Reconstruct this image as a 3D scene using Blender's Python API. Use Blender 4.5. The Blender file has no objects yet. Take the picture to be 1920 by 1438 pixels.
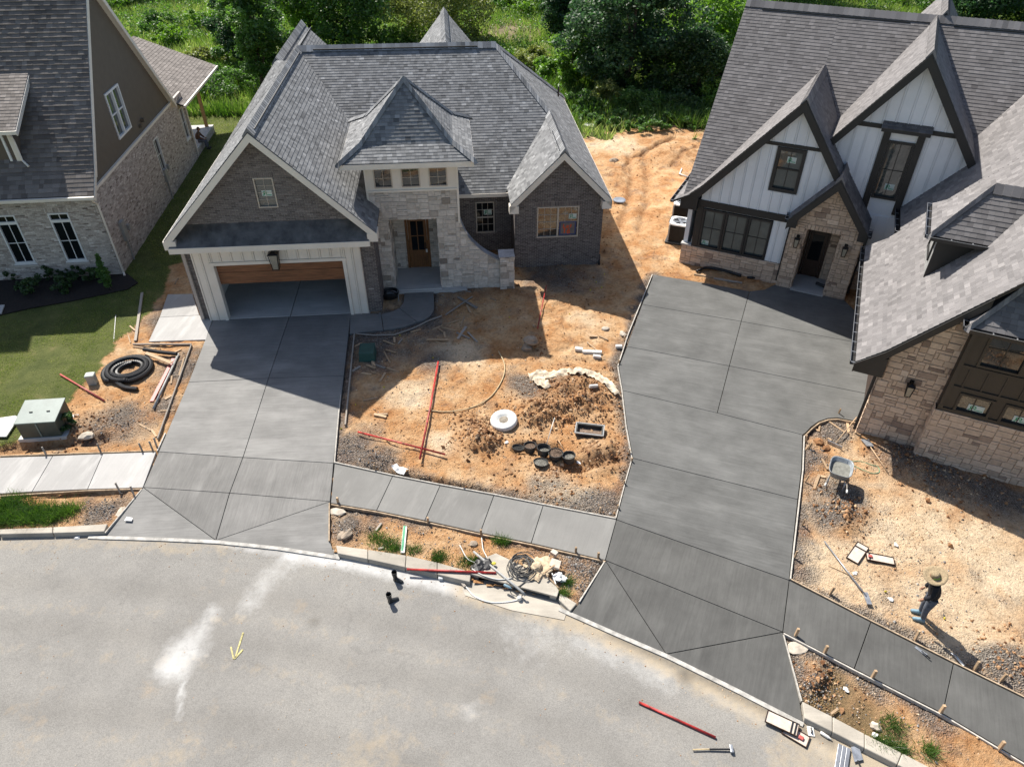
import bpy, bmesh, math, random
import numpy as np
from mathutils import Vector, Matrix
from mathutils import noise as mnoise

random.seed(7); RNG = np.random.default_rng(11)
SC = bpy.context.scene
COL = SC.collection
R_ = math.radians

# ------------------------------------------------------------------ camera, sky, sun, exposure
FPX, PITCH, CAM_H = 1332.0, R_(38.1), 15.5          # drone camera: focal length in photo pixels, pitch below horizon, height
cam_d = bpy.data.cameras.new('camera'); cam = bpy.data.objects.new('camera', cam_d); COL.objects.link(cam)
cam.location = (0, 0, CAM_H); cam.rotation_euler = (R_(90) - PITCH, 0, 0)
cam_d.sensor_width = 36.0; cam_d.lens = FPX / 1920 * 36.0; cam_d.clip_end = 2000
SC.camera = cam

SUN_DIR = Vector((0.485, -0.755, -1.0)).normalized()   # where the light travels
world = bpy.data.worlds.new('World'); SC.world = world; world.use_nodes = True
nt = world.node_tree; nt.nodes.clear()
sky = nt.nodes.new('ShaderNodeTexSky'); sky.sky_type = 'NISHITA'; sky.sun_disc = False
sky.sun_elevation = math.asin(-SUN_DIR.z); sky.sun_rotation = math.atan2(-SUN_DIR.x, -SUN_DIR.y)
sky.air_density = 1.0; sky.dust_density = 1.6; sky.ozone_density = 1.0
bg = nt.nodes.new('ShaderNodeBackground'); bg.inputs['Strength'].default_value = 0.085
wo = nt.nodes.new('ShaderNodeOutputWorld')
nt.links.new(sky.outputs[0], bg.inputs[0]); nt.links.new(bg.outputs[0], wo.inputs[0])
sun_d = bpy.data.lights.new('sun', 'SUN'); sun_d.energy = 5.0; sun_d.angle = R_(0.53); sun_d.color = (1.0, 0.95, 0.87)
sun = bpy.data.objects.new('sun', sun_d); COL.objects.link(sun)
sun.rotation_euler = SUN_DIR.to_track_quat('-Z', 'Y').to_euler()
SC.view_settings.view_transform = 'Standard'; SC.view_settings.look = 'None'
SC.view_settings.gamma = 1.0; SC.view_settings.exposure = 0.70
SC.view_settings.use_curve_mapping = False
SC.render.engine = 'CYCLES'
SC.cycles.max_bounces = 6; SC.cycles.diffuse_bounces = 3; SC.cycles.glossy_bounces = 3
SC.cycles.transparent_max_bounces = 6; SC.cycles.use_denoising = True

# ------------------------------------------------------------------ survey helpers
_c, _s = math.cos(PITCH), math.sin(PITCH)
def G(px, py, z=0.0):
    """survey: the point at height z that the photo shows at pixel (px, py)"""
    u = (px - 960) / FPX; v = (719 - py) / FPX
    t = (z - CAM_H) / (-_s + v * _c)
    return Vector((u * t, (_c + v * _s) * t, z))
def proj(p):
    z = p[2] - CAM_H; d = p[1] * _c - z * _s; up = p[1] * _s + z * _c
    return 960 + FPX * p[0] / d, 719 - FPX * up / d, d

# ------------------------------------------------------------------ materials
MATS = {}
def _n(t, k, **kw):
    n = t.nodes.new(k)
    for a, b in kw.items(): setattr(n, a, b)
    return n
def newmat(name):
    m = bpy.data.materials.new(name); m.use_nodes = True
    t = m.node_tree; b = t.nodes['Principled BSDF']
    MATS[name] = m
    return m, t, b
def ramp(t, stops):
    r = _n(t, 'ShaderNodeValToRGB'); e = r.color_ramp.elements
    while len(e) < len(stops): e.new(0.5)
    for i, (p, c) in enumerate(stops):
        e[i].position = p; e[i].color = (c[0], c[1], c[2], 1)
    return r
def noise_tex(t, scale, detail=6, rough=.6, coord='pos', stretch=None):
    n = _n(t, 'ShaderNodeTexNoise'); n.inputs['Scale'].default_value = scale
    n.inputs['Detail'].default_value = detail; n.inputs['Roughness'].default_value = rough
    if coord == 'pos': src = _n(t, 'ShaderNodeNewGeometry').outputs['Position']
    else: src = _n(t, 'ShaderNodeTexCoord').outputs['Object']
    if stretch:
        mp = _n(t, 'ShaderNodeMapping', vector_type='TEXTURE'); mp.inputs['Scale'].default_value = [1 / q for q in stretch[:3]]
        if len(stretch) > 3: mp.inputs['Rotation'].default_value = (0, 0, stretch[3])
        t.links.new(src, mp.inputs[0]); src = mp.outputs[0]
    t.links.new(src, n.inputs['Vector'])
    return n
def mix(t, fac, a, b, mode='MIX'):
    m = _n(t, 'ShaderNodeMix', data_type='RGBA', blend_type=mode)
    for sock, v in ((m.inputs[0], fac), (m.inputs[6], a), (m.inputs[7], b)):
        if hasattr(v, 'is_linked') or isinstance(v, bpy.types.NodeSocket): t.links.new(v, sock)
        elif isinstance(v, (int, float)): sock.default_value = v
        else: sock.default_value = (v[0], v[1], v[2], 1)
    return m.outputs[2]
def bump(t, b, height, strength=.3, dist=.02):
    n = _n(t, 'ShaderNodeBump'); n.inputs['Strength'].default_value = strength; n.inputs['Distance'].default_value = dist
    t.links.new(height, n.inputs['Height']); t.links.new(n.outputs[0], b.inputs['Normal'])
def plain(name, c, rough=.7, vary=.12, scale=6, metal=0, bumps=0, bscale=60, spec=.5, coord='pos', stretch=None, obj_rand=0):
    """one colour with gentle noise in it"""
    m, t, b = newmat(name)
    n = noise_tex(t, scale, coord=coord, stretch=stretch)
    lo = [x * (1 - vary * 1.6) for x in c]; hi = [min(1, x * (1 + vary * 1.3)) for x in c]
    r = ramp(t, [(.3, lo), (.7, hi)]); t.links.new(n.outputs[0], r.inputs[0])
    out = r.outputs[0]
    if obj_rand:
        oi = _n(t, 'ShaderNodeObjectInfo'); rr = ramp(t, [(0, (1 - obj_rand,) * 3), (1, (1 + obj_rand,) * 3)])
        t.links.new(oi.outputs['Random'], rr.inputs[0]); out = mix(t, 1.0, out, rr.outputs[0], 'MULTIPLY')
    t.links.new(out, b.inputs['Base Color'])
    b.inputs['Roughness'].default_value = rough; b.inputs['Metallic'].default_value = metal
    b.inputs['Specular IOR Level'].default_value = spec
    if bumps: bump(t, b, noise_tex(t, bscale, coord=coord).outputs[0], bumps, .01)
    return m
def tinted(name, stops, rough=.85, nscale=40, namt=.3, bumps=.2, spec=.3, big=0):
    """colour picked per piece by the attribute 'tint', with grain on top"""
    m, t, b = newmat(name)
    a = _n(t, 'ShaderNodeAttribute', attribute_name='tint')
    r = ramp(t, stops); t.links.new(a.outputs['Fac'], r.inputs[0])
    n = noise_tex(t, nscale, 4)
    g = ramp(t, [(.25, (1 - namt,) * 3), (.75, (1 + namt * .6,) * 3)]); t.links.new(n.outputs[0], g.inputs[0])
    c = mix(t, 1.0, r.outputs[0], g.outputs[0], 'MULTIPLY')
    if big:
        n2 = noise_tex(t, .7, 3); g2 = ramp(t, [(.3, (1 - big,) * 3), (.7, (1 + big,) * 3)]); t.links.new(n2.outputs[0], g2.inputs[0])
        c = mix(t, 1.0, c, g2.outputs[0], 'MULTIPLY')
    t.links.new(c, b.inputs['Base Color']); b.inputs['Roughness'].default_value = rough
    b.inputs['Specular IOR Level'].default_value = spec
    if bumps: bump(t, b, n.outputs[0], bumps, .01)
    return m

def g3(v, r=1, g=1, b=1): return (v * r, v * g, v * b)
tinted('shingle_grey', [(0, (.085, .087, .09)), (.25, (.135, .138, .142)), (.5, (.20, .203, .207)), (.75, (.275, .279, .282)), (1, (.40, .405, .41))], nscale=90, namt=.35, big=.08)
tinted('shingle_left', [(0, (.085, .074, .067)), (.35, (.15, .131, .118)), (.65, (.215, .19, .172)), (1, (.32, .285, .26))], nscale=90, namt=.35, big=.08)
tinted('shingle_right', [(0, (.105, .098, .098)), (.35, (.155, .146, .145)), (.65, (.21, .198, .196)), (1, (.29, .273, .268))], nscale=90, namt=.3, big=.06)
tinted('brick_dark', [(0, (.075, .065, .063)), (.35, (.135, .119, .114)), (.65, (.195, .174, .166)), (.9, (.26, .235, .222)), (1, (.38, .35, .33))], nscale=30, namt=.3)
tinted('brick_pale', [(0, (.16, .13, .112)), (.2, (.31, .262, .228)), (.5, (.48, .422, .375)), (.8, (.62, .56, .505)), (1, (.74, .69, .635))], nscale=18, namt=.35)
tinted('limestone', [(0, (.22, .19, .16)), (.15, (.36, .315, .265)), (.4, (.56, .505, .44)), (.75, (.68, .62, .55)), (1, (.78, .73, .66))], nscale=9, namt=.25, bumps=.5)
tinted('sandstone', [(0, (.25, .18, .138)), (.14, (.37, .27, .205)), (.3, (.53, .395, .29)), (.7, (.63, .48, .36)), (1, (.71, .56, .435))], nscale=9, namt=.2, bumps=.5)
plain('mortar_pale', (.52, .47, .42), .95, .1, 20)
plain('mortar_dark', (.42, .37, .33), .95, .12, 20)
plain('mortar_sand', (.36, .28, .215), .95, .12, 20)
plain('mortar_lime', (.60, .55, .48), .95, .1, 20)
plain('white_trim', (.78, .72, .63), .5, .05, 1.2, obj_rand=.03)
plain('white_siding', (.82, .83, .85), .55, .045, .8, obj_rand=.03)
plain('white_window', (.78, .78, .77), .4, .04, 2)
plain('tan_window', (.50, .44, .37), .45, .06, 2)
plain('black_trim', (.024, .022, .021), .55, .15, 1.5, obj_rand=.1)
plain('brown_siding', (.125, .10, .073), .7, .06, 3)
plain('bronze_siding', (.034, .028, .023), .5, .1, 2, obj_rand=.08)
plain('roof_felt', (.03, .03, .032), .9, .1, 8)
plain('metal_roof', (.10, .098, .095), .42, .35, 2.2, metal=.1, bumps=.1, bscale=8)
plain('flashing', (.32, .35, .40), .45, .2, 3, metal=.5)
plain('wood_door', (.235, .098, .042), .5, .3, 2.0, stretch=(1, 1, 14))
plain('entry_door', (.19, .085, .03), .45, .3, 3, stretch=(9, 9, 1))
plain('dark_door', (.045, .022, .013), .45, .3, 3, stretch=(9, 9, 1))
plain('interior_white', (.72, .70, .67), .8, .05, 1)
plain('black_metal', (.012, .012, .013), .4, .2, 5, metal=.3)
plain('gutter_metal', (.38, .39, .41), .35, .15, 4, metal=.6)
plain('wood_raw', (.42, .29, .175), .8, .22, 5, coord='obj', stretch=(2, 22, 22), obj_rand=.3)
plain('wood_grey', (.30, .265, .225), .85, .25, 5, coord='obj', stretch=(2, 22, 22), obj_rand=.3)
plain('wood_post', (.36, .22, .09), .8, .2, 5, stretch=(8, 8, 1))
plain('black_plastic', (.012, .012, .013), .45, .2, 6)
plain('red_paint', (.40, .03, .025), .5, .45, 7)
plain('red_pipe', (.42, .09, .075), .5, .2, 9)
plain('green_box', (.052, .068, .058), .5, .15, 4)
plain('green_lid', (.02, .075, .062), .5, .15, 4)
plain('white_plastic', (.66, .65, .61), .5, .12, 7)
plain('pale_green_plastic', (.42, .45, .40), .5, .1, 7)
plain('grey_pipe', (.32, .32, .31), .5, .12, 6)
plain('dark_bucket', (.045, .045, .042), .6, .25, 9)
plain('bucket_inside', (.26, .25, .215), .8, .3, 12)
plain('bucket_mud', (.20, .14, .10), .9, .3, 14)
plain('hose_yellow', (.50, .39, .22), .6, .15, 8)
plain('cable', (.06, .058, .055), .6, .25, 10)
plain('rope_green', (.18, .32, .19), .8, .2, 10)
plain('fabric_white', (.60, .50, .37), .95, .38, 5, bumps=.9, bscale=40)
plain('cloth_beige', (.55, .43, .29), .95, .2, 9, bumps=.6, bscale=40)
plain('paper_white', (.72, .72, .71), .8, .08, 10)
plain('steel', (.38, .40, .43), .4, .2, 8, metal=.6)
plain('barrow_steel', (.26, .285, .30), .5, .2, 7, metal=.2)
plain('wet_mix', (.20, .20, .175), .5, .2, 9, bumps=.4, bscale=30)
plain('float_board', (.58, .49, .41), .8, .12, 9)
plain('yellow_paint', (.46, .41, .19), .9, .3, 18)
plain('sticker_green', (.03, .28, .13), .6, .05, 5)
plain('sticker_white', (.55, .62, .58), .6, .05, 5)
plain('poster_blue', (.045, .065, .17), .6, .15, 6)
plain('poster_grey', (.16, .14, .13), .6, .15, 6)
plain('orange_paint', (.62, .085, .02), .6, .1, 6)
plain('straw', (.31, .235, .14), .85, .3, 40, bumps=.3, bscale=120)
plain('skin', (.34, .18, .11), .55, .06, 9)
plain('shirt_navy', (.008, .009, .014), .9, .2, 9)
plain('jeans', (.09, .105, .135), .9, .25, 12)
plain('shirt_brown', (.13, .07, .045), .9, .2, 9)
plain('boot_blue', (.16, .26, .32), .5, .12, 9)
plain('boot_black', (.02, .021, .022), .4, .2, 9)
plain('hair', (.012, .009, .007), .7, .2, 30)
plain('headband_green', (.30, .50, .06), .7, .1, 9)
plain('rock', (.30, .24, .18), .9, .25, 6, bumps=.5, bscale=14)
plain('pale_rock', (.48, .42, .34), .9, .2, 6, bumps=.5, bscale=14)
plain('clod', (.30, .145, .06), .98, .35, 5, bumps=.7, bscale=22, obj_rand=.25)
plain('tape_yellow', (.60, .50, .05), .6, .1, 6)
plain('mulch', (.018, .013, .011), .98, .4, 14, bumps=1.0, bscale=30)
plain('bark', (.085, .065, .048), .95, .3, 6, bumps=.6, bscale=20, stretch=(3, 3, 1))

plain('lamp_glass', (.30, .27, .21), .15, .1, 9)
ORD = ('first', 'second', 'third', 'fourth', 'fifth', 'sixth', 'seventh', 'eighth', 'ninth', 'tenth', 'eleventh', 'twelfth', 'thirteenth', 'fourteenth', 'fifteenth', 'sixteenth', 'seventeenth', 'eighteenth', 'nineteenth', 'twentieth') + tuple('twenty-' + q for q in ('first', 'second', 'third', 'fourth', 'fifth', 'sixth', 'seventh', 'eighth', 'ninth')) + ('thirtieth',) + tuple('thirty-' + q for q in ('first', 'second', 'third', 'fourth', 'fifth', 'sixth', 'seventh', 'eighth', 'ninth'))
def glass_mat(name, c, ior, rough=.03, wav=.0):
    m, t, b = newmat(name)
    n = noise_tex(t, 1.1, 2); r = ramp(t, [(.35, [x * .75 for x in c]), (.65, [x * 1.2 for x in c])]); t.links.new(n.outputs[0], r.inputs[0])
    t.links.new(r.outputs[0], b.inputs['Base Color']); b.inputs['Roughness'].default_value = rough; b.inputs['IOR'].default_value = ior
    bump(t, b, noise_tex(t, 2.2, 2).outputs[0], .06, .02)
    return m
glass_mat('pane_dark', (.008, .010, .012), 1.33)
glass_mat('pane_mirror', (.03, .031, .031), 1.85)
glass_mat('pane_grey', (.06, .072, .068), 1.9)

def leafmat(name, c1, c2, c3):
    m, t, b = newmat(name)
    a = _n(t, 'ShaderNodeAttribute', attribute_name='tint')
    r = ramp(t, [(0, c1), (.5, c2), (1, c3)]); t.links.new(a.outputs['Fac'], r.inputs[0])
    d = _n(t, 'ShaderNodeBsdfDiffuse'); tr = _n(t, 'ShaderNodeBsdfTranslucent'); ms = _n(t, 'ShaderNodeMixShader'); ms.inputs[0].default_value = .42
    gl = _n(t, 'ShaderNodeBsdfGlossy'); gl.inputs['Roughness'].default_value = .5; ms2 = _n(t, 'ShaderNodeMixShader'); ms2.inputs[0].default_value = .05
    hs = _n(t, 'ShaderNodeHueSaturation'); hs.inputs['Value'].default_value = 1.5; hs.inputs['Saturation'].default_value = 1.1
    t.links.new(r.outputs[0], d.inputs[0]); t.links.new(r.outputs[0], hs.inputs['Color']); t.links.new(hs.outputs[0], tr.inputs[0])
    t.links.new(d.outputs[0], ms.inputs[1]); t.links.new(tr.outputs[0], ms.inputs[2])
    t.links.new(ms.outputs[0], ms2.inputs[1]); t.links.new(gl.outputs[0], ms2.inputs[2])
    t.links.new(ms2.outputs[0], t.nodes['Material Output'].inputs[0])
    return m
leafmat('leaf_mid', (0.040, 0.090, 0.018), (0.090, 0.190, 0.036), (0.180, 0.332, 0.064))
leafmat('leaf_dark', (0.023, 0.058, 0.023), (0.047, 0.108, 0.039), (0.088, 0.177, 0.062))
leafmat('leaf_bright', (0.076, 0.151, 0.018), (0.151, 0.287, 0.038), (0.257, 0.423, 0.068))
leafmat('leaf_yellow', (0.102, 0.131, 0.029), (0.203, 0.246, 0.058), (0.319, 0.362, 0.116))
leafmat('leaf_shrub', (0.022, 0.053, 0.015), (0.048, 0.104, 0.026), (0.094, 0.169, 0.037))
leafmat('grass_lawn', (0.079, 0.131, 0.025), (0.149, 0.219, 0.042), (0.280, 0.306, 0.096))
leafmat('grass_field', (0.086, 0.145, 0.025), (0.171, 0.282, 0.051), (0.359, 0.400, 0.145))
leafmat('grass_weed', (0.032, 0.080, 0.013), (0.080, 0.160, 0.024), (0.160, 0.256, 0.048))

# ------------------------------------------------------------------ mesh helpers
class MB:
    """collects faces; build() links them as one mesh object"""
    def __init__(s): s.v = []; s.f = []; s.m = []; s.t = []
    def add(s, verts, faces, mi=0, tint=.5):
        o = len(s.v); s.v.extend([tuple(p) for p in verts])
        for f in faces: s.f.append(tuple(i + o for i in f)); s.m.append(mi); s.t.append(tint)
        return s
    def box(s, lo, hi, mi=0, tint=.5, M=None):
        x0, y0, z0 = lo; x1, y1, z1 = hi
        p = [(x0, y0, z0), (x1, y0, z0), (x1, y1, z0), (x0, y1, z0), (x0, y0, z1), (x1, y0, z1), (x1, y1, z1), (x0, y1, z1)]
        if M is not None: p = [M @ Vector(q) for q in p]
        return s.add(p, [(3, 2, 1, 0), (4, 5, 6, 7), (0, 1, 5, 4), (1, 2, 6, 5), (2, 3, 7, 6), (3, 0, 4, 7)], mi, tint)
    def beam(s, p, q, w, h, mi=0, up=(0, 0, 1), tint=.5):
        """rectangular bar from p to q, w wide, h high (centred)"""
        p, q = Vector(p), Vector(q); d = (q - p).normalized(); up = Vector(up)
        r = d.cross(up)
        if r.length < 1e-4: r = d.cross(Vector((0, 1, 0)))
        r.normalize(); u = r.cross(d).normalized()
        P = []
        for c in (p, q):
            for a, b in ((-1, -1), (1, -1), (1, 1), (-1, 1)): P.append(c + r * (a * w / 2) + u * (b * h / 2))
        return s.add(P, [(3, 2, 1, 0), (4, 5, 6, 7), (0, 1, 5, 4), (1, 2, 6, 5), (2, 3, 7, 6), (3, 0, 4, 7)], mi, tint)
    def prism(s, pts, off, mi=0, tint=.5):
        """planar polygon pts extruded by vector off"""
        n = len(pts); off = Vector(off); P = [Vector(p) for p in pts]; Q = [p + off for p in P]
        s.add(P + Q, [tuple(reversed(range(n))), tuple(range(n, 2 * n))] + [(i, (i + 1) % n, n + (i + 1) % n, n + i) for i in range(n)], mi, tint)
        return s
    def tube(s, path, r, k=8, mi=0, caps=True, tint=.5):
        path = [Vector(p) for p in path]; n = len(path)
        rs = r if isinstance(r, (list, tuple)) else [r] * n
        prev = None; V = []
        for i, p in enumerate(path):
            d = (path[min(i + 1, n - 1)] - path[max(i - 1, 0)]).normalized()
            if prev is None:
                a = d.cross(Vector((0, 0, 1)))
                if a.length < .05: a = d.cross(Vector((0, 1, 0)))
                a.normalize()
            else:
                a = prev - d * prev.dot(d)
                if a.length < 1e-5: a = d.orthogonal()
                a.normalize()
            prev = a; b = d.cross(a)
            for j in range(k):
                t = 2 * math.pi * j / k; V.append(p + (a * math.cos(t) + b * math.sin(t)) * rs[i])
        F = [(i * k + j, i * k + (j + 1) % k, (i + 1) * k + (j + 1) % k, (i + 1) * k + j) for i in range(n - 1) for j in range(k)]
        if caps: F += [tuple(reversed(range(k))), tuple(range((n - 1) * k, n * k))]
        return s.add(V, F, mi, tint)
    def lathe(s, prof, c=(0, 0, 0), k=24, mi=0, M=None, tint=.5, sy=1.0):
        V = []; c = Vector(c)
        for r, z in prof:
            for j in range(k):
                t = 2 * math.pi * j / k; q = Vector((r * math.cos(t), r * math.sin(t) * sy, z))
                V.append((M @ q if M is not None else q) + c)
        F = [(i * k + j, i * k + (j + 1) % k, (i + 1) * k + (j + 1) % k, (i + 1) * k + j) for i in range(len(prof) - 1) for j in range(k)]
        if prof[0][0] > 1e-4: F.append(tuple(reversed(range(k))))
        if prof[-1][0] > 1e-4: F.append(tuple(range((len(prof) - 1) * k, len(prof) * k)))
        return s.add(V, F, mi, tint)
    def build(s, name, mats, parent=None, smooth=False, bevel=0, kind=None, loc=None, rotz=0, fixn=True):
        me = bpy.data.meshes.new(name); me.from_pydata(s.v, [], s.f)
        if isinstance(mats, str): mats = [mats]
        for m in mats: me.materials.append(MATS[m])
        if len(mats) > 1: me.polygons.foreach_set('material_index', s.m)
        at = me.attributes.new('tint', 'FLOAT', 'FACE'); at.data.foreach_set('value', s.t)
        if smooth: me.polygons.foreach_set('use_smooth', [True] * len(s.f))
        me.update()
        if fixn and len(s.f) < 4000:
            bm = bmesh.new(); bm.from_mesh(me); bmesh.ops.recalc_face_normals(bm, faces=bm.faces[:]); bm.to_mesh(me); bm.free()
        o = bpy.data.objects.new(name, me); COL.objects.link(o)
        if parent is not None: o.parent = parent
        if loc is not None: o.location = loc
        if rotz: o.rotation_euler = (0, 0, rotz)
        if bevel:
            bv = o.modifiers.new('bevel', 'BEVEL'); bv.width = bevel; bv.segments = 2; bv.limit_method = 'ANGLE'; bv.angle_limit = R_(40)
        if kind: o['kind'] = kind
        return o
def empty(name, loc=(0, 0, 0), rotz=0, parent=None):
    o = bpy.data.objects.new(name, None); COL.objects.link(o); o.location = loc; o.rotation_euler = (0, 0, rotz)
    o.empty_display_size = .2
    if parent is not None: o.parent = parent
    return o
def tag(o, label, cat, group=None):
    o['label'] = label; o['category'] = cat
    if group: o['group'] = group
    return o
def structure(o): o['kind'] = 'structure'; return o

# ------------------------------------------------------------------ 2-D clipping
def clip(poly, a, b, c):
    """keep a*x+b*y<=c"""
    out = []; n = len(poly)
    for i in range(n):
        p, q = poly[i], poly[(i + 1) % n]
        dp = a * p[0] + b * p[1] - c; dq = a * q[0] + b * q[1] - c
        if dp <= 0: out.append(p)
        if dp * dq < 0:
            t = dp / (dp - dq); out.append((p[0] + (q[0] - p[0]) * t, p[1] + (q[1] - p[1]) * t))
    return out
def area2(poly): return .5 * sum(poly[i][0] * poly[(i + 1) % len(poly)][1] - poly[(i + 1) % len(poly)][0] * poly[i][1] for i in range(len(poly)))
def clip_to(rect_poly, region):
    """clip a small convex piece to a convex counter-clockwise region"""
    p = rect_poly; n = len(region)
    for i in range(n):
        a, b = region[i], region[(i + 1) % n]
        nx, ny = b[1] - a[1], -(b[0] - a[0])
        p = clip(p, nx, ny, nx * a[0] + ny * a[1])
        if len(p) < 3: return []
    return p
def rect_minus(r, holes):
    """rectangle minus rectangles -> rectangles"""
    rs = [r]
    for h in holes:
        nx = []
        for (x0, y0, x1, y1) in rs:
            if h[2] <= x0 or h[0] >= x1 or h[3] <= y0 or h[1] >= y1: nx.append((x0, y0, x1, y1)); continue
            if y0 < h[1]: nx.append((x0, y0, x1, h[1]))
            if y1 > h[3]: nx.append((x0, h[3], x1, y1))
            m0, m1 = max(y0, h[1]), min(y1, h[3])
            if x0 < h[0]: nx.append((x0, m0, h[0], m1))
            if x1 > h[2]: nx.append((h[2], m0, x1, m1))
        rs = nx
    return rs
class Plane:
    """a wall or roof plane: origin o, u along it, w up it, n outwards (house-local coordinates)"""
    def __init__(s, o, u, w): s.o = Vector(o); s.u = Vector(u).normalized(); s.w = Vector(w).normalized(); s.n = s.u.cross(s.w).normalized()
    def at(s, x, y, d=0): return s.o + s.u * x + s.w * y + s.n * d
    def inv(s, p): d = Vector(p) - s.o; return (d.dot(s.u), d.dot(s.w))

def piece_mesh(pl, poly, d_low, d_high, y0, y1, chamfer=0):
    """solid piece on a plane: its outer face d_low proud at y0 and d_high proud at y1, optional chamfered edge"""
    n = len(poly)
    f = lambda y: d_low + (d_high - d_low) * (0 if y1 == y0 else min(1, max(0, (y - y0) / (y1 - y0))))
    base = [pl.at(x, y, -.004) for x, y in poly]
    if chamfer:
        cx = sum(p[0] for p in poly) / n; cy = sum(p[1] for p in poly) / n
        mid = [pl.at(x, y, f(y) - chamfer * .8) for x, y in poly]
        top = []
        for x, y in poly:
            dx, dy = cx - x, cy - y; L = math.hypot(dx, dy) or 1; k = min(chamfer * 1.6, L * .3)
            top.append(pl.at(x + dx / L * k, y + dy / L * k, f(y)))
        V = base + mid + top
        F = [tuple(range(2 * n, 3 * n))] + [(i, (i + 1) % n, n + (i + 1) % n, n + i) for i in range(n)] + [(n + i, n + (i + 1) % n, 2 * n + (i + 1) % n, 2 * n + i) for i in range(n)]
    else:
        top = [pl.at(x, y, f(y)) for x, y in poly]
        V = base + top
        F = [tuple(range(n, 2 * n))] + [(i, (i + 1) % n, n + (i + 1) % n, n + i) for i in range(n)]
    return V, F

def emit(pieces, parent, name, mat, rest_name, limit=300, one_by_one=True):
    """pieces = [(verts, faces, tint)]: those that show largest become objects, the rest one joined part"""
    MW = parent_matrix(parent)
    sized = []
    for i, (V, F, t) in enumerate(pieces):
        c = MW @ (sum((Vector(V[j]) for j in F[0]), Vector()) / len(F[0]))
        P = [MW @ Vector(V[j]) for j in F[0]]
        x, y, d = proj(c); s = 0
        if d > 1 and -10 < x < 1930 and -10 < y < 1448:
            q = [proj(p)[:2] for p in P]; s = area2(q)
            s = -s if s < 0 else 0                       # facing the camera
        sized.append((s, i))
    sized.sort(reverse=True)
    if not one_by_one: chosen = set()
    else: chosen = set(i for s, i in sized[:limit] if s > 30)
    rest = MB(); k = 0
    for i, (V, F, t) in enumerate(pieces):
        if i in chosen:
            m = MB(); m.add(V, F, 0, t); m.build(name, mat, parent, fixn=False)
        else: rest.add(V, F, 0, t)
    if rest.f: rest.build(rest_name, mat, parent, kind='stuff', fixn=False)
def parent_matrix(o):
    M = Matrix.Identity(4)
    while o is not None:
        M = Matrix.Translation(o.location) @ o.rotation_euler.to_matrix().to_4x4() @ M; o = o.parent
    return M

# ------------------------------------------------------------------ coverings
def shingles(pts, exposure=.145, widths=(.14, .22), thick=.016, mu=.48, sd=.15):
    """architectural shingles over a convex roof polygon (local 3-D points)"""
    P = [Vector(p) for p in pts]
    n = Vector((0, 0, 0))
    for i in range(len(P)): n += P[i].cross(P[(i + 1) % len(P)])
    n.normalize()
    if n.z < 0: n = -n
    u = Vector((0, 0, 1)).cross(n)
    u = u.normalized() if u.length > 1e-5 else Vector((1, 0, 0))
    w = n.cross(u).normalized()
    pl = Plane(P[0], u, w)
    poly = [pl.inv(p) for p in P]
    if area2(poly) < 0: poly.reverse()
    y0 = min(p[1] for p in poly); y1 = max(p[1] for p in poly)
    out = []; k = 0; y = y0
    while y < y1 - .02:
        strip = clip(clip(poly, 0, -1, -y), 0, 1, y + exposure)
        if len(strip) >= 3:
            xa = min(p[0] for p in strip); xb = max(p[0] for p in strip)
            x = xa - random.uniform(0, .3)
            while x < xb:
                wd = random.uniform(*widths)
                cell = clip(clip(strip, -1, 0, -x), 1, 0, x + wd - .003)
                if len(cell) >= 3 and abs(area2(cell)) > .0015:
                    # drop doubled points
                    cc = [c for i, c in enumerate(cell) if math.hypot(c[0] - cell[i - 1][0], c[1] - cell[i - 1][1]) > 1e-4]
                    if len(cc) >= 3:
                        t = thick * random.choice((.88, 1.0, 1.1))
                        V, F = piece_mesh(pl, cc, t, .004, y, y + exposure)
                        out.append((V, F, min(1, max(0, random.gauss(mu, sd)))))
                x += wd
        y += exposure; k += 1
    return out
def ridge_caps(p, q, d1, d2, step=.2, half=.28, mu=.72, lift=.12):
    """folded cap shingles from p to q; d1, d2 = directions down the two slopes"""
    p, q = Vector(p), Vector(q); d1 = Vector(d1).normalized(); d2 = Vector(d2).normalized()
    L = (q - p).length; n = max(1, int(L / step)); e = (q - p) / n; out = []
    up = Vector((0, 0, 1))
    for i in range(n):
        a = p + e * i; b = a + e * 1.12; z0 = up * (lift + .018); z1 = up * lift
        tp = [a + z0, b + z1]
        V = [a + d1 * half + up * .075, a + z0, a + d2 * half + up * .075, b + d1 * half + up * .055, b + z1, b + d2 * half + up * .055,
             a + d1 * half, a + d2 * half]
        F = [(0, 1, 4, 3), (1, 2, 5, 4), (6, 7, 2, 1, 0)]
        if (V[1] - V[0]).cross(V[3] - V[0]).z < 0: F = [tuple(reversed(f)) for f in F]
        out.append((V, F, min(1, max(0, random.gauss(mu, .16)))))
    return out
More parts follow.
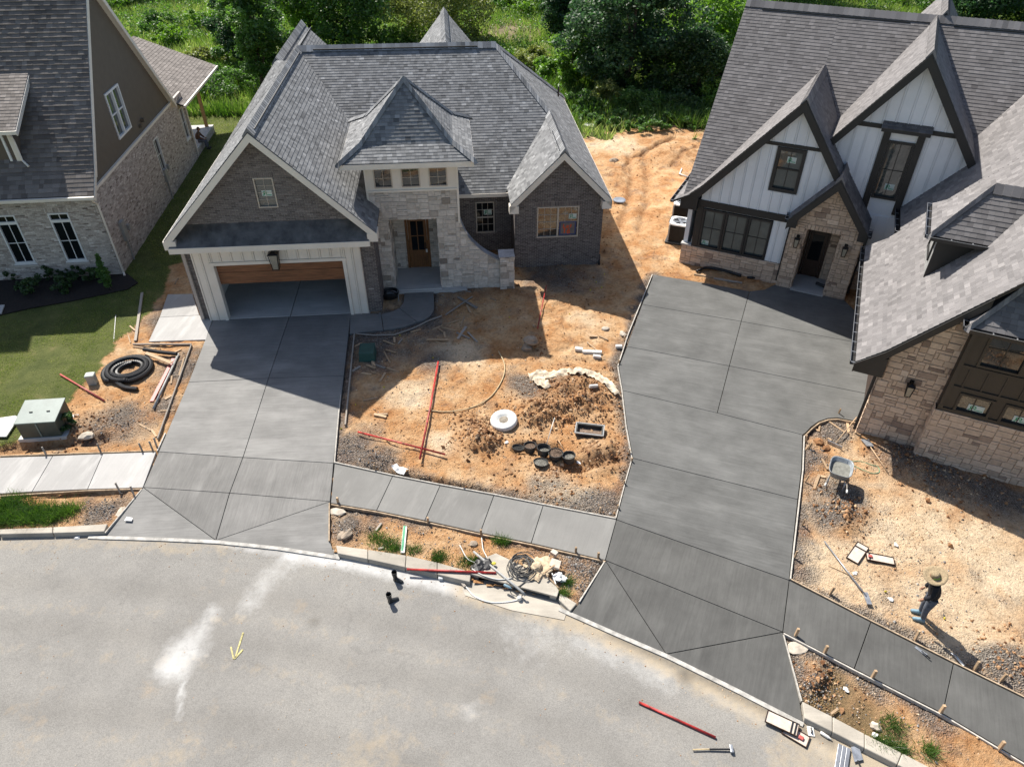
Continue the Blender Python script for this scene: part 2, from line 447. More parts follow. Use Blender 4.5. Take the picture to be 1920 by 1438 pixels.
def bricks(pl, region, holes=(), bw=.203, bh=.0677, mort=.011, proud=.009, mu=.5, sd=.15, soldier=()):
    """running-bond bricks over a convex region of a wall plane, holes = rectangles"""
    if area2(region) < 0: region = list(reversed(region))
    y0 = min(p[1] for p in region); y1 = max(p[1] for p in region); x0 = min(p[0] for p in region); x1 = max(p[0] for p in region)
    out = []; r = 0; y = y0
    hs = [(h[0], h[1], h[2], h[3]) for h in holes]; hall = hs + list(soldier)
    def put(rx):
        for (a, b, c, d) in rect_minus(rx, hall if rx not in soldcells else hs):
            if c - a < .02 or d - b < .012: continue
            p = clip_to([(a, b), (c, b), (c, d), (a, d)], region)
            if len(p) >= 3 and abs(area2(p)) > .0006:
                V, F = piece_mesh(pl, p, proud, proud, 0, 0); out.append((V, F, min(1, max(0, random.gauss(mu, sd)))))
    soldcells = set()
    for (sx0, sy0, sx1, sy1) in soldier:
        n = max(1, round((sx1 - sx0) / bh)); w = (sx1 - sx0) / n
        for i in range(n): soldcells.add((sx0 + i * w + mort / 2, sy0 + mort / 2, sx0 + (i + 1) * w - mort / 2, sy1 - mort / 2))
    for c in sorted(soldcells): put(c)
    while y < y1:
        x = x0 - (bw / 2 if r % 2 else 0) - random.uniform(0, .004)
        while x < x1:
            put((x + mort / 2, y + mort / 2, x + bw - mort / 2, y + bh - mort / 2)); x += bw
        y += bh; r += 1
    return out
def ashlar(pl, region, holes=(), unit=.09, maxw=6, maxh=3, mort=.014, proud=.028, mu=.55, sd=.15, dark=.08, minw=2):
    """random-range stones on a wall plane; region = convex polygon"""
    if area2(region) < 0: region = list(reversed(region))
    y0 = min(p[1] for p in region); y1 = max(p[1] for p in region); x0 = min(p[0] for p in region); x1 = max(p[0] for p in region)
    nx = int(math.ceil((x1 - x0) / unit)) + 1; ny = int(math.ceil((y1 - y0) / unit)) + 1
    used = [[False] * nx for _ in range(ny)]; out = []
    for j in range(ny):
        for i in range(nx):
            if used[j][i]: continue
            h = random.choices(range(1, maxh + 1), weights=[.55, 1, .55][:maxh])[0]
            w = random.randint(minw, maxw)
            if h == 1: w = min(maxw, w + 1)
            ww = 0
            while ww < w and i + ww < nx and not used[j][i + ww]: ww += 1
            if i + ww < nx and ww < w + 2 and (i + ww + 1 >= nx or used[j][min(nx - 1, i + ww + 1)]) and not used[j][i + ww]: ww += 1
            hh = 0
            while hh < h and j + hh < ny and all(not used[j + hh][i + k] for k in range(ww)): hh += 1
            for b in range(hh):
                for a in range(ww): used[j + b][i + a] = True
            X0, Y0 = x0 + i * unit + mort / 2, y0 + j * unit + mort / 2; X1, Y1 = x0 + (i + ww) * unit - mort / 2, y0 + (j + hh) * unit - mort / 2
            for (a, b, c, d) in rect_minus((X0, Y0, X1, Y1), holes):
                if c - a < .035 or d - b < .03: continue
                q = lambda: random.uniform(-.007, .007)
                p = clip_to([(a + q(), b + q()), (c + q(), b + q()), (c + q(), d + q()), (a + q(), d + q())], region)
                if len(p) < 3 or abs(area2(p)) < .002: continue
                pr = proud * random.uniform(.6, 1.35)
                t = random.gauss(mu, sd)
                if random.random() < dark: t = random.uniform(0, .22)
                V, F = piece_mesh(pl, p, pr, pr * random.uniform(.8, 1.15), min(v[1] for v in p), max(v[1] for v in p), chamfer=.012)
                out.append((V, F, min(1, max(0, t))))
    return out
def backing(pl, region, holes, parent, name, mat, thick=.12):
    """the wall behind its bricks or stones: region minus openings, extruded inwards"""
    m = MB()
    if area2(region) < 0: region = list(reversed(region))
    xs = sorted(set([min(p[0] for p in region), max(p[0] for p in region)] + [h[0] for h in holes] + [h[2] for h in holes]))
    ys = sorted(set([min(p[1] for p in region), max(p[1] for p in region)] + [h[1] for h in holes] + [h[3] for h in holes]))
    for i in range(len(xs) - 1):
        for j in range(len(ys) - 1):
            cx, cy = (xs[i] + xs[i + 1]) / 2, (ys[j] + ys[j + 1]) / 2
            if any(h[0] < cx < h[2] and h[1] < cy < h[3] for h in holes): continue
            p = clip_to([(xs[i], ys[j]), (xs[i + 1], ys[j]), (xs[i + 1], ys[j + 1]), (xs[i], ys[j + 1])], region)
            if len(p) >= 3: m.prism([pl.at(x, y, 0) for x, y in p], pl.n * -thick)
    return m.build(name, mat, parent, fixn=False)

def window(parent, pl, x0, y0, x1, y1, cols=2, rows=2, frame='tan_window', pane='pane_mirror', fw=.055, muntin=.022, depth=.02, split=None, recess=.05,
           sticker=None, muntin_mat=None, sill=None, name='window', rail_y=None):
    """window set into a plane: frame (the part) > panes, muntins, meeting rail, sticker"""
    f = MB()
    d0, d1 = -recess - .05, depth
    for (a, b, c, d) in ((x0, y0, x1, y0 + fw), (x0, y1 - fw, x1, y1), (x0, y0 + fw, x0 + fw, y1 - fw), (x1 - fw, y0 + fw, x1, y1 - fw)):
        f.prism([pl.at(a, b, d0), pl.at(c, b, d0), pl.at(c, d, d0), pl.at(a, d, d0)], pl.n * (d1 - d0))
    win = f.build(name, frame, parent, fixn=False)
    units = split or 1
    uw = (x1 - x0 - 2 * fw - (units - 1) * fw * 1.4) / units
    for k in range(units):
        ax = x0 + fw + k * (uw + fw * 1.4); bx = ax + uw
        if k:
            g = MB(); g.prism([pl.at(ax - fw * 1.4, y0 + fw, d0), pl.at(ax, y0 + fw, d0), pl.at(ax, y1 - fw, d0), pl.at(ax - fw * 1.4, y1 - fw, d0)], pl.n * (d1 - d0 - .004)); g.build('mullion', frame, win, fixn=False)
        ya, yb = y0 + fw, y1 - fw
        g = MB(); g.prism([pl.at(ax, ya, -recess - .02), pl.at(bx, ya, -recess - .02), pl.at(bx, yb, -recess - .02), pl.at(ax, yb, -recess - .02)], pl.n * .012); g.build('pane', pane, win, fixn=False)
        mm = MB()
        for c in range(1, cols):
            xx = ax + (bx - ax) * c / cols; mm.prism([pl.at(xx - muntin / 2, ya, -recess - .006), pl.at(xx + muntin / 2, ya, -recess - .006), pl.at(xx + muntin / 2, yb, -recess - .006), pl.at(xx - muntin / 2, yb, -recess - .006)], pl.n * .02)
        for r in range(1, rows):
            yy = ya + (yb - ya) * r / rows; mm.prism([pl.at(ax, yy - muntin / 2, -recess - .006), pl.at(bx, yy - muntin / 2, -recess - .006), pl.at(bx, yy + muntin / 2, -recess - .006), pl.at(ax, yy + muntin / 2, -recess - .006)], pl.n * .018)
        if mm.f: mm.build('muntin', muntin_mat or frame, win, fixn=False)
        if rail_y is not None:
            yy = ya + (yb - ya) * rail_y; g = MB(); g.prism([pl.at(ax, yy - .03, -recess - .004), pl.at(bx, yy - .03, -recess - .004), pl.at(bx, yy + .03, -recess - .004), pl.at(ax, yy + .03, -recess - .004)], pl.n * .035); g.build('meeting_rail', frame, win, fixn=False)
    if sticker:
        for (sx, sy, sw, sh) in sticker:
            g = MB(); e = -recess + .004
            g.prism([pl.at(sx, sy, e), pl.at(sx + sw, sy, e), pl.at(sx + sw, sy + sh, e), pl.at(sx, sy + sh, e)], pl.n * .002)
            e += .004
            # green looped leaf mark and two lines of print
            N = 14; pts = []
            for i in range(N):
                a = 2 * math.pi * i / N
                pts.append((sx + sw * .33 + math.cos(a) * sw * .20, sy + sh * .58 + math.sin(a) * sh * .30))
            inn = [(sx + sw * .33 + (x - sx - sw * .33) * .62, sy + sh * .58 + (y - sy - sh * .58) * .55) for x, y in pts]
            for i in range(N):
                if i in (10,): continue
                j = (i + 1) % N
                g.add([pl.at(*pts[i], e), pl.at(*pts[j], e), pl.at(*inn[j], e), pl.at(*inn[i], e)], [(0, 1, 2, 3)], 1)
            g.add([pl.at(sx + sw * .05, sy + sh * .06, e), pl.at(sx + sw * .16, sy + sh * .06, e), pl.at(sx + sw * .40, sy + sh * .62, e), pl.at(sx + sw * .30, sy + sh * .66, e)], [(0, 1, 2, 3)], 1)
            g.add([pl.at(sx + sw * .42, sy + sh * .14, e), pl.at(sx + sw * .93, sy + sh * .14, e), pl.at(sx + sw * .93, sy + sh * .26, e), pl.at(sx + sw * .42, sy + sh * .26, e)], [(0, 1, 2, 3)], 1)
            g.build('sticker', ['sticker_white', 'sticker_green'], win, fixn=False)
    if sill:
        g = MB(); g.prism([pl.at(x0 - .05, y0 - .07, -.02), pl.at(x1 + .05, y0 - .07, -.02), pl.at(x1 + .05, y0 - .005, -.02), pl.at(x0 - .05, y0 - .005, -.02)], pl.n * .06); g.build('sill', sill, win, fixn=False)
    return win
# ================================================================== GROUND, ROAD, CONCRETE
_FB = {}
def fbm(X, Y, scale, octaves=4, seed=0, gain=.5):
    """value noise in numpy, 0..1"""
    key = (X.shape, scale, octaves, seed, gain)
    if key not in _FB: _FB[key] = _fbm(X, Y, scale, octaves, seed, gain)
    return _FB[key]
def _fbm(X, Y, scale, octaves=4, seed=0, gain=.5):
    rg = np.random.default_rng(seed); tot = np.zeros_like(X, dtype=float); amp = 1; s = 0
    for o in range(octaves):
        L = rg.random((256, 256)); x = X * scale * 2 ** o + 37.7 * o + 1000; y = Y * scale * 2 ** o + 11.3 * o + 1000
        i = np.floor(x).astype(int); j = np.floor(y).astype(int); fx = x - i; fy = y - j
        fx = fx * fx * (3 - 2 * fx); fy = fy * fy * (3 - 2 * fy)
        i %= 255; j %= 255
        tot += amp * ((L[i, j] * (1 - fx) + L[i + 1, j] * fx) * (1 - fy) + (L[i, j + 1] * (1 - fx) + L[i + 1, j + 1] * fx) * fy)
        s += amp; amp *= gain
    return tot / s
def inside(X, Y, poly):
    r = np.zeros(X.shape, bool); n = len(poly)
    for i in range(n):
        x0, y0 = poly[i][0], poly[i][1]; x1, y1 = poly[(i + 1) % n][0], poly[(i + 1) % n][1]
        if y0 == y1: continue
        c = ((y0 > Y) != (y1 > Y)) & (X < (x1 - x0) * (Y - y0) / (y1 - y0) + x0); r ^= c
    return r
def dist_seg(X, Y, pts):
    d = np.full(X.shape, 1e9)
    for (a, b) in zip(pts[:-1], pts[1:]):
        ax, ay, bx, by = a[0], a[1], b[0], b[1]; L = (bx - ax) ** 2 + (by - ay) ** 2
        t = np.clip(((X - ax) * (bx - ax) + (Y - ay) * (by - ay)) / L, 0, 1)
        d = np.minimum(d, np.hypot(X - ax - t * (bx - ax), Y - ay - t * (by - ay)))
    return d
def gp(*px): return [G(x, y) for x, y in px]

ROAD_Z = -.10
# road edge (foot of kerbs and aprons), left to right
EDGE = [Vector((-60, 12.6, 0)), Vector((-20, 12.75, 0))] + gp((0, 1005), (197, 1001), (403, 1011), (628, 1041), (881, 1097), (1050, 1128), (1069, 1150), (1250, 1225), (1508, 1353), (1678, 1437), (1900, 1560)) + [Vector((30, -8, 0))]
EX = np.array([p.x for p in EDGE]); EY = np.array([p.y for p in EDGE])

# ---- concrete materials
def concrete(name, c, ang, streak=.16, blotch=.16):
    m, t, b = newmat(name)
    n1 = noise_tex(t, 1.0, 9, .78, stretch=(.9, 16, 1, ang)); r1 = ramp(t, [(.3, (1 - streak,) * 3), (.7, (1 + streak,) * 3)]); t.links.new(n1.outputs[0], r1.inputs[0])
    n2 = noise_tex(t, .9, 5, .6); r2 = ramp(t, [(.3, [x * (1 - blotch) for x in c]), (.7, [x * (1 + blotch) for x in c])]); t.links.new(n2.outputs[0], r2.inputs[0])
    n3 = noise_tex(t, 70, 2, .5, stretch=(.25, 5, 1, ang)); r3 = ramp(t, [(.3, (.92,) * 3), (.7, (1.07,) * 3)]); t.links.new(n3.outputs[0], r3.inputs[0])
    oi = _n(t, 'ShaderNodeObjectInfo'); r4 = ramp(t, [(0, (.9,) * 3), (1, (1.1,) * 3)]); t.links.new(oi.outputs['Random'], r4.inputs[0])
    o = mix(t, 1, mix(t, 1, mix(t, 1, r2.outputs[0], r1.outputs[0], 'MULTIPLY'), r3.outputs[0], 'MULTIPLY'), r4.outputs[0], 'MULTIPLY')
    # dried pale smears
    n5 = noise_tex(t, .55, 4, .7, stretch=(.6, 2.6, 1, ang)); r5 = ramp(t, [(.53, (0, 0, 0)), (.72, (.42,) * 3)]); t.links.new(n5.outputs[0], r5.inputs[0])
    o = mix(t, r5.outputs[0], o, [min(1, x * 1.75) for x in c])
    t.links.new(o, b.inputs['Base Color']); b.inputs['Roughness'].default_value = .8; b.inputs['Specular IOR Level'].default_value = .3
    bump(t, b, n3.outputs[0], .12, .006)
concrete('concrete_old_x', (.195, .191, .182), R_(4), .2, .17); concrete('concrete_old_y', (.165, .161, .153), R_(92), .2, .17)
concrete('concrete_new_x', (.116, .116, .111), R_(-19), .2, .22); concrete('concrete_new_y', (.090, .089, .084), R_(66), .16, .2)
concrete('concrete_pale', (.37, .36, .345), R_(85), .07, .07); concrete('concrete_mid', (.19, .186, .175), R_(70), .07, .1)
concrete('concrete_kerb', (.38, .345, .29), R_(0), .1, .2); concrete('concrete_pad', (.46, .45, .43), R_(0), .05, .08)
concrete('concrete_floor', (.42, .415, .40), R_(0), .05, .12)

def inset(poly, d):
    n = len(poly); a = area2([(p.x, p.y) for p in poly]); s = 1 if a > 0 else -1; out = []
    for i in range(n):
        p0, p, p1 = poly[i - 1], poly[i], poly[(i + 1) % n]
        e0 = Vector((p.x - p0.x, p.y - p0.y)).normalized(); e1 = Vector((p1.x - p.x, p1.y - p.y)).normalized()
        n0 = Vector((-e0.y, e0.x)) * s; n1 = Vector((-e1.y, e1.x)) * s
        m = (n0 + n1); k = d / max(.3, (1 + n0.dot(n1)));  q = Vector((p.x, p.y)) + m * k
        out.append(Vector((q.x, q.y, p.z)))
    return out
SLABS = []
def slab(px, mat, parent, z=None, thick=.13, gap=.018, name='slab', world=False):
    P = [Vector(p) for p in px] if world else gp(*px)
    SLABS.append([(p.x, p.y) for p in P])
    if z:
        for p, zz in zip(P, z): p.z = zz
    P = inset(P, gap / 2)
    if area2([(p.x, p.y) for p in P]) < 0: P.reverse()
    n = len(P); m = MB()
    m.add([Vector((p.x, p.y, p.z - thick)) for p in P] + P, [tuple(range(n, 2 * n))] + [(i, (i + 1) % n, n + (i + 1) % n, n + i) for i in range(n)])
    return m.build(name, mat, parent, bevel=.008)
def mid_(a, b, t=.5): return (a[0] + (b[0] - a[0]) * t, a[1] + (b[1] - a[1]) * t)
AZ = ROAD_Z + .035
# ---- driveway of the middle house
drv1 = structure(empty('driveway'))
A = [[(399, 600), (543, 592), (658, 587)], [(353.6, 716.5), (503.6, 709), (644.7, 704.5)], [(297.5, 846.6), (455.5, 857.5), (625.5, 868)], [(268.6, 913.5), (430.6, 924), (619, 940)]]
for j in range(3):
    for i in range(2):
        slab([A[j][i], A[j][i + 1], A[j + 1][i + 1], A[j + 1][i]], 'concrete_old_x' if j < 2 else 'concrete_old_y', drv1)
b0, b1, b2 = (196, 1002), (403.5, 1010), (627, 1038)
slab([A[3][0], b0, b1], 'concrete_old_x', drv1, [0, AZ, AZ]); slab([A[3][0], b1, A[3][1]], 'concrete_old_y', drv1, [0, AZ, 0])
slab([A[3][1], b1, A[3][2]], 'concrete_old_y', drv1, [0, AZ, 0]); slab([A[3][2], b1, b2, (619, 1014)], 'concrete_old_x', drv1, [0, AZ, AZ, -.04])
# ---- pad left of the garage
pad1 = structure(empty('side_pad'))
slab([(314, 551.6), (361, 551), (374, 591), (299, 595)], 'concrete_pale', pad1); slab([(299, 595), (374, 591), (398, 600), (386, 637), (278, 640.5)], 'concrete_pale', pad1)
# ---- walk to the front door, curved
walk = structure(empty('front_walk'))
W = lambda x, y: (640 + x * .16694, 520 + y * .1669)
slab([W(100, 400), W(450, 412), W(472, 590), W(90, 632)], 'concrete_old_x', walk, gap=.02)
slab([W(450, 412), W(560, 385), W(650, 345), W(850, 500), W(700, 555), W(472, 590)], 'concrete_old_x', walk, gap=.02)
slab([W(650, 345), W(695, 280), W(715, 105), W(1035, 100), W(1045, 350), W(1010, 420), W(940, 475), W(850, 500)], 'concrete_old_x', walk, gap=.02)
# ---- sidewalks
sw1 = structure(empty('pavement'))
T1 = [(-310, 868), (-200, 864.5), (-100, 861), (0, 857.5), (99, 854.5), (193, 850.5), (293, 847)]; B1 = [(-340, 942), (-240, 936), (-140, 931), (-43, 928), (60, 921.5), (164, 917), (268, 914)]
for i in range(6): slab([T1[i], T1[i + 1], B1[i + 1], B1[i]], 'concrete_pale', sw1)
T2 = [(627, 869), (736, 893), (825, 910.5), (926, 929), (1018.5, 947.5), (1156, 974)]; B2 = [(620, 943), (706, 957), (796.5, 975.5), (900.5, 998.5), (996, 1018), (1135, 1050)]
sw2 = structure(empty('pavement'))
for i in range(5): slab([T2[i], T2[i + 1], B2[i + 1], B2[i]], 'concrete_mid', sw2)
T3 = [(1480, 1087.5), (1633, 1166), (1788, 1244), (1945, 1321), (2110, 1400)]; B3 = [(1468, 1184.5), (1602, 1253), (1768, 1337), (1940, 1440), (2120, 1545)]
sw3 = structure(empty('pavement'))
for i in range(4): slab([T3[i], T3[i + 1], B3[i + 1], B3[i]], 'concrete_new_y', sw3)
# ---- driveway of the right house
drv2 = structure(empty('driveway'))
c0, c1, c2, c3 = (1405.5, 546), (1390, 602.7), (1367.7, 686), (1345, 774)
slab([(1225.7, 515), (1327, 531.7), c0, c1, (1204, 571)], 'concrete_new_x', drv2)
slab([c0, (1434, 543), (1453, 533.5), (1485.6, 537.5), (1543.7, 549.4), (1576, 556), (1608, 586.6), (1640, 600), (1640, 648), c1], 'concrete_new_x', drv2)
slab([(1204, 571), c1, c2, (1175.6, 649.5)], 'concrete_new_x', drv2); slab([c1, (1640, 648), (1640, 741), c2], 'concrete_new_x', drv2)
slab([(1175.6, 649.5), c2, c3, (1167.5, 732), (1160.5, 687)], 'concrete_new_x', drv2)
slab([c2, (1640, 741), (1640, 760), (1603, 789), (1589, 786.5), (1571, 783), (1553, 784), (1535, 790), (1521, 800), (1511, 811), (1505, 815), c3], 'concrete_new_x', drv2)
slab([(1167.5, 732), c3, (1505, 815), (1503, 880), (1496, 936), (1187, 859), (1176, 800)], 'concrete_new_x', drv2)
slab([(1187, 859), (1496, 936), (1488, 1010), (1480, 1087.5), (1156, 974), (1174, 905)], 'concrete_new_x', drv2)
slab([(1156, 974), (1480, 1087.5), (1468, 1184.5), (1135, 1050)], 'concrete_new_y', drv2)
d0, d1, d2 = (1069, 1148), (1250, 1223), (1508, 1351)
slab([(1135, 1050), d1, d0, (1087, 1127)], 'concrete_new_y', drv2, [0, AZ, AZ, -.04]); slab([(1135, 1050), (1468, 1184.5), d1], 'concrete_new_y', drv2, [0, 0, AZ])
slab([(1468, 1184.5), (1501, 1313), d2, d1], 'concrete_new_y', drv2, [0, -.05, AZ, AZ])
# pale pad at the right house's garage door
pad2 = structure(empty('garage_apron')); slab([(1641, 640), (1700, 640), (1690, 730), (1608, 788), (1641, 760)], 'concrete_pad', pad2, gap=.01)

# ---- kerbs
def kerb(front, back, name, label, z=.05, gaps=3):
    k = structure(empty(name))
    F = gp(*front); B = gp(*back)
    for i in range(len(F) - 1):
        e = .006
        f0 = F[i].lerp(F[i + 1], e); f1 = F[i + 1].lerp(F[i], e); g0 = B[i].lerp(B[i + 1], e); g1 = B[i + 1].lerp(B[i], e)
        m = MB(); P = [f0, f1, g1, g0]
        V = [Vector((p.x, p.y, ROAD_Z - .08)) for p in P] + [Vector((p.x, p.y, z)) for p in P]
        # front top edge set back a little: battered face
        for a, b in ((4, 7), (5, 6)): V[a] = V[a].lerp(V[b], .14)
        m.add(V, [(4, 5, 6, 7), (0, 1, 5, 4), (1, 2, 6, 5), (2, 3, 7, 6), (3, 0, 4, 7)]); m.build('kerb_stone', 'concrete_kerb', k, bevel=.02)
    return k
kerb([(-300, 1012), (-150, 1008), (0, 1005), (100, 1003), (196, 1000.5)], [(-300, 1000), (-150, 997), (0, 994), (100, 990), (203, 984)], 'kerb', '')
kerb([(634, 1042), (690, 1053), (760, 1069), (820, 1082), (881, 1096)], [(630, 1024), (690, 1032), (762, 1043), (820, 1056), (884, 1074)], 'kerb', '')
kerb([(1508, 1352), (1560, 1378), (1620, 1408), (1680, 1438), (1790, 1497)], [(1503, 1316), (1560, 1345), (1620, 1377), (1690, 1413), (1800, 1470)], 'kerb', '')
kerb([(1048, 1126), (1068, 1147)], [(1048, 1110), (1082, 1131)], 'kerb', '', z=.0)
# paint-splashed board lying along the foot of each apron
def apron_strip(px, name, label):
    P = gp(*px); m = MB()
    for a, b in zip(P[:-1], P[1:]):
        d = (b - a).normalized(); n = Vector((-d.y, d.x, 0)); w = .075
        m.add([a - n * w * .3 + Vector((0, 0, ROAD_Z + .03)), b - n * w * .3 + Vector((0, 0, ROAD_Z + .03)), b + n * w + Vector((0, 0, ROAD_Z + .045)), a + n * w + Vector((0, 0, ROAD_Z + .045)),
               a - n * w * .3 + Vector((0, 0, ROAD_Z - .02)), b - n * w * .3 + Vector((0, 0, ROAD_Z - .02))], [(0, 1, 2, 3), (4, 5, 1, 0)])
    o = m.build(name, 'form_white'); tag(o, label, 'board')
plain('form_white', (.46, .44, .40), .8, .25, 5, obj_rand=.1)
plain('form_wood', (.36, .27, .18), .85, .3, 6, obj_rand=.25)
plain('form_bleached', (.46, .43, .38), .85, .2, 9, obj_rand=.15)
apron_strip([(163, 1005), (300, 1009), (404, 1014), (520, 1026), (636, 1044)], 'form_board', 'cement-smeared board along the street edge of the left driveway apron')
apron_strip([(1048, 1140), (1150, 1185), (1252, 1229), (1380, 1292), (1507, 1357)], 'form_board', 'cement-smeared board along the street edge of the right driveway apron')

# ---- catch basin with kerb inlet
cb = empty('catch_basin'); tag(cb, 'concrete catch basin slab with a dark kerb inlet slot, under the cable coil', 'catch basin')
P = gp((882, 1079), (1044, 1122), (1048, 1110), (1036, 1090), (930, 1040), (905, 1050))
m = MB(); m.prism([Vector((p.x, p.y, .02)) for p in P], (0, 0, .06)); m.build('slab', 'concrete_kerb', cb, bevel=.015)
f0, f1 = G(882, 1079), G(1044, 1122)
m = MB()
for t0, t1 in ((0, .10), (.93, 1)):
    a, b = f0.lerp(f1, t0), f0.lerp(f1, t1); m = MB(); m.beam(a + Vector((0, .09, -.06)), b + Vector((0, .09, -.06)), .14, .16); m.build('pier', 'concrete_kerb', cb)
m = MB(); m.beam(f0 + Vector((0, .28, -.06)), f1 + Vector((0, .28, -.06)), .1, .16); m.build('throat', 'black_plastic', cb)
P = gp((866, 1100), (882, 1082), (1046, 1126), (1062, 1146), (1058, 1158), (960, 1140), (872, 1112)); m = MB()
m.add([Vector((p.x, p.y, ROAD_Z + .012)) for p in P], [tuple(range(7))]); m.build('gutter_apron', 'concrete_kerb', cb)

# ---- terrain of the building lots
def build_terrain():
    st = .085
    xs = np.arange(-26, 24.01, st); ys = np.arange(4.5, 62, st * 1.0)
    # coarser at the back
    ys = np.concatenate([np.arange(4.5, 30, st), np.arange(30, 48, .13), np.arange(48, 62, .3)])
    X, Y = np.meshgrid(xs, ys, indexing='ij')
    base = -.045 + .05 * (fbm(X, Y, .35, 3, 1) - .5) + .055 * (fbm(X, Y, 1.6, 4, 2) - .5)
    rough = np.clip((fbm(X, Y, .5, 3, 3) - .42) * 4, 0, 1)
    clods = np.clip(fbm(X, Y, 4.5, 3, 4, .6) - .5, 0, 1)
    grass = np.zeros(X.shape); gravel = np.zeros(X.shape); mud = np.zeros(X.shape); pale = np.zeros(X.shape); wet = np.zeros(X.shape)
    h_back = np.clip((Y - 30) / 4, 0, 1) * np.clip((X + 2) / 3, 0, 1)
    rid = np.abs(fbm(X, Y, 1.1, 4, 14, .55) - .5) * 2
    h = base + clods * .17 * (.25 + .75 * rough) + .05 * (fbm(X, Y, 3.4, 3, 15, .6) - .5) - .06 * np.clip(1 - rid * 5, 0, 1) * rough + h_back * .16 * (fbm(X, Y, 1.3, 4, 17, .6) - .5)
    def mound(px, r, ht, rg=.6, m=.8, sq=1.0):
        nonlocal h
        c = G(*px); d = np.hypot(X - c.x, (Y - c.y) / sq) / r * (1 + .5 * (fbm(X, Y, 1.3, 3, 50 + int(px[0]) % 3) - .5)); k = np.clip(1 - d, 0, 1); k = k * k * (3 - 2 * k)
        h = h + k * ht * (1 + rg * 2 * (fbm(X, Y, 2.6, 5, 60 + int(px[1]) % 3, .65) - .5)); mud[:] = np.maximum(mud, np.clip(k * 1.6, 0, 1) * m * np.clip(.25 + 1.6 * (fbm(X, Y, 2.2, 4, 9) - .3), 0, 1))
    mound((1080, 735), 1.9, .30, 1.2, .9); mound((1010, 770), 1.2, .22, 1.2, .9); mound((900, 825), .85, .30, 1.3, 1); mound((1130, 850), 1.1, .22, 1.2, .9)
    mound((890, 790), .8, .12, 1.2, .8); mound((700, 850), .8, .12, 1., .5); mound((1000, 640), .55, .30, .8, .5); mound((1580, 965), 1.0, .16, 1.4, .9); mound((665, 985), .5, .14, 1.2, .5)
    mound((1530, 1265), .55, .16, 1.2, .6); mound((160, 800), 1.2, .14, 1., .6); mound((1690, 850), 1.6, .12, 1.2, .6); mound((1150, 330), 2.0, .15, 1., .3); mound((1260, 290), 2.5, .25, 1., .3)
    mound((1900, 1240), .9, .14, 1.2, .8); mound((1050, 990), .0 + .6, .05, 1, .4); mound((1180, 620), .5, .06, 1., .2)
    def trench(px, w, dp):
        nonlocal h
        d = dist_seg(X, Y, gp(*px)) + .12 * (fbm(X, Y, 1.7, 3, 21) - .5); k = np.clip(1 - d / w, 0, 1); k = np.clip(k * 2.2, 0, 1)
        h = h - k * dp; mud[:] = np.maximum(mud, k * .7)
    trench([(700, 888), (760, 897), (830, 908), (905, 922)], .26, .22); trench([(975, 838), (1010, 838), (1040, 842)], .34, .24); trench([(1070, 872), (1110, 868), (1150, 862)], .3, .2)
    trench([(0, 838), (90, 832), (190, 822)], .28, .18); trench([(30, 925), (230, 925)], .12, .08)
    trench([(1190, 292), (1205, 288), (1214, 280), (1228, 276), (1236, 266), (1252, 262), (1262, 255)], .24, .18); trench([(1262, 308), (1275, 298), (1283, 286), (1300, 280), (1308, 272)], .2, .12); trench([(1180, 300), (1170, 310), (1172, 325)], .16, .1)
    # tyre ruts between the houses
    for off in (0, 1):
        pts = [(1160 + off * 38, 430), (1178 + off * 34, 380), (1185 + off * 30, 330), (1180 + off * 26, 290)]
        d = dist_seg(X, Y, gp(*pts)); k = np.clip(1 - d / .3, 0, 1); h = h - k * .15 * (.4 + 1.2 * fbm(X, Y, 4, 2, 5)); mud[:] = np.maximum(mud, k * .45)
    for pts in ([(1640, 930), (1700, 985), (1760, 1035), (1860, 1080)], [(1700, 900), (1760, 960), (1840, 1010), (1920, 1050)]):
        d = dist_seg(X, Y, gp(*pts)); k = np.clip(1 - d / .2, 0, 1); h = h - k * .035 * (.4 + 1.2 * fbm(X, Y, 5, 2, 6))
    # strips between pavement and kerb lie lower
    # lawn
    lawn = [Vector((-40, 27, 0)), Vector((-40, 16.3, 0)), G(0, 834), G(38, 825), G(60, 800), G(140, 742), G(165, 712), G(190, 690), G(202, 662), G(215, 641), G(251, 612), G(280, 580), G(306, 548), G(312, 500), Vector((-14.0, 29.5, 0)), Vector((-14.2, 60, 0)), Vector((-40, 60, 0)), Vector((-40, 30, 0))]
    n = fbm(X, Y, 1.5, 3, 31) - .5
    inl = inside(X + n * .5, Y + n * .5, [(p.x, p.y) for p in lawn]); grass[inl] = 1
    h = np.where(inl, base * .4 + .0, h)
    # weeds along the back edge of the right-hand lots
    backline = 46.4 + 5.5 * (fbm(X, Y, .45, 4, 33) - .5) - np.clip(6 - X, 0, 20) * .12
    grass = np.maximum(grass, ((Y > backline) & (X > -15)).astype(float))
    gl = lambda px, r: np.clip(1.3 * (1 - np.hypot(X - G(*px).x, Y - G(*px).y) / r) + (fbm(X, Y, 1.6, 4, 41) - .5) * 1.6, 0, 1)
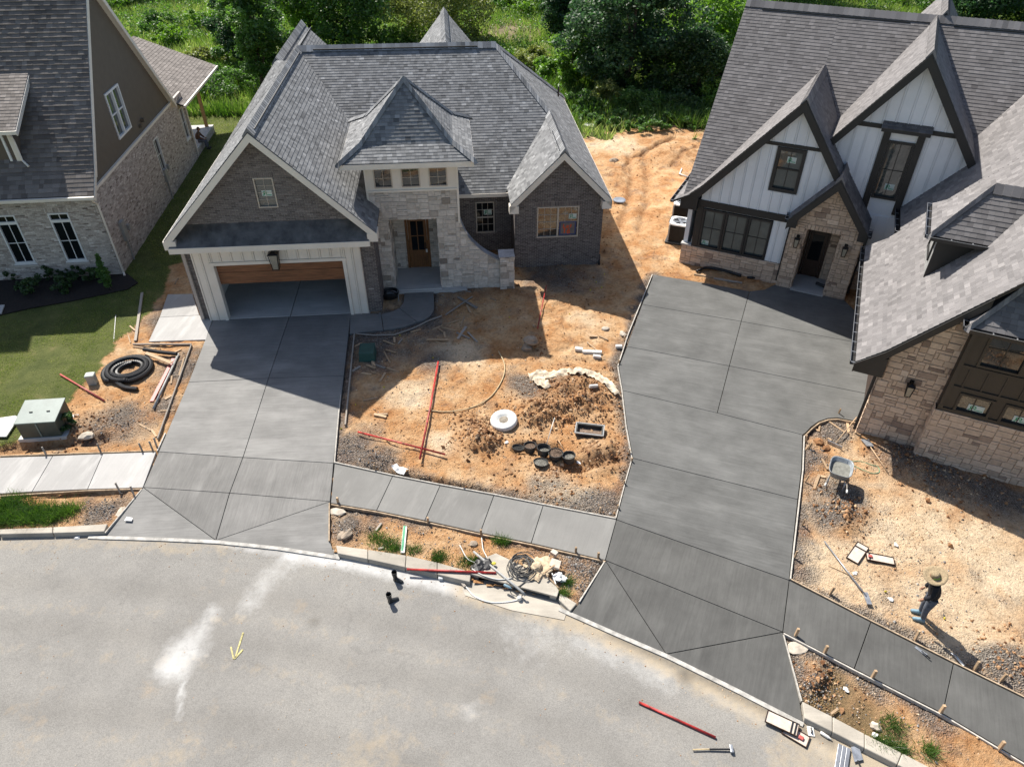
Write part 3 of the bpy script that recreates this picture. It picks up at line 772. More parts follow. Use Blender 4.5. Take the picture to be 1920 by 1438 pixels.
    for px, r in (((225, 790), 1.4), ((660, 845), 1.3), ((700, 870), 1.0), ((700, 640), 2.2), ((770, 600), 2.2), ((800, 560), 1.6), ((1060, 965), 2.2), ((1120, 955), 1.5), ((1085, 1060), 1.3), ((1060, 1030), .8), ((650, 985), .7), ((190, 955), .9), ((1515, 860), .8), ((1560, 800), 1.0), ((1580, 930), 1.3), ((1550, 960), 1.0), ((1520, 1290), 1.0), ((340, 690), 1.6), ((310, 760), .8), ((1000, 720), 1.1), ((1700, 850), 1.3), ((1780, 890), 1.4), ((1860, 920), 1.4), ((700, 985), .5), ((1500, 1070), .5), ((1880, 1260), 1.0), ((810, 680), 1.0), ((1170, 650), .8), ((300, 600), 1.4), ((880, 520), 2.0), ((1050, 520), 2.2)):
        gravel = np.maximum(gravel, gl(px, r))
    # a fringe of grey crushed stone and cement spill along the concrete edges
    fr_ = [[(627, 866), (736, 890), (825, 907), (926, 926), (1018, 944), (1156, 972), (1187, 858), (1160, 687), (1180, 625), (1226, 515)], [(1481, 1085), (1509, 816), (1522, 800), (1553, 783), (1603, 790)], [(1481, 1085), (1633, 1163), (1788, 1241), (1950, 1320)], [(655, 600), (645, 705), (627, 866)], [(660, 632), (760, 620), (810, 590), (815, 540)], [(1136, 1052), (1090, 1128)], [(1470, 1190), (1505, 1315)], [(620, 945), (706, 959), (796, 978)], [(1470, 1186), (1602, 1256), (1768, 1340)]]
    for line in fr_:
        d = dist_seg(X, Y, gp(*line)); k = np.clip(1 - d / .55, 0, 1); gravel = np.maximum(gravel, np.clip(k * 1.5 + (fbm(X, Y, 2.3, 4, 43) - .62) * 2, 0, 1)); h = h - np.clip(1 - d / .25, 0, 1) * .05
    for px, r in (((830, 830), .8), ((770, 740), .9), ((1720, 1000), 3.2), ((1850, 1050), 3.4), ((1800, 1150), 2.6), ((1600, 1080), 2.0), ((1150, 270), 2.2), ((1060, 925), 1.2), ((860, 660), 1.4), ((1100, 600), 1.0), ((1560, 1050), 1.4), ((1700, 1100), 1.2)): pale = np.maximum(pale, gl(px, r))
    for px, r in (((1570, 1318), 1.0), ((1605, 1342), .9), ((1650, 1370), .6)): 
        k = np.clip(gl(px, r) * 1.3, 0, 1); wet = np.maximum(wet, k); h = h - k * .05
    # flatten under slabs and houses
    for s in SLABS: h = np.where(inside(X, Y, s), -.17, h)
    h = np.where(inside(X, Y, [(p.x, p.y) for p in gp((882, 1079), (1044, 1122), (1048, 1110), (1036, 1090), (930, 1040), (905, 1050))]), -.32, h)
    strip = Y < np.interp(X, EX, EY) + 3.0
    h = np.minimum(h, .38)
    # remove what lies on the road side
    keep = Y > np.interp(X, EX, EY) + .10
    ni, nj = X.shape
    idx = np.arange(ni * nj).reshape(ni, nj)
    q = np.stack([idx[:-1, :-1], idx[1:, :-1], idx[1:, 1:], idx[:-1, 1:]], -1).reshape(-1, 4)
    kf = (keep[:-1, :-1] & keep[1:, :-1] & keep[1:, 1:] & keep[:-1, 1:]).reshape(-1)
    q = q[kf]
    used = np.zeros(ni * nj, bool); used[q.reshape(-1)] = True; remap = np.cumsum(used) - 1
    V = np.stack([X.reshape(-1), Y.reshape(-1), h.reshape(-1)], -1)[used]; q = remap[q]
    me = bpy.data.meshes.new('lot_ground'); me.vertices.add(len(V)); me.vertices.foreach_set('co', V.reshape(-1).astype(np.float32))
    me.loops.add(len(q) * 4); me.loops.foreach_set('vertex_index', q.reshape(-1).astype(np.int32))
    me.polygons.add(len(q)); me.polygons.foreach_set('loop_start', np.arange(0, len(q) * 4, 4, dtype=np.int32)); me.polygons.foreach_set('loop_total', np.full(len(q), 4, np.int32))
    me.update(); me.polygons.foreach_set('use_smooth', np.ones(len(q), bool))
    for nm, arr in (('grass', grass), ('gravel', gravel), ('mud', mud), ('pale', pale), ('wet', wet)):
        a = me.attributes.new(nm, 'FLOAT', 'POINT'); a.data.foreach_set('value', arr.reshape(-1)[used].astype(np.float32))
    # interpolators for placing things
    def height(x, y):
        i = int(np.clip((x - xs[0]) / st, 0, ni - 1)); j = int(np.clip(np.searchsorted(ys, y), 0, nj - 1)); return float(h[i, j])
    return me, height, (xs, ys, grass)
me, ground_h, GR = build_terrain()
def soil_mat():
    m, t, b = newmat('soil')
    at = lambda nme: _n(t, 'ShaderNodeAttribute', attribute_name=nme).outputs['Fac']
    n1 = noise_tex(t, .9, 9, .68); r1 = ramp(t, [(.26, (.31, .13, .046)), (.40, (.455, .23, .095)), (.53, (.55, .335, .17)), (.70, (.64, .46, .285))]); t.links.new(n1.outputs[0], r1.inputs[0])
    n2 = noise_tex(t, 9, 6, .7); r2 = ramp(t, [(.3, (.52, .47, .44)), (.48, (1, 1, 1)), (.7, (1.25, 1.25, 1.25))]); t.links.new(n2.outputs[0], r2.inputs[0])
    c = mix(t, .8, r1.outputs[0], r2.outputs[0], 'MULTIPLY')
    # small stones and chips
    vo = _n(t, 'ShaderNodeTexVoronoi'); vo.inputs['Scale'].default_value = 22; t.links.new(_n(t, 'ShaderNodeNewGeometry').outputs['Position'], vo.inputs['Vector'])
    rv = ramp(t, [(.10, (1, 1, 1)), (.22, (0, 0, 0))]); t.links.new(vo.outputs['Distance'], rv.inputs[0])
    nn = noise_tex(t, 2.0, 3); rn = ramp(t, [(.5, (0, 0, 0)), (.65, (.7,) * 3)]); t.links.new(nn.outputs[0], rn.inputs[0])
    st = mix(t, 1, rv.outputs[0], rn.outputs[0], 'MULTIPLY'); vc = ramp(t, [(0, (.22, .12, .06)), (.5, (.45, .36, .26)), (1, (.62, .55, .46))]); t.links.new(vo.outputs['Color'], vc.inputs[0])
    c = mix(t, st, c, vc.outputs[0])
    rp = ramp(t, [(.3, (.60, .44, .275)), (.7, (.74, .59, .41))]); t.links.new(n1.outputs[0], rp.inputs[0])
    c = mix(t, at('pale'), c, mix(t, .7, rp.outputs[0], r2.outputs[0], 'MULTIPLY'))
    # turned-over damp clay
    rm = ramp(t, [(.3, (.13, .058, .027)), (.5, (.30, .16, .075)), (.72, (.52, .34, .19))]); t.links.new(n2.outputs[0], rm.inputs[0])
    c = mix(t, at('mud'), c, rm.outputs[0])
    # crushed stone
    v2 = _n(t, 'ShaderNodeTexVoronoi'); v2.inputs['Scale'].default_value = 26; t.links.new(_n(t, 'ShaderNodeNewGeometry').outputs['Position'], v2.inputs['Vector'])
    rg = ramp(t, [(0, (.06, .057, .055)), (.45, (.15, .143, .135)), (.8, (.27, .255, .235)), (1, (.46, .44, .41))]); t.links.new(v2.outputs['Color'], rg.inputs[0])
    gm = mix(t, .5, rg.outputs[0], r2.outputs[0], 'MULTIPLY')
    ga = _n(t, 'ShaderNodeMath', operation='MULTIPLY'); ga.inputs[1].default_value = .8; t.links.new(at('gravel'), ga.inputs[0])
    c = mix(t, ga.outputs[0], c, gm)
    # soil under grass
    rs = ramp(t, [(.35, (.075, .095, .025)), (.58, (.135, .15, .045)), (.75, (.26, .21, .10))]); t.links.new(n1.outputs[0], rs.inputs[0])
    c = mix(t, at('grass'), c, rs.outputs[0])
    c = mix(t, at('wet'), c, (.24, .165, .085))
    t.links.new(c, b.inputs['Base Color']); b.inputs['Specular IOR Level'].default_value = .25
    rr = _n(t, 'ShaderNodeMapRange'); rr.inputs['To Min'].default_value = .95; rr.inputs['To Max'].default_value = .28; t.links.new(at('wet'), rr.inputs[0]); t.links.new(rr.outputs[0], b.inputs['Roughness'])
    hb = _n(t, 'ShaderNodeMath', operation='ADD'); nb = noise_tex(t, 14, 7, .75); t.links.new(nb.outputs[0], hb.inputs[0])
    rv2 = _n(t, 'ShaderNodeMath', operation='MULTIPLY'); t.links.new(at('gravel'), rv2.inputs[1]); t.links.new(v2.outputs['Distance'], rv2.inputs[0]); t.links.new(rv2.outputs[0], hb.inputs[1])
    bump(t, b, hb.outputs[0], 1.0, .10)
soil_mat()
me.materials.append(MATS['soil'])
lot = bpy.data.objects.new('ground', me); COL.objects.link(lot); structure(lot)

# ---- wide ground sheet reaching the horizon
m, t, b = newmat('field_soil')
n1 = noise_tex(t, .12, 8, .65); r1 = ramp(t, [(.3, (.075, .11, .024)), (.5, (.13, .18, .04)), (.62, (.20, .21, .07)), (.78, (.32, .26, .14))]); t.links.new(n1.outputs[0], r1.inputs[0])
n2 = noise_tex(t, 3, 5); r2 = ramp(t, [(.3, (.7,) * 3), (.7, (1.25,) * 3)]); t.links.new(n2.outputs[0], r2.inputs[0])
t.links.new(mix(t, 1, r1.outputs[0], r2.outputs[0], 'MULTIPLY'), b.inputs['Base Color']); b.inputs['Roughness'].default_value = .95
bump(t, b, n2.outputs[0], .8, .2)
mb = MB(); mb.add([(-900, -300, -.32), (900, -300, -.32), (900, 1500, -.32), (-900, 1500, -.32)], [(0, 1, 2, 3)]); structure(mb.build('terrain', 'field_soil'))
mb = MB(); N = 24
for i in range(N):
    x0, x1 = -90 + 180 * i / N, -90 + 180 * (i + 1) / N
    mb.add([(x0, 56, -.2), (x1, 56, -.2), (x1, 300, 3.0), (x0, 300, 3.0)], [(0, 1, 2, 3)])
structure(mb.build('terrain', 'field_soil'))
for (x0, x1) in ((-90, -25.5), (23.5, 90)):
    mb = MB(); mb.add([(x0, 16.2, -.11), (x1, 16.2, -.11), (x1, 57, -.11), (x0, 57, -.11)], [(0, 1, 2, 3)]); structure(mb.build('terrain', 'field_soil'))

# ---- road
def road_mat():
    m, t, b = newmat('asphalt')
    n0 = noise_tex(t, .3, 8, .7); r0 = ramp(t, [(.3, (.192, .184, .17)), (.5, (.24, .23, .212)), (.72, (.29, .275, .248))]); t.links.new(n0.outputs[0], r0.inputs[0])
    vo = _n(t, 'ShaderNodeTexVoronoi'); vo.inputs['Scale'].default_value = 55; t.links.new(_n(t, 'ShaderNodeNewGeometry').outputs['Position'], vo.inputs['Vector'])
    rv = ramp(t, [(0, (.74,) * 3), (.5, (1,) * 3), (1, (1.22,) * 3)]); t.links.new(vo.outputs['Color'], rv.inputs[0])
    c = mix(t, .8, r0.outputs[0], rv.outputs[0], 'MULTIPLY')
    n1 = noise_tex(t, .8, 6, .7); r1 = ramp(t, [(.60, (0,) * 3), (.72, (.38,) * 3)]); t.links.new(n1.outputs[0], r1.inputs[0]); c = mix(t, r1.outputs[0], c, (.40, .30, .19))
    n2 = noise_tex(t, .45, 7, .72, stretch=(1, 1.4, 1, .6)); r2 = ramp(t, [(.62, (0,) * 3), (.74, (.5,) * 3)]); t.links.new(n2.outputs[0], r2.inputs[0]); c = mix(t, r2.outputs[0], c, (.15, .148, .142))
    # cement spills: attribute painted on the sheet where cement dust lies
    a = _n(t, 'ShaderNodeAttribute', attribute_name='cement'); n3 = noise_tex(t, 3.5, 7, .7)
    ad = _n(t, 'ShaderNodeMath', operation='MULTIPLY_ADD'); t.links.new(n3.outputs[0], ad.inputs[0]); ad.inputs[1].default_value = 1.1; 
    sb = _n(t, 'ShaderNodeMath', operation='SUBTRACT'); t.links.new(a.outputs['Fac'], sb.inputs[0]); sb.inputs[1].default_value = .55; t.links.new(sb.outputs[0], ad.inputs[2])
    r3 = ramp(t, [(.30, (0,) * 3), (.62, (.25,) * 3), (1.0, (.68,) * 3)]); t.links.new(ad.outputs[0], r3.inputs[0]); c = mix(t, r3.outputs[0], c, (.58, .575, .56))
    a2 = _n(t, 'ShaderNodeAttribute', attribute_name='dirt'); ad2 = _n(t, 'ShaderNodeMath', operation='ADD'); t.links.new(a2.outputs['Fac'], ad2.inputs[0]); sb2 = _n(t, 'ShaderNodeMath', operation='SUBTRACT'); t.links.new(n3.outputs[0], sb2.inputs[0]); sb2.inputs[1].default_value = .5; t.links.new(sb2.outputs[0], ad2.inputs[1])
    r4 = ramp(t, [(.35, (0,) * 3), (.8, (.8,) * 3)]); t.links.new(ad2.outputs[0], r4.inputs[0]); c = mix(t, r4.outputs[0], c, (.40, .325, .225))
    a3 = _n(t, 'ShaderNodeAttribute', attribute_name='damp'); c = mix(t, a3.outputs['Fac'], c, (.11, .10, .085))
    vc = _n(t, 'ShaderNodeTexVoronoi', feature='DISTANCE_TO_EDGE'); vc.inputs['Scale'].default_value = .16; nw = noise_tex(t, .8, 6, .7); wv = _n(t, 'ShaderNodeVectorMath', operation='MULTIPLY_ADD'); wv.inputs[1].default_value = (1.6, 1.6, 0); t.links.new(nw.outputs['Color'], wv.inputs[0]); t.links.new(_n(t, 'ShaderNodeNewGeometry').outputs['Position'], wv.inputs[2]); t.links.new(wv.outputs[0], vc.inputs['Vector'])
    rc_ = ramp(t, [(.0, (.20,) * 3), (.0018, (0,) * 3)]); t.links.new(vc.outputs['Distance'], rc_.inputs[0]); c = mix(t, rc_.outputs[0], c, (.09, .085, .08))
    t.links.new(c, b.inputs['Base Color']); b.inputs['Roughness'].default_value = .9; b.inputs['Specular IOR Level'].default_value = .25
    bump(t, b, vo.outputs['Distance'], .35, .012)
road_mat()
xs = np.arange(-40, 40.01, .12); ys = np.arange(-6, 18.4, .12)
X, Y = np.meshgrid(xs, ys, indexing='ij')
cem = np.zeros(X.shape); dirt = np.zeros(X.shape); damp = np.zeros(X.shape)
def blob(arr, px, r, k=1.0):
    c = G(*px, ROAD_Z); arr[:] = np.maximum(arr, k * np.clip(1.25 * (1 - np.hypot(X - c.x, Y - c.y) / r), 0, 1))
def streak(arr, px, w, k=1.0):
    d = dist_seg(X, Y, [G(x, y, ROAD_Z) for x, y in px]); arr[:] = np.maximum(arr, k * np.clip(1.2 * (1 - d / w), 0, 1))
blob(cem, (350, 1215), .85, 1.0); blob(cem, (328, 1245), .75, 1.1); blob(cem, (368, 1195), .65, .9); streak(cem, [(400, 1145), (365, 1190)], .45, .7); streak(cem, [(343, 1260), (338, 1310), (336, 1345)], .16, .8)
streak(cem, [(545, 1050), (500, 1090), (470, 1130)], .7, .62); streak(cem, [(540, 1042), (640, 1053), (760, 1080), (870, 1108)], .42, 1.0); streak(cem, [(420, 1020), (540, 1040)], .25, .7)
blob(cem, (1000, 1190), 1.8, .45); blob(cem, (900, 1340), 1.0, .3); streak(cem, [(1090, 1200), (1170, 1235), (1250, 1270)], .7, .65); blob(cem, (1500, 1330), .6, .5); blob(cem, (880, 1335), .5, .55)
streak(cem, [(1330, 1300), (1430, 1350)], .3, .6); blob(cem, (1540, 1390), .5, .8)
for tr_ in ([(0, 1090), (500, 1120), (1000, 1230), (1400, 1420)], [(0, 1170), (480, 1205), (900, 1300), (1200, 1438)], [(0, 1330), (420, 1350), (800, 1438)]): streak(damp, tr_, .5, .16); streak(dirt, [(x, y + 45) for x, y in tr_], .6, .36)
streak(dirt, [(0, 1012), (200, 1012), (420, 1024)], .9, .5); streak(dirt, [(870, 1105), (1060, 1155), (1250, 1240), (1420, 1330)], .8, .75); streak(dirt, [(1500, 1370), (1700, 1460)], .9, .8); blob(dirt, (700, 1430), 2.0, .5); blob(dirt, (300, 1420), 2.0, .4); blob(dirt, (1500, 1430), 1.4, .6)
streak(damp, [(1150, 1190), (1250, 1237), (1420, 1320), (1500, 1362), (1560, 1392)], .20, .65); blob(damp, (1285, 1265), .3, .8); blob(damp, (955, 1135), .3, .5); blob(damp, (590, 1165), .25, .5)
ni, nj = X.shape; idx = np.arange(ni * nj).reshape(ni, nj)
Zr = ROAD_Z - .012 * (fbm(X, Y, .3, 3, 8) - .5)
q = np.stack([idx[:-1, :-1], idx[1:, :-1], idx[1:, 1:], idx[:-1, 1:]], -1).reshape(-1, 4)
me = bpy.data.meshes.new('road'); me.vertices.add(ni * nj); me.vertices.foreach_set('co', np.stack([X.reshape(-1), Y.reshape(-1), Zr.reshape(-1)], -1).reshape(-1).astype(np.float32))
me.loops.add(len(q) * 4); me.loops.foreach_set('vertex_index', q.reshape(-1).astype(np.int32)); me.polygons.add(len(q))
me.polygons.foreach_set('loop_start', np.arange(0, len(q) * 4, 4, dtype=np.int32)); me.polygons.foreach_set('loop_total', np.full(len(q), 4, np.int32)); me.update()
# the sheet stops under the kerbs
for nm, arr in (('cement', cem), ('dirt', dirt), ('damp', damp)):
    a = me.attributes.new(nm, 'FLOAT', 'POINT'); a.data.foreach_set('value', arr.reshape(-1).astype(np.float32))
bm = bmesh.new(); bm.from_mesh(me)
lim = lambda p: p.y > np.interp(p.x, EX, EY) + .35
bmesh.ops.delete(bm, geom=[f for f in bm.faces if lim(f.calc_center_median())], context='FACES'); bm.to_mesh(me); bm.free()
me.materials.append(MATS['asphalt']); road = bpy.data.objects.new('road', me); COL.objects.link(road); structure(road)
# sprayed arrow
m = MB(); z = ROAD_Z + .012
def stroke(p, q, w=.035):
    p, q = G(*p, z), G(*q, z); d = (q - p).normalized(); n = Vector((-d.y, d.x, 0)) * w; m.add([p - n, q - n * .8, q + n * .8, p + n], [(0, 1, 2, 3)])
stroke((456, 1185), (441, 1232), .022); stroke((433, 1212), (438, 1235), .02); stroke((455, 1217), (439, 1235), .026)
o = m.build('painted_arrow', 'yellow_paint'); tag(o, 'sprayed yellow arrow on the grey road surface', 'arrow')
# mulch bed in front of the left house
P = [Vector((-23.5, 26.6, 0)), G(0, 592), G(60, 578), G(131, 566), G(204, 551), G(240, 543), G(259, 531), G(240, 515), Vector((-17.2, 27.7, 0)), Vector((-24, 27.2, 0))]
m = MB(); m.prism([Vector((p.x, p.y, .0)) for p in P], (0, 0, .035)); o = m.build('mulch_bed', 'mulch'); structure(o)
# ================================================================== HOUSES
def box_body(parent, a0, a1, b0, b1, z0, z1, mat, name='wall'):
    m = MB(); m.box((a0, b0, z0), (a1, b1, z1)); return m.build(name, mat, parent)
def deck(parent, polys, name, mat='roof_felt', thick=.10):
    """roof deck: sheets just under the shingles"""
    m = MB()
    for p in polys:
        P = [Vector(q) for q in p]; m.prism([q - Vector((0, 0, .006)) for q in P], (0, 0, -thick))
    return m.build(name, mat, parent)
def lantern(parent, pl, x, y, h=.55, w=.2, name='wall_lantern'):
    """black wall lantern: back plate (part), arm, cage, roof, glass"""
    m = MB(); m.prism([pl.at(x - .06, y + h * .62, .0), pl.at(x + .06, y + h * .62, .0), pl.at(x + .06, y + h * 1.05, .0), pl.at(x - .06, y + h * 1.05, .0)], pl.n * .03)
    root = m.build(name, 'black_metal', parent, fixn=False)
    m = MB(); c = pl.at(x, 0, .20); c0 = c.copy()
    top, bot = y + h * .82, y
    m.beam(pl.at(x, y + h * .98, .0), pl.at(x, y + h * .98, .20), .04, .04); m.beam(pl.at(x, y + h * .98, .2), pl.at(x, top, .2), .03, .03)
    m.build('arm', 'black_metal', root, fixn=False)
    u, n, Z = pl.u, pl.n, Vector((0, 0, 1)); m = MB()
    C = pl.at(x, 0, .2); wt, wb = w * .55, w * .38
    cor = lambda k, ww: C + u * (ww * (1, 1, -1, -1)[k]) + n * (ww * (1, -1, -1, 1)[k])
    zt = C.z * 0 + top; base = lambda k, ww, yy: cor(k, ww) + Z * yy
    for k in range(4):
        m.beam(base(k, wb, bot), base(k, wt, top), .02, .02); m.beam(base(k, wb, bot), base((k + 1) % 4, wb, bot), .02, .02); m.beam(base(k, wt, top), base((k + 1) % 4, wt, top), .025, .025)
    m.build('cage', 'black_metal', root, fixn=False)
    m = MB(); P = [base(k, wt * 1.2, top) for k in range(4)]; Q = [base(k, wt * .35, top + h * .13) for k in range(4)]
    m.add(P + Q, [(0, 1, 5, 4), (1, 2, 6, 5), (2, 3, 7, 6), (3, 0, 4, 7), (4, 5, 6, 7), (3, 2, 1, 0)]); m.build('cap', 'black_metal', root)
    m = MB(); P = [base(k, wb * .85, bot + .02) for k in range(4)]; Q = [base(k, wt * .85, top - .02) for k in range(4)]
    m.add(P + Q, [(0, 1, 5, 4), (1, 2, 6, 5), (2, 3, 7, 6), (3, 0, 4, 7)]); m.build('glass', 'lamp_glass', root)
    return root
def trim_run(parent, pts, w, h, mat, name='fascia'):
    for p, q in zip(pts[:-1], pts[1:]):
        m = MB(); m.beam(p, q, w, h); m.build(name, mat, parent)

def siding(parent, pl, region, step, mat, holes=(), x_off=.2, w=.05, groove=.016, thick=.028, dep=.05):
    """board and batten: boards with a batten standing in the groove between them"""
    if area2(region) < 0: region = list(reversed(region))
    x0 = min(p[0] for p in region); x1 = max(p[0] for p in region); y0 = min(p[1] for p in region); y1 = max(p[1] for p in region)
    def put(a, b, d, nm):
        for r in rect_minus((a, y0, b, y1), holes):
            q = clip_to([(r[0], r[1]), (r[2], r[1]), (r[2], r[3]), (r[0], r[3])], region)
            if len(q) >= 3 and abs(area2(q)) > .003:
                V, F = piece_mesh(pl, q, d, d, 0, 0); m = MB(); m.add(V, F); m.build(nm, mat, parent, fixn=False)
    x = x0; nx = x0 + x_off
    while x < x1:
        e = min(nx - w / 2 - groove, x1)
        if e - x > .02: put(x, e, thick, 'board')
        if nx + w / 2 < x1: put(nx - w / 2, nx + w / 2, dep, 'batten')
        x = nx + w / 2 + groove; nx += step
# ------------------------------------------------------------------ MIDDLE HOUSE
MO = (-12.03, 23.87)
HM = empty('brick_house', (MO[0], MO[1], 0), R_(5.0)); tag(HM, 'dark brick house with pale stone entry tower, open garage and grey shingle roof', 'house')
FRONT = lambda b: Plane((0, b, 0), (1, 0, 0), (0, 0, 1))
LEFTW = lambda a: Plane((a, 0, 0), (0, -1, 0), (0, 0, 1))      # faces -a ; x runs -b
RIGHTW = lambda a: Plane((a, 0, 0), (0, 1, 0), (0, 0, 1))      # faces +a ; x runs +b

RZ, GA = 7.5, 3.2                      # ridge height, garage ridge position
zr = lambda a: RZ - abs(a - GA)        # garage roof top
# garage front wall
gf = FRONT(.14)
holes = [(.72, -1, 5.58, 2.46), (2.84, 4.56, 3.57, 5.70)]
up = [(-.35, 3.0), (6.78, 3.0), (6.78, 3.74), (GA, 7.32), (-.35, 3.77)]
w = backing(gf, up, holes, HM, 'garage_gable', 'mortar_dark')
emit(bricks(gf, up, holes, soldier=[(2.74, 5.71, 3.68, 5.91)]), w, 'brick', 'brick_dark', 'brick_courses', one_by_one=False)
for rg in ([(-.35, -.1), (.75, -.1), (.75, 3.0), (-.35, 3.0)], [(5.55, -.1), (6.78, -.1), (6.78, 3.0), (5.55, 3.0)]):
    w = backing(gf, rg, holes, HM, 'garage_wall', 'mortar_dark'); emit(bricks(gf, rg, holes), w, 'brick', 'brick_dark', 'brick_courses', one_by_one=False)
rw = RIGHTW(6.78); rg = [(.14, -.1), (1.75, -.1), (1.75, 3.7), (.14, 3.7)]
w = backing(rw, rg, [], HM, 'garage_side_wall', 'mortar_dark'); emit(bricks(rw, rg), w, 'brick', 'brick_dark', 'brick_courses', one_by_one=False)
lw = LEFTW(-.35); rg = [(-15, -.1), (-.02, -.1), (-.02, 3.6), (-15, 3.6)]
w = backing(lw, rg, [], HM, 'garage_side_wall', 'mortar_dark'); emit(bricks(lw, rg), w, 'brick', 'brick_dark', 'brick_courses', one_by_one=False)
window(HM, gf, 2.86, 4.58, 3.56, 5.70, 2, 4, 'tan_window', 'pane_grey', .045, .016, sticker=[(3.06, 5.0, .36, .22)])
# garage interior
box_body(HM, -.2, 6.6, 6.2, 6.35, 0, 3.2, 'interior_white', 'garage_back_wall')
box_body(HM, .0, .12, .3, 6.2, 0, 3.2, 'interior_white', 'garage_inner_wall'); box_body(HM, 6.3, 6.42, .3, 6.2, 0, 3.2, 'interior_white', 'garage_inner_wall')
box_body(HM, -.2, 6.6, .3, 6.3, 3.0, 3.1, 'interior_white', 'garage_ceiling')
fl = empty('garage_floor', parent=HM)
for a0, a1 in ((.12, 3.12), (3.15, 6.3)): 
    m = MB(); m.box((a0, .0, -.12), (a1, 6.2, .02)); m.build('floor_slab', 'concrete_floor', fl)
# white board-and-batten surround
sur = empty('garage_surround', parent=HM)
for (a0, a1, z0, z1) in ((0, .74, 0, 3.34), (5.56, 6.26, 0, 3.34), (.74, 5.56, 2.50, 3.34)):
    m = MB(); m.box((a0, -.02, z0), (a1, .13, z1)); m.build('backing_board', 'white_trim', sur)
siding(sur, FRONT(-.02), [(0, 0), (.74, 0), (.74, 3.34), (0, 3.34)], .31, 'white_trim', x_off=.04); siding(sur, FRONT(-.02), [(5.56, 0), (6.26, 0), (6.26, 3.34), (5.56, 3.34)], .31, 'white_trim', x_off=.09); siding(sur, FRONT(-.02), [(.76, 2.56), (5.54, 2.56), (5.54, 3.34), (.76, 3.34)], .41, 'white_trim', x_off=.3)
for (a0, a1, z0, z1) in ((.60, 5.70, 2.43, 2.55), (.62, .745, 0, 2.43), (5.555, 5.68, 0, 2.43)):
    m = MB(); m.box((a0, -.10, z0), (a1, .2, z1)); m.build('casing', 'white_trim', sur)
gd = empty('garage_door', parent=HM)
for z0, z1 in ((1.50, 1.99), (2.0, 2.5)):
    m = MB(); m.box((.74, .16, z0), (5.56, .21, z1)); m.build('door_section', 'wood_door', gd, bevel=.012)
# metal skirt roof
sk = MB(); P = [(-.5, -.50, 3.42), (6.72, -.50, 3.42), (6.38, .14, 4.05), (-.12, .14, 4.05)]; sk.prism(P, (0, 0, -.05)); sk_o = sk.build('skirt_roof', 'metal_roof', HM)
m = MB(); m.add([(-.5, -.5, 3.42), (-.12, .14, 4.05), (-.5, .14, 3.42)], [(0, 1, 2)]); m.add([(6.72, -.5, 3.42), (6.72, .14, 3.42), (6.38, .14, 4.05)], [(0, 1, 2)]); m.build('end_flashing', 'flashing', sk_o, kind='stuff')
m = MB(); m.box((-.52, -.53, 3.2), (6.74, -.47, 3.415)); m.build('fascia', 'white_trim', sk_o); m = MB(); m.box((-.5, -.47, 3.2), (6.72, .14, 3.23)); m.build('soffit', 'white_trim', sk_o)
lantern(HM, FRONT(-.10), 3.1, 2.32, .78, .30)

# right block
rb = FRONT(3.29); holes = [(13.42, 1.34, 15.27, 2.80)]; C2 = 14.45
rg = [(12.49, -.1), (16.28, -.1), (16.28, 3.28), (C2, 5.08), (12.49, 3.16)]
w = backing(rb, rg, holes, HM, 'right_front_wall', 'mortar_dark'); emit(bricks(rb, rg, holes, mu=.38, soldier=[(13.3, 2.81, 15.4, 3.01)]), w, 'brick', 'brick_dark', 'brick_courses', one_by_one=False)
w2 = window(HM, rb, 13.44, 1.36, 15.25, 2.78, 3, 4, 'tan_window', 'pane_mirror', .05, .016, split=2, sticker=[(14.82, 2.18, .34, .24)])
lw = LEFTW(12.49); rg = [(-5.1, -.1), (-3.29, -.1), (-3.29, 3.2), (-5.1, 3.2)]
w = backing(lw, rg, [], HM, 'right_side_wall', 'mortar_dark'); emit(bricks(lw, rg, mu=.38), w, 'brick', 'brick_dark', 'brick_courses', one_by_one=False)
rw = RIGHTW(16.28); rg = [(3.29, -.1), (17, -.1), (17, 3.3), (3.29, 3.3)]
w = backing(rw, rg, [], HM, 'right_side_wall', 'mortar_dark'); emit(bricks(rw, rg, mu=.38), w, 'brick', 'brick_dark', 'brick_courses', one_by_one=False)
# lot poster in the lower right sash
e = -.03; px0, py0, px1, py1 = 14.42, 1.44, 15.16, 2.06
m = MB(); m.prism([rb.at(px0, py0, e), rb.at(px1, py0, e), rb.at(px1, py1, e), rb.at(px0, py1, e)], rb.n * .003)
m.prism([rb.at(px0 + .07, py0 + .06, e + .005), rb.at(px1 - .07, py0 + .06, e + .005), rb.at(px1 - .07, py1 - .05, e + .005), rb.at(px0 + .07, py1 - .05, e + .005)], rb.n * .002, 1)
def letters(txt, pl, x, y, h, d, slant=.0):
    """block strokes for a few hand-painted characters"""
    S = {'L': [((0, 1), (0, 0)), ((0, 0), (.55, 0))], 'o': [((.05, 0), (.5, 0)), ((.5, 0), (.5, .55)), ((.5, .55), (.05, .55)), ((.05, .55), (.05, 0))], 't': [((.28, 0), (.28, .95)), ((.05, .6), (.52, .6))],
         '1': [((.25, 0), (.25, 1)), ((.25, 1), (.08, .8))], '6': [((.45, 1), (.08, .5)), ((.08, .5), (.08, 0)), ((.08, 0), (.52, 0)), ((.52, 0), (.52, .5)), ((.52, .5), (.08, .5))]}
    out = []
    for ch in txt:
        for p, q in S[ch]:
            a = pl.at(x + (p[0] + slant * p[1]) * h, y + p[1] * h, d); b = pl.at(x + (q[0] + slant * q[1]) * h, y + q[1] * h, d); out.append((a, b))
        x += h * .78
    return out
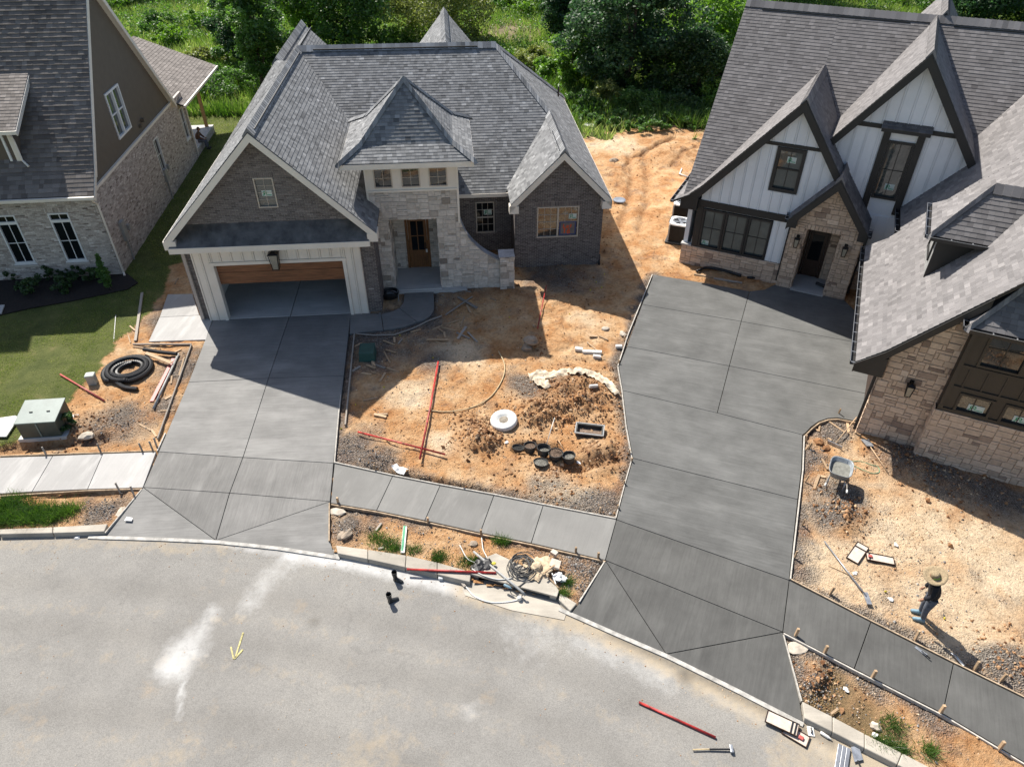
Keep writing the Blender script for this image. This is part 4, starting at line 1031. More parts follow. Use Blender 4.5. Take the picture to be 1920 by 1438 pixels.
for a, b in letters('Lot', rb, px0 + .18, py0 + .34, .17, e + .013, .1) + letters('16', rb, px0 + .18, py0 + .09, .21, e + .013, .05):
    m.beam(a, b, .05, .006, 2, up=rb.n)
m.build('lot_poster', ['poster_blue', 'poster_grey', 'orange_paint'], w2, fixn=False)

# recess wall
rc = FRONT(5.0); holes = [(10.86, .85, 11.74, 2.38)]; rg = [(10.0, -.1), (12.49, -.1), (12.49, 3.0), (10.0, 3.0)]
w = backing(rc, rg, holes, HM, 'recess_wall', 'mortar_dark'); emit(bricks(rc, rg, holes, mu=.36, soldier=[(10.2, 2.68, 12.45, 2.88)]), w, 'brick', 'brick_dark', 'brick_courses', one_by_one=False)
window(HM, rc, 10.88, .87, 11.72, 2.36, 3, 4, 'tan_window', 'pane_dark', .05, .016, sticker=[(11.24, 1.72, .36, .26)], rail_y=.5)
# back and inner massing so the house is closed
box_body(HM, -.2, 16.16, 14.8, 15.0, -.1, 3.2, 'mortar_dark', 'rear_wall')
box_body(HM, .2, 16.0, 6.4, 14.8, -.1, 2.9, 'interior_white', 'inner_core')

# stone tower, entry and swoop wall
st = FRONT(1.66); op = (7.28, -1, 9.22, 3.2)
rg = [(6.82, -.1), (10.10, -.1), (10.10, 4.43), (6.62, 4.43), (6.62, 3.6), (6.82, 3.5)]
stones = []
w = backing(st, [(6.64, -.1), (10.10, -.1), (10.10, 4.43), (6.64, 4.43)], [op], HM, 'stone_entry', 'mortar_lime', .3)
stones += ashlar(st, [(6.64, -.1), (10.10, -.1), (10.10, 4.43), (6.64, 4.43)], [op], unit=.085, maxw=6, maxh=3)
# inner sides of the opening
pl = RIGHTW(7.28); stones += ashlar(pl, [(1.66, -.0), (3.4, 0), (3.4, 3.2), (1.66, 3.2)], unit=.085)
backing(pl, [(1.67, 0), (3.4, 0), (3.4, 3.2), (1.67, 3.2)], [], w, 'reveal', 'mortar_lime', .3)
pl = LEFTW(9.22); stones += ashlar(pl, [(-3.4, 0), (-1.66, 0), (-1.66, 3.2), (-3.4, 3.2)], unit=.085)
backing(pl, [(-3.4, 0), (-1.67, 0), (-1.67, 3.2), (-3.4, 3.2)], [], w, 'reveal', 'mortar_lime', .3)
eb = FRONT(3.4); stones += ashlar(eb, [(7.28, .1), (9.22, .1), (9.22, 3.2), (7.28, 3.2)], [(7.78, 0, 8.80, 2.55)], unit=.085)
backing(eb, [(7.28, .0), (9.22, .0), (9.22, 3.2), (7.28, 3.2)], [(7.78, -.1, 8.80, 2.55)], w, 'reveal', 'mortar_lime', .15)
# swoop
cur = [(10.10, 3.24), (10.22, 2.85), (10.35, 2.5), (10.55, 2.17), (10.79, 1.89), (11.05, 1.65), (11.33, 1.45), (11.56, 1.31), (11.70, 1.24)]
sw = MB(); prof = [(10.10, -.1)] + [(11.70, -.1)] + list(reversed(cur))
sw.prism([st.at(x, y, 0) for x, y in prof], st.n * -.26); sw_o = sw.build('swoop_wall', 'mortar_lime', HM)
for i in range(len(cur) - 1):          # convex slices under the curve
    (x0, y0), (x1, y1) = cur[i], cur[i + 1]
tmp = ashlar(st, [(10.10, -.1), (11.70, -.1), (11.70, 3.3), (10.10, 3.3)], unit=.085)
ok = []
for V, F, t in tmp:
    P = [st.inv(V[j]) for j in F[0]]; top = max(p[1] for p in P)
    ylim = lambda x: float(np.interp(x, [c[0] for c in cur], [c[1] for c in cur]))
    if all(p[1] < ylim(p[0]) - .02 for p in P): ok.append((V, F, t)); continue
    if min(p[1] for p in P) > ylim(min(p[0] for p in P)) - .04: continue
    # trim stone to the curve: cut by the chord at its place
    xa, xb = min(p[0] for p in P), max(p[0] for p in P); ya, yb = ylim(xa) - .03, ylim(xb) - .03
    q = clip([(xa, min(p[1] for p in P)), (xb, min(p[1] for p in P)), (xb, top), (xa, top)], -(yb - ya), (xb - xa), -(yb - ya) * xa + (xb - xa) * ya)
    if len(q) >= 3 and abs(area2(q)) > .003:
        V2, F2 = piece_mesh(st, q, .03, .03, 0, 1, chamfer=.012); ok.append((V2, F2, t))
stones2 = ok
cap = MB()
for p, q in zip(cur[:-1], cur[1:]):
    a0, a1 = st.at(p[0], p[1], .05), st.at(q[0], q[1], .05); c0, c1 = st.at(p[0], p[1], -.3), st.at(q[0], q[1], -.3)
    up = Vector((0, 0, .035)); cap.add([a0, a1, c1, c0, a0 + up, a1 + up, c1 + up, c0 + up], [(4, 5, 6, 7), (0, 1, 5, 4), (2, 3, 7, 6)])
cap.build('cap_flashing', 'flashing', sw_o)
pil = MB(); pil.box((11.70, 1.45, -.1), (12.28, 2.05, 1.46)); pil_o = pil.build('pillar', 'mortar_lime', HM)
pf = FRONT(1.45); stones3 = ashlar(pf, [(11.70, -.1), (12.28, -.1), (12.28, 1.46), (11.70, 1.46)], unit=.095, maxw=4)
pl = RIGHTW(12.28); stones3 += ashlar(pl, [(1.45, -.1), (2.05, -.1), (2.05, 1.46), (1.45, 1.46)], unit=.095, maxw=4)
m = MB(); m.box((11.66, 1.41, 1.46), (12.32, 2.09, 1.50)); m.build('cap_flashing', 'flashing', pil_o)
emit(stones, w, 'stone', 'limestone', 'stone_courses', limit=190); emit(stones2, sw_o, 'stone', 'limestone', 'stone_courses', limit=90); emit(stones3, pil_o, 'stone', 'limestone', 'stone_courses', limit=20)
# entry floor, door
m = MB(); m.box((7.28, 1.5, -.1), (9.22, 3.4, .12)); m.build('porch_floor', 'concrete_floor', HM)
m = MB(); m.box((6.9, 1.42, -.1), (10.3, 1.66, .06)); m.build('footing', 'concrete_pad', HM)
dr = MB()
for (a0, a1, z0, z1) in ((7.78, 7.88, .12, 2.55), (8.70, 8.80, .12, 2.55), (7.88, 8.70, 2.45, 2.55)): dr.box((a0, 3.36, z0), (a1, 3.46, z1))
for (a0, a1, z0, z1) in ((7.9, 8.02, .14, 2.43), (8.56, 8.68, .14, 2.43), (8.02, 8.56, .14, .95), (8.02, 8.56, 2.3, 2.43), (8.27, 8.31, .95, 2.3), (8.02, 8.56, 1.6, 1.64)): dr.box((a0, 3.41, z0), (a1, 3.45, z1))
do = dr.build('front_door', 'entry_door', HM)
m = MB(); m.box((8.02, 3.43, .95), (8.56, 3.44, 2.3)); m.build('pane', 'pane_dark', do)
m = MB(); m.box((8.58, 3.36, 1.0), (8.62, 3.40, 1.3)); m.build('handle', 'black_metal', do)
m = MB(); m.box((8.60, 3.33, .86), (8.68, 3.355, 1.02)); m.build('lock_box', 'white_plastic', do)
# tower siding with three windows
sd = [(6.62, 4.43), (10.1, 4.43), (10.1, 5.7), (6.62, 5.7)]; hs = [(6.93, 4.56, 7.62, 5.62), (7.97, 4.56, 8.68, 5.62), (9.02, 4.56, 9.72, 5.62)]
sdo = backing(FRONT(1.63), sd, hs, HM, 'tower_siding', 'white_trim', .1)
m = MB(); m.box((6.58, 1.57, 4.40), (10.14, 1.68, 4.46)); m.build('sill_trim', 'white_trim', sdo)
for h in hs: window(HM, FRONT(1.62), h[0], h[1], h[2], h[3], 2, 3, 'tan_window', 'pane_mirror', .04, .016)
for a, f in ((6.62, -1), (10.1, 1)):
    m = MB(); m.box((a - .04, 1.6, 3.0), (a + .04, 5.6, 5.7)); m.build('tower_cheek', 'white_trim', HM)

# ---- roofs
def roof(parent, polys, mat, name='roof', caps=(), limit=300, **kw):
    d = deck(parent, polys, name); pc = []
    for p in polys: pc += shingles(p, **kw)
    for c in caps: pc += ridge_caps(*c)
    return d, pc
fz = lambda b: 2.95 + .716 * (b - 4.55)
rgt = lambda a: 19.72 - a
G_L = [(GA, -.42, RZ), (GA, 15.4, RZ), (-.62, 15.4, zr(-.62)), (-.62, -.42, zr(-.62))]
G_R = [(GA, -.42, RZ), (7.0, -.42, zr(7.0)), (7.0, 5.61, zr(7.0)), (GA, 10.9, RZ)]
M_F = [(GA, 10.9, RZ), (7.0, 5.6, fz(5.6)), (7.0, 4.55, fz(4.55)), (12.2, 4.55, fz(4.55)), (14.45, 7.79, fz(7.79)), (12.25, 10.9, fz(10.9))]
B_R = [(14.45, 2.92, 5.27), (16.52, 2.92, 3.2), (16.52, 17.3, 3.2), (12.25, 10.9, 7.47), (14.45, 7.79, 5.27)]
B_L = [(14.45, 2.92, 5.27), (14.45, 7.79, 5.27), (12.28, 4.79, 3.1), (12.28, 2.92, 3.1)]
M_B = [(12.25, 10.9, 7.47), (16.52, 17.3, 3.2), (GA, 17.3, 3.2), (GA, 10.9, 7.47)]
# split non-convex B_R
B_R1 = [(14.45, 2.92, 5.27), (16.52, 2.92, 3.2), (16.52, 10.9, 3.2), (14.45, 10.9, 5.27)]
B_R2 = [(14.45, 7.79, 5.27), (14.45, 10.9, 5.27), (12.25, 10.9, 7.47)]
B_R3 = [(12.25, 10.9, 7.47), (16.52, 10.9, 3.2), (16.52, 17.3, 3.2)]
d, pc = roof(HM, [G_L, G_R, M_F, B_R1, B_R2, B_R3, B_L], 'shingle_grey')
d2 = deck(HM, [M_B], 'rear_roof', 'roof_felt')
# rear gables
RR1 = [(2.2, 10.5, 7.1), (2.2, 18.6, 7.1), (-.62, 18.6, 3.70), (-.62, 8.5, 3.70)]; RR2 = [(2.2, 10.5, 7.1), (5.8, 10.5, 3.5), (5.8, 18.6, 3.5), (2.2, 18.6, 7.1)]; RR3 = [(2.2, 10.5, 7.1), (-.62, 8.5, 3.70), (3.1, 9.0, 7.42)]
RS1 = [(9.95, 11.0, 7.5), (9.95, 19.2, 7.5), (6.6, 19.2, 3.6), (6.6, 11.0, 3.6)]; RS2 = [(9.95, 11.0, 7.5), (13.3, 11.0, 3.6), (13.3, 19.2, 3.6), (9.95, 19.2, 7.5)]
d3, pc3 = roof(HM, [RR1, RR2, RR3, RS1, RS2], 'shingle_grey', 'rear_roof')
caps = []
L1, R1 = (-1, 0, -1), (1, 0, -1); FD, BD = (0, -1, -.716), (0, 1, -.667)
caps += ridge_caps((GA, -.42, RZ), (GA, 10.9, RZ), L1, R1); caps += ridge_caps((GA, 10.9, RZ), (12.25, 10.9, RZ), FD, BD); caps += ridge_caps((14.45, 7.79, 5.27), (12.25, 10.9, 7.47), FD, R1); caps += ridge_caps((16.52, 17.3, 3.2), (12.25, 10.9, 7.47), BD, R1)
caps += ridge_caps((14.45, 2.92, 5.27), (14.45, 7.79, 5.27), L1, R1); caps += ridge_caps((2.2, 10.5, 7.1), (2.2, 18.6, 7.1), L1, R1); caps += ridge_caps((9.95, 11, 7.5), (9.95, 19.2, 7.5), L1, R1)
# pyramid over the tower
ce, cb2, e0, az = 8.28, 3.50, 2.46, 8.02; br, bz = 1.72, 6.16; ez = 5.74
E_ = [(ce - e0, cb2 - e0, ez), (ce + e0, cb2 - e0, ez), (ce + e0, cb2 + e0, ez), (ce - e0, cb2 + e0, ez)]; Bk = [(ce - br, cb2 - br, bz), (ce + br, cb2 - br, bz), (ce + br, cb2 + br, bz), (ce - br, cb2 + br, bz)]; AP = (ce, cb2, az)
pp = []
for k in range(4): pp.append([E_[k], E_[(k + 1) % 4], Bk[(k + 1) % 4], Bk[k]]); pp.append([Bk[k], Bk[(k + 1) % 4], AP])
dp, pcp = roof(HM, pp, 'shingle_grey', 'tower_roof')
dirs = [(0, -1, -1), (1, 0, -1), (0, 1, -1), (-1, 0, -1)]
for k in range(4):
    f1, f2 = Vector(dirs[k]) , Vector(dirs[k - 1])
    pcp += ridge_caps(E_[k], Bk[k], (f1.x, f1.y, -.57), (f2.x, f2.y, -.57), step=.18, half=.2); pcp += ridge_caps(Bk[k], AP, (f1.x, f1.y, -1.08), (f2.x, f2.y, -1.08), step=.18, half=.2)
emit(pc + caps, d, 'shingle', 'shingle_grey', 'shingle_courses', limit=170); emit(pcp, dp, 'shingle', 'shingle_grey', 'shingle_courses', limit=130)
emit(pc3, d3, 'shingle', 'shingle_grey', 'shingle_courses', one_by_one=False)
# black ridge vents
m = MB(); m.beam((GA + .13, .0, RZ - .07), (GA + .13, 10.4, RZ - .07), .05, .09); m.build('ridge_vent', 'black_plastic', d)
m = MB(); m.beam((3.9, 10.74, RZ - .05), (11.4, 10.74, RZ - .05), .06, .09); m.build('ridge_vent', 'black_plastic', d)
m = MB(); m.beam((14.30, 3.2, 5.27 - .09), (14.30, 5.6, 5.27 - .09), .03, .08); m.build('ridge_vent', 'black_plastic', d)
m = MB(); m.tube([(16.0, 15.5, 3.6), (16.0, 15.5, 4.25)], .05, 10); m.build('vent_pipe', 'black_plastic', d)
# fascias and rakes
T = 'white_trim'
def rake(parent, p, q, b, wd=.24, mat=T, t=.05, nm='rake_board'):
    """board under the roof edge on plane b from p=(a,z) to q"""
    m = MB(); dz = wd * 1.25
    m.prism([(p[0], b, p[1] - .02), (q[0], b, q[1] - .02), (q[0], b, q[1] - .02 - dz), (p[0], b, p[1] - .02 - dz)], (0, t, 0)); return m.build(nm, mat, parent)
rake(d, (-.66, zr(-.66)), (GA, RZ - .02), -.44); rake(d, (GA, RZ - .02), (7.04, zr(7.04)), -.44)
for p, q in (((-.62, zr(-.62) - .1), (GA, RZ - .12)), ((GA, RZ - .12), (7.0, zr(7.0) - .1))):
    m = MB(); m.prism([(p[0], -.40, p[1]), (q[0], -.40, q[1]), (q[0], .14, q[1]), (p[0], .14, p[1])], (0, 0, -.03)); m.build('soffit', T, d)
rake(d, (12.24, 3.06), (14.45, 5.25), 2.9); rake(d, (14.45, 5.25), (16.56, 3.16), 2.9)
for p, q in (((12.28, 3.0), (14.45, 5.15)), ((14.45, 5.15), (16.52, 3.1))):
    m = MB(); m.prism([(p[0], 2.94, p[1]), (q[0], 2.94, q[1]), (q[0], 3.29, q[1]), (p[0], 3.29, p[1])], (0, 0, -.03)); m.build('soffit', T, d)
# boxed eave returns
for (a0, a1, z, b0, b1) in ((-.66, -.22, zr(-.62) - .30, -.45, .14), (6.66, 7.04, zr(7.0) - .30, -.45, .14), (12.22, 12.62, 2.74, 2.90, 3.29), (16.15, 16.56, 2.82, 2.90, 3.29)):
    m = MB(); m.prism([(a0, b0, z - .05), (a1, b0, z - .05), (a1, b0, z + .28), (a0, b0, z + .28)], (0, b1 - b0, 0)); m.build('eave_return', T, d)
m = MB(); m.box((10.1, 4.50, 2.78), (12.3, 4.56, 2.94)); m.build('fascia', T, d); m = MB(); m.box((10.1, 4.56, 2.78), (12.3, 5.0, 2.81)); m.build('soffit', T, d)
m = MB(); m.box((16.50, 2.9, 3.0), (16.56, 17.3, 3.18)); m.build('fascia', T, d); m = MB(); m.box((-.66, -.4, zr(-.62) - .2), (-.6, 15.4, zr(-.62) - .01)); m.build('fascia', T, d)
for k in range(4):
    p, q = Vector(E_[k]), Vector(E_[(k + 1) % 4]); m = MB(); m.beam(p - Vector((0, 0, .12)), q - Vector((0, 0, .12)), .05, .2); m.build('fascia', T, dp)
m = MB(); m.box((ce - e0 + .03, cb2 - e0 + .03, ez - .2), (ce + e0 - .03, cb2 + e0 - .03, ez - .17)); m.build('soffit', T, dp)

# ------------------------------------------------------------------ LEFT HOUSE
LO = (-17.11, 27.52)
HL = empty('brick_house', (LO[0], LO[1], 0), R_(6.3)); tag(HL, 'pale brick house with brown siding gable and tall white windows, at the left edge', 'house')
lf = FRONT(0); holes = [(-2.04, .78, -1.20, 2.98), (-4.14, .78, -3.30, 2.98), (-6.24, .78, -5.40, 2.98)]
rg = [(-9, -.1), (0, -.1), (0, 3.7), (-9, 3.7)]
w = backing(lf, rg, holes, HL, 'front_wall', 'mortar_pale'); emit(bricks(lf, [(-9, -.1), (0, -.1), (0, 3.7), (-9, 3.7)], holes, mu=.55, sd=.2, soldier=[(h[0] - .06, 2.99, h[2] + .06, 3.19) for h in holes]), w, 'brick', 'brick_pale', 'brick_courses', one_by_one=False)
for h in holes:
    wn = window(HL, lf, h[0] + .01, h[1] + .01, h[2] - .01, 2.62, 2, 2, 'white_window', 'pane_dark', .06, .03, sill='white_window')
    window(HL, lf, h[0] + .01, 2.62, h[2] - .01, 2.97, 2, 1, 'white_window', 'pane_dark', .06, .03, name='transom_window')
    m = MB(); m.box((h[0] - .08, -.05, .62), (h[2] + .08, .02, .70)); m.build('sill_course', 'mortar_pale', wn)
ls = RIGHTW(0); holes = [(7.95, 1.38, 8.75, 3.12), (12.95, 1.38, 13.7, 3.12)]
rg = [(0, -.1), (14.1, -.1), (14.1, 3.78), (0, 3.78)]
w = backing(ls, rg, holes, HL, 'side_wall', 'mortar_pale'); emit(bricks(ls, rg, holes, mu=.55, sd=.19), w, 'brick', 'brick_pale', 'brick_courses', one_by_one=False)
for h in holes: window(HL, ls, h[0] + .01, h[1] + .01, h[2] - .01, h[3] - .01, 2, 2, 'white_window', 'pane_mirror', .06, .03, sill='white_window', recess=.06)
# gable siding: lap boards
SG = Plane((-.02, 0, 0), (0, 1, 0), (0, 0, 1)); pk = (5.85, 10.75)
reg = [(-.1, 3.85), (11.8, 3.85), (pk[0], pk[1])]
hole = (4.24, 4.42, 6.02, 6.42)
sg = backing(SG, reg, [hole], HL, 'gable_siding', 'brown_siding')
pcs = []; y = 3.85
while y < 10.7:
    for (a, b_, c, dd) in rect_minus((-.2, y, 12, y + .175), [hole]):
        q = clip_to([(a, b_), (c, b_), (c, dd), (a, dd)], reg)
        if len(q) >= 3 and abs(area2(q)) > .01: V, F = piece_mesh(SG, q, .018, .003, y, y + .175); pcs.append((V, F, .5))
    y += .175
for V, F, t in pcs:
    mm = MB(); mm.add(V, F); mm.build('lap_board', 'brown_siding', sg, fixn=False)
m = MB(); m.box((-.05, -.2, 3.74), (.10, 12.2, 3.86)); m.build('band_board', 'white_trim', HL)
window(HL, SG, 4.26, 4.44, 6.0, 6.40, 1, 1, 'white_window', 'pane_grey', .09, .03, split=2, rail_y=.5, depth=.05)
# roof
kf = (10.75 - 4.55) / (5.85 - .45)
LFp = [(.22, .45, 4.55), (.22, 5.85, 10.85), (-14, 5.85, 10.85), (-14, .45, 4.55)]; LFl = [(.22, -.36, 3.80), (.22, .45, 4.55), (-14, .45, 4.55), (-14, -.36, 3.80)]
LBp = [(.22, 5.85, 10.85), (.22, 12.2, 3.75), (-14, 12.2, 3.75), (-14, 5.85, 10.85)]
SEE = 7.5
d, pc = deck(HL, [LFp, LFl, LBp], 'roof'), []
pc += shingles([(.22, .45, 4.55), (.22, 5.85, 10.85), (-SEE, 5.85, 10.85), (-SEE, .45, 4.55)], exposure=.19, widths=(.18, .28), thick=.03, mu=.5, sd=.13); pc += shingles([(.22, -.36, 3.80), (.22, .45, 4.55), (-SEE, .45, 4.55), (-SEE, -.36, 3.80)], exposure=.19, widths=(.16, .36), mu=.5)
pc += shingles([(.22, 5.85, 10.85), (.22, 12.2, 3.75), (-2, 12.2, 3.75), (-2, 5.85, 10.85)], exposure=.19)
def side_board(p, q, a, nm, wd=.26, t=.05, parent=None):
    m = MB(); m.prism([(a, p[0], p[1]), (a, q[0], q[1]), (a, q[0], q[1] - wd), (a, p[0], p[1] - wd)], (-t, 0, 0)); return m.build(nm, 'white_trim', parent or HL)
side_board((-.36, 3.78), (.45, 4.53), .25, 'rake_board', .22); side_board((.45, 4.53), (5.85, 10.83), .25, 'rake_board', .3); side_board((5.85, 10.83), (12.2, 3.73), .25, 'rake_board', .3)
m = MB(); m.prism([(.22, 5.85, 10.6), (.22, 12.2, 3.5), (-.02, 12.2, 3.5), (-.02, 5.85, 10.6)], (0, 0, -.03)); m.build('soffit', 'white_trim', HL)
# unseen taller roof at the far left, added to cast shade on the lawn
m = MB(); m.prism([(-7.4, .3, 4.6), (-7.4, 5.9, 14.4), (-7.4, 11.9, 4.6)], (-8.0, 0, 0)); m.build('added_upper_roof', 'shingle_left', HL)
# gutter and downspouts
m = MB(); m.box((-9, -.50, 3.66), (.24, -.38, 3.78)); gt = m.build('gutter', 'white_trim', HL)
m = MB(); m.tube([(.10, -.44, 3.68), (.10, -.3, 3.5), (.10, -.06, 3.3), (.10, -.06, .15), (.16, -.2, .05)], .045, 6); m.build('downspout', 'white_trim', HL)
m = MB(); m.tube([(.08, 14.0, 3.4), (.08, 14.0, .2)], .045, 6); m.build('downspout', 'white_trim', HL)
# dormer
da0, da1, db, dz0, dz1 = -9, -2.55, .80, 4.35, 6.30
m = MB(); m.prism([(da1, db, dz0), (da1, db, dz1), (da1, 3.2, 7.4), (da1, 2.6, 7.05), (da1, db, dz0 + .5)], (-.1, 0, 0)); dm = m.build('dormer', 'brown_siding', HL)
m = MB(); m.box((da0, db - .0, dz0), (da1 - .1, db + .1, dz1)); m.build('front_panel', 'brown_siding', dm)
window(dm, FRONT(db - .01), -3.7, 4.82, -2.86, 6.18, 2, 2, 'white_window', 'pane_grey', .09, .03, depth=.05)
m = MB(); m.box((da1 - .14, db - .06, dz0 + .2), (da1 + .03, db + .02, dz1 - .02)); m.build('corner_board', 'white_trim', dm)
DR = [(da0, .48, 6.22), (da1 + .42, .48, 6.22), (da1 + .42, 3.35, 7.78), (da0, 3.35, 7.78)]
dd = deck(HL, [DR], 'dormer_roof', 'roof_felt', .07); dpc = shingles([(-SEE, .48, 6.22), (da1 + .42, .48, 6.22), (da1 + .42, 3.35, 7.78), (-SEE, 3.35, 7.78)], exposure=.17, mu=.62)
m = MB(); m.prism([(da1 + .45, .46, 6.2), (da1 + .45, 3.35, 7.76), (da1 + .45, 3.35, 7.56), (da1 + .45, .46, 6.0)], (-.05, 0, 0)); m.build('rake_board', 'white_trim', dd)
m = MB(); m.box((da0, .40, 6.06), (da1 + .46, .49, 6.2)); m.build('gutter', 'white_trim', dd)
m = MB(); m.tube([(da1 + .1, .42, 6.08), (da1 + .1, .6, 5.95), (da1 + .06, .72, 5.7), (da1 + .06, .72, 4.95), (da1 + .3, .55, 4.75)], .045, 6); m.build('downspout', 'white_trim', dd)
# rear porch
PR = [(.35, 12.9, 3.35), (.35, 21.3, 3.35), (-4.2, 21.3, 5.2), (-4.2, 12.9, 5.2)]
pd = deck(HL, [PR], 'porch_roof', 'roof_felt', .08); ppc = shingles(PR, exposure=.19, mu=.55)
m = MB(); m.box((.34, 12.9, 3.22), (.46, 21.3, 3.34)); m.build('gutter', 'white_trim', pd)
m = MB(); m.box((-.45, 18.35, .4), (-.27, 18.53, 3.25)); m.build('porch_post', 'wood_post', HL)
m = MB(); m.box((-7, 14.15, .32), (.0, 18.75, .42)); ps = m.build('porch_slab', 'concrete_pad', HL)
pw = RIGHTW(-.02); rg = [(14.15, -.1), (18.72, -.1), (18.72, .32), (14.15, .32)]
w2 = backing(pw, rg, [], HL, 'porch_base', 'mortar_pale', .2); emit(bricks(pw, rg, mu=.5), w2, 'brick', 'brick_pale', 'brick_courses', one_by_one=False)
box_body(HL, -8, -.15, 13.9, 14.1, -.1, 3.4, 'mortar_pale', 'rear_wall'); box_body(HL, -9, -.2, .2, 11, -.1, 3.4, 'interior_white', 'inner_core')
emit(pc, d, 'shingle', 'shingle_left', 'shingle_courses', limit=220); emit(dpc, dd, 'shingle', 'shingle_left', 'shingle_courses', limit=50); emit(ppc, pd, 'shingle', 'shingle_left', 'shingle_courses', limit=30)
# meters and conduit on the side wall
for (b, z0, z1, wd) in ((1.45, .95, 1.85, .36), (8.15, .95, 1.6, .3), (1.95, 1.2, 1.45, .16), (8.75, 1.35, 1.6, .14)):
    m = MB(); m.box((.0, b - wd / 2, z0), (.14, b + wd / 2, z1)); mt = m.build('meter_box', 'grey_pipe', HL, bevel=.01)
    if wd > .2: m = MB(); m.tube([(.06, b, z0), (.06, b, -.05)], .035, 8); m.build('conduit', 'grey_pipe', mt)
m = MB(); m.box((.0, 7.3, 4.25), (.16, 7.5, 4.4)); m.build('wall_vent', 'brown_siding', HL); m = MB(); m.box((.0, 6.9, 4.12), (.12, 7.05, 4.25)); m.build('wall_vent', 'brown_siding', HL)
# ------------------------------------------------------------------ RIGHT HOUSE
RO = (7.52, 28.88)
HR = empty('board_and_batten_house', (RO[0], RO[1], 0), R_(-26.2)); tag(HR, 'white board-and-batten house with black trim, steep gables and tan stone garage wing', 'house')
BT = 'black_trim'
def battens(parent, pl, region, step, holes=(), mat='white_siding', w=.06, x_off=0, dep=.034):
    """vertical battens clipped to a convex region, cut at holes"""
    if area2(region) < 0: region = list(reversed(region))
    x = min(p[0] for p in region) + x_off; x1 = max(p[0] for p in region); y0 = min(p[1] for p in region); y1 = max(p[1] for p in region)
    while x < x1:
        for (a, b, c, d) in rect_minus((x - w / 2, y0, x + w / 2, y1), holes):
            q = clip_to([(a, b), (c, b), (c, d), (a, d)], region)
            if len(q) >= 3 and abs(area2(q)) > .004:
                V, F = piece_mesh(pl, q, dep, dep, 0, 0); m = MB(); m.add(V, F); m.build('batten', mat, parent, fixn=False)
        x += step
def board(parent, pl, poly, t, mat, name):
    m = MB(); m.prism([pl.at(x, y, -.01) for x, y in poly], pl.n * (t + .01)); return m.build(name, mat, parent)
F0 = FRONT(0.0)
# --- left block, gable wall
sgz = lambda a: 7.6 - (1.2 * (3.82 - a) if a < 3.82 else 1.37 * (a - 3.82))
reg = [(.45, .8), (6.9, .8), (6.9, 3.1), (3.82, 7.35), (.62, 3.50)]
hw = [(.76, .86, 3.68, 2.68), (3.30, 4.06, 4.16, 5.58), (5.02, -1, 6.34, 2.74)]
gw = backing(F0, reg, hw, HR, 'gable_wall', 'white_siding')
siding(gw, F0, [(.62, 3.0), (6.9, 3.0), (6.9, 3.1), (3.82, 7.3), (.62, 3.46)], .40, 'white_siding', [(3.15, 3.9, 4.3, 5.75), (0, 5.72, 8, 5.86)], x_off=.33)
siding(gw, F0, [(3.7, .86), (4.6, .86), (4.6, 2.75), (3.7, 2.75)], .34, 'white_siding', [], x_off=.2)
board(gw, F0, [(.5, 2.72), (4.6, 2.72), (4.6, 3.02), (.5, 3.02)], .075, BT, 'band_board')
board(gw, F0, [(.50, .86), (.77, .86), (.77, 2.72), (.50, 2.72)], .085, BT, 'corner_board')
board(gw, F0, [(2.52, 5.73), (5.12, 5.73), (5.05, 5.85), (2.60, 5.85)], .07, BT, 'band_board')
for i in range(3):
    x0 = .78 + i * .965
    window(HR, F0, x0, .88, x0 + .95, 2.66, 2, 2, BT, 'pane_grey', .085, .025, depth=.08, muntin_mat=BT, sticker=[(x0 + .14, .98, .30, .20)] if i == 0 else None)
window(HR, F0, 3.18, 3.94, 4.28, 5.70, 2, 2, BT, 'pane_grey', .13, .025, depth=.085, muntin_mat=BT, sticker=[(3.62, 5.1, .34, .24)], rail_y=.52)
# stone base
sb = FRONT(-.10); rg = [(.10, -.15), (4.45, -.15), (4.45, .86), (.10, .86)]
w = backing(sb, rg, [], HR, 'stone_base', 'mortar_sand', .2); stn = ashlar(sb, rg, unit=.12, maxw=4, maxh=2, mort=.016, minw=2); emit(stn, w, 'stone', 'sandstone', 'stone_courses', limit=70)
m = MB(); m.box((.06, -.16, .86), (.52, .10, .93)); m.build('stone_cap', 'concrete_pad', w)
# left and rear walls
box_body(HR, .12, .3, .02, 12.8, -.1, 3.1, 'white_siding', 'side_wall'); box_body(HR, .1, 14, 12.7, 12.9, -.1, 3.1, 'white_siding', 'rear_wall')
m = MB(); m.prism([(.14, .0, 3.0), (.14, 6.69, 9.2), (.14, 13.4, 3.0)], (.1, 0, 0)); m.build('side_gable', 'white_siding', HR)
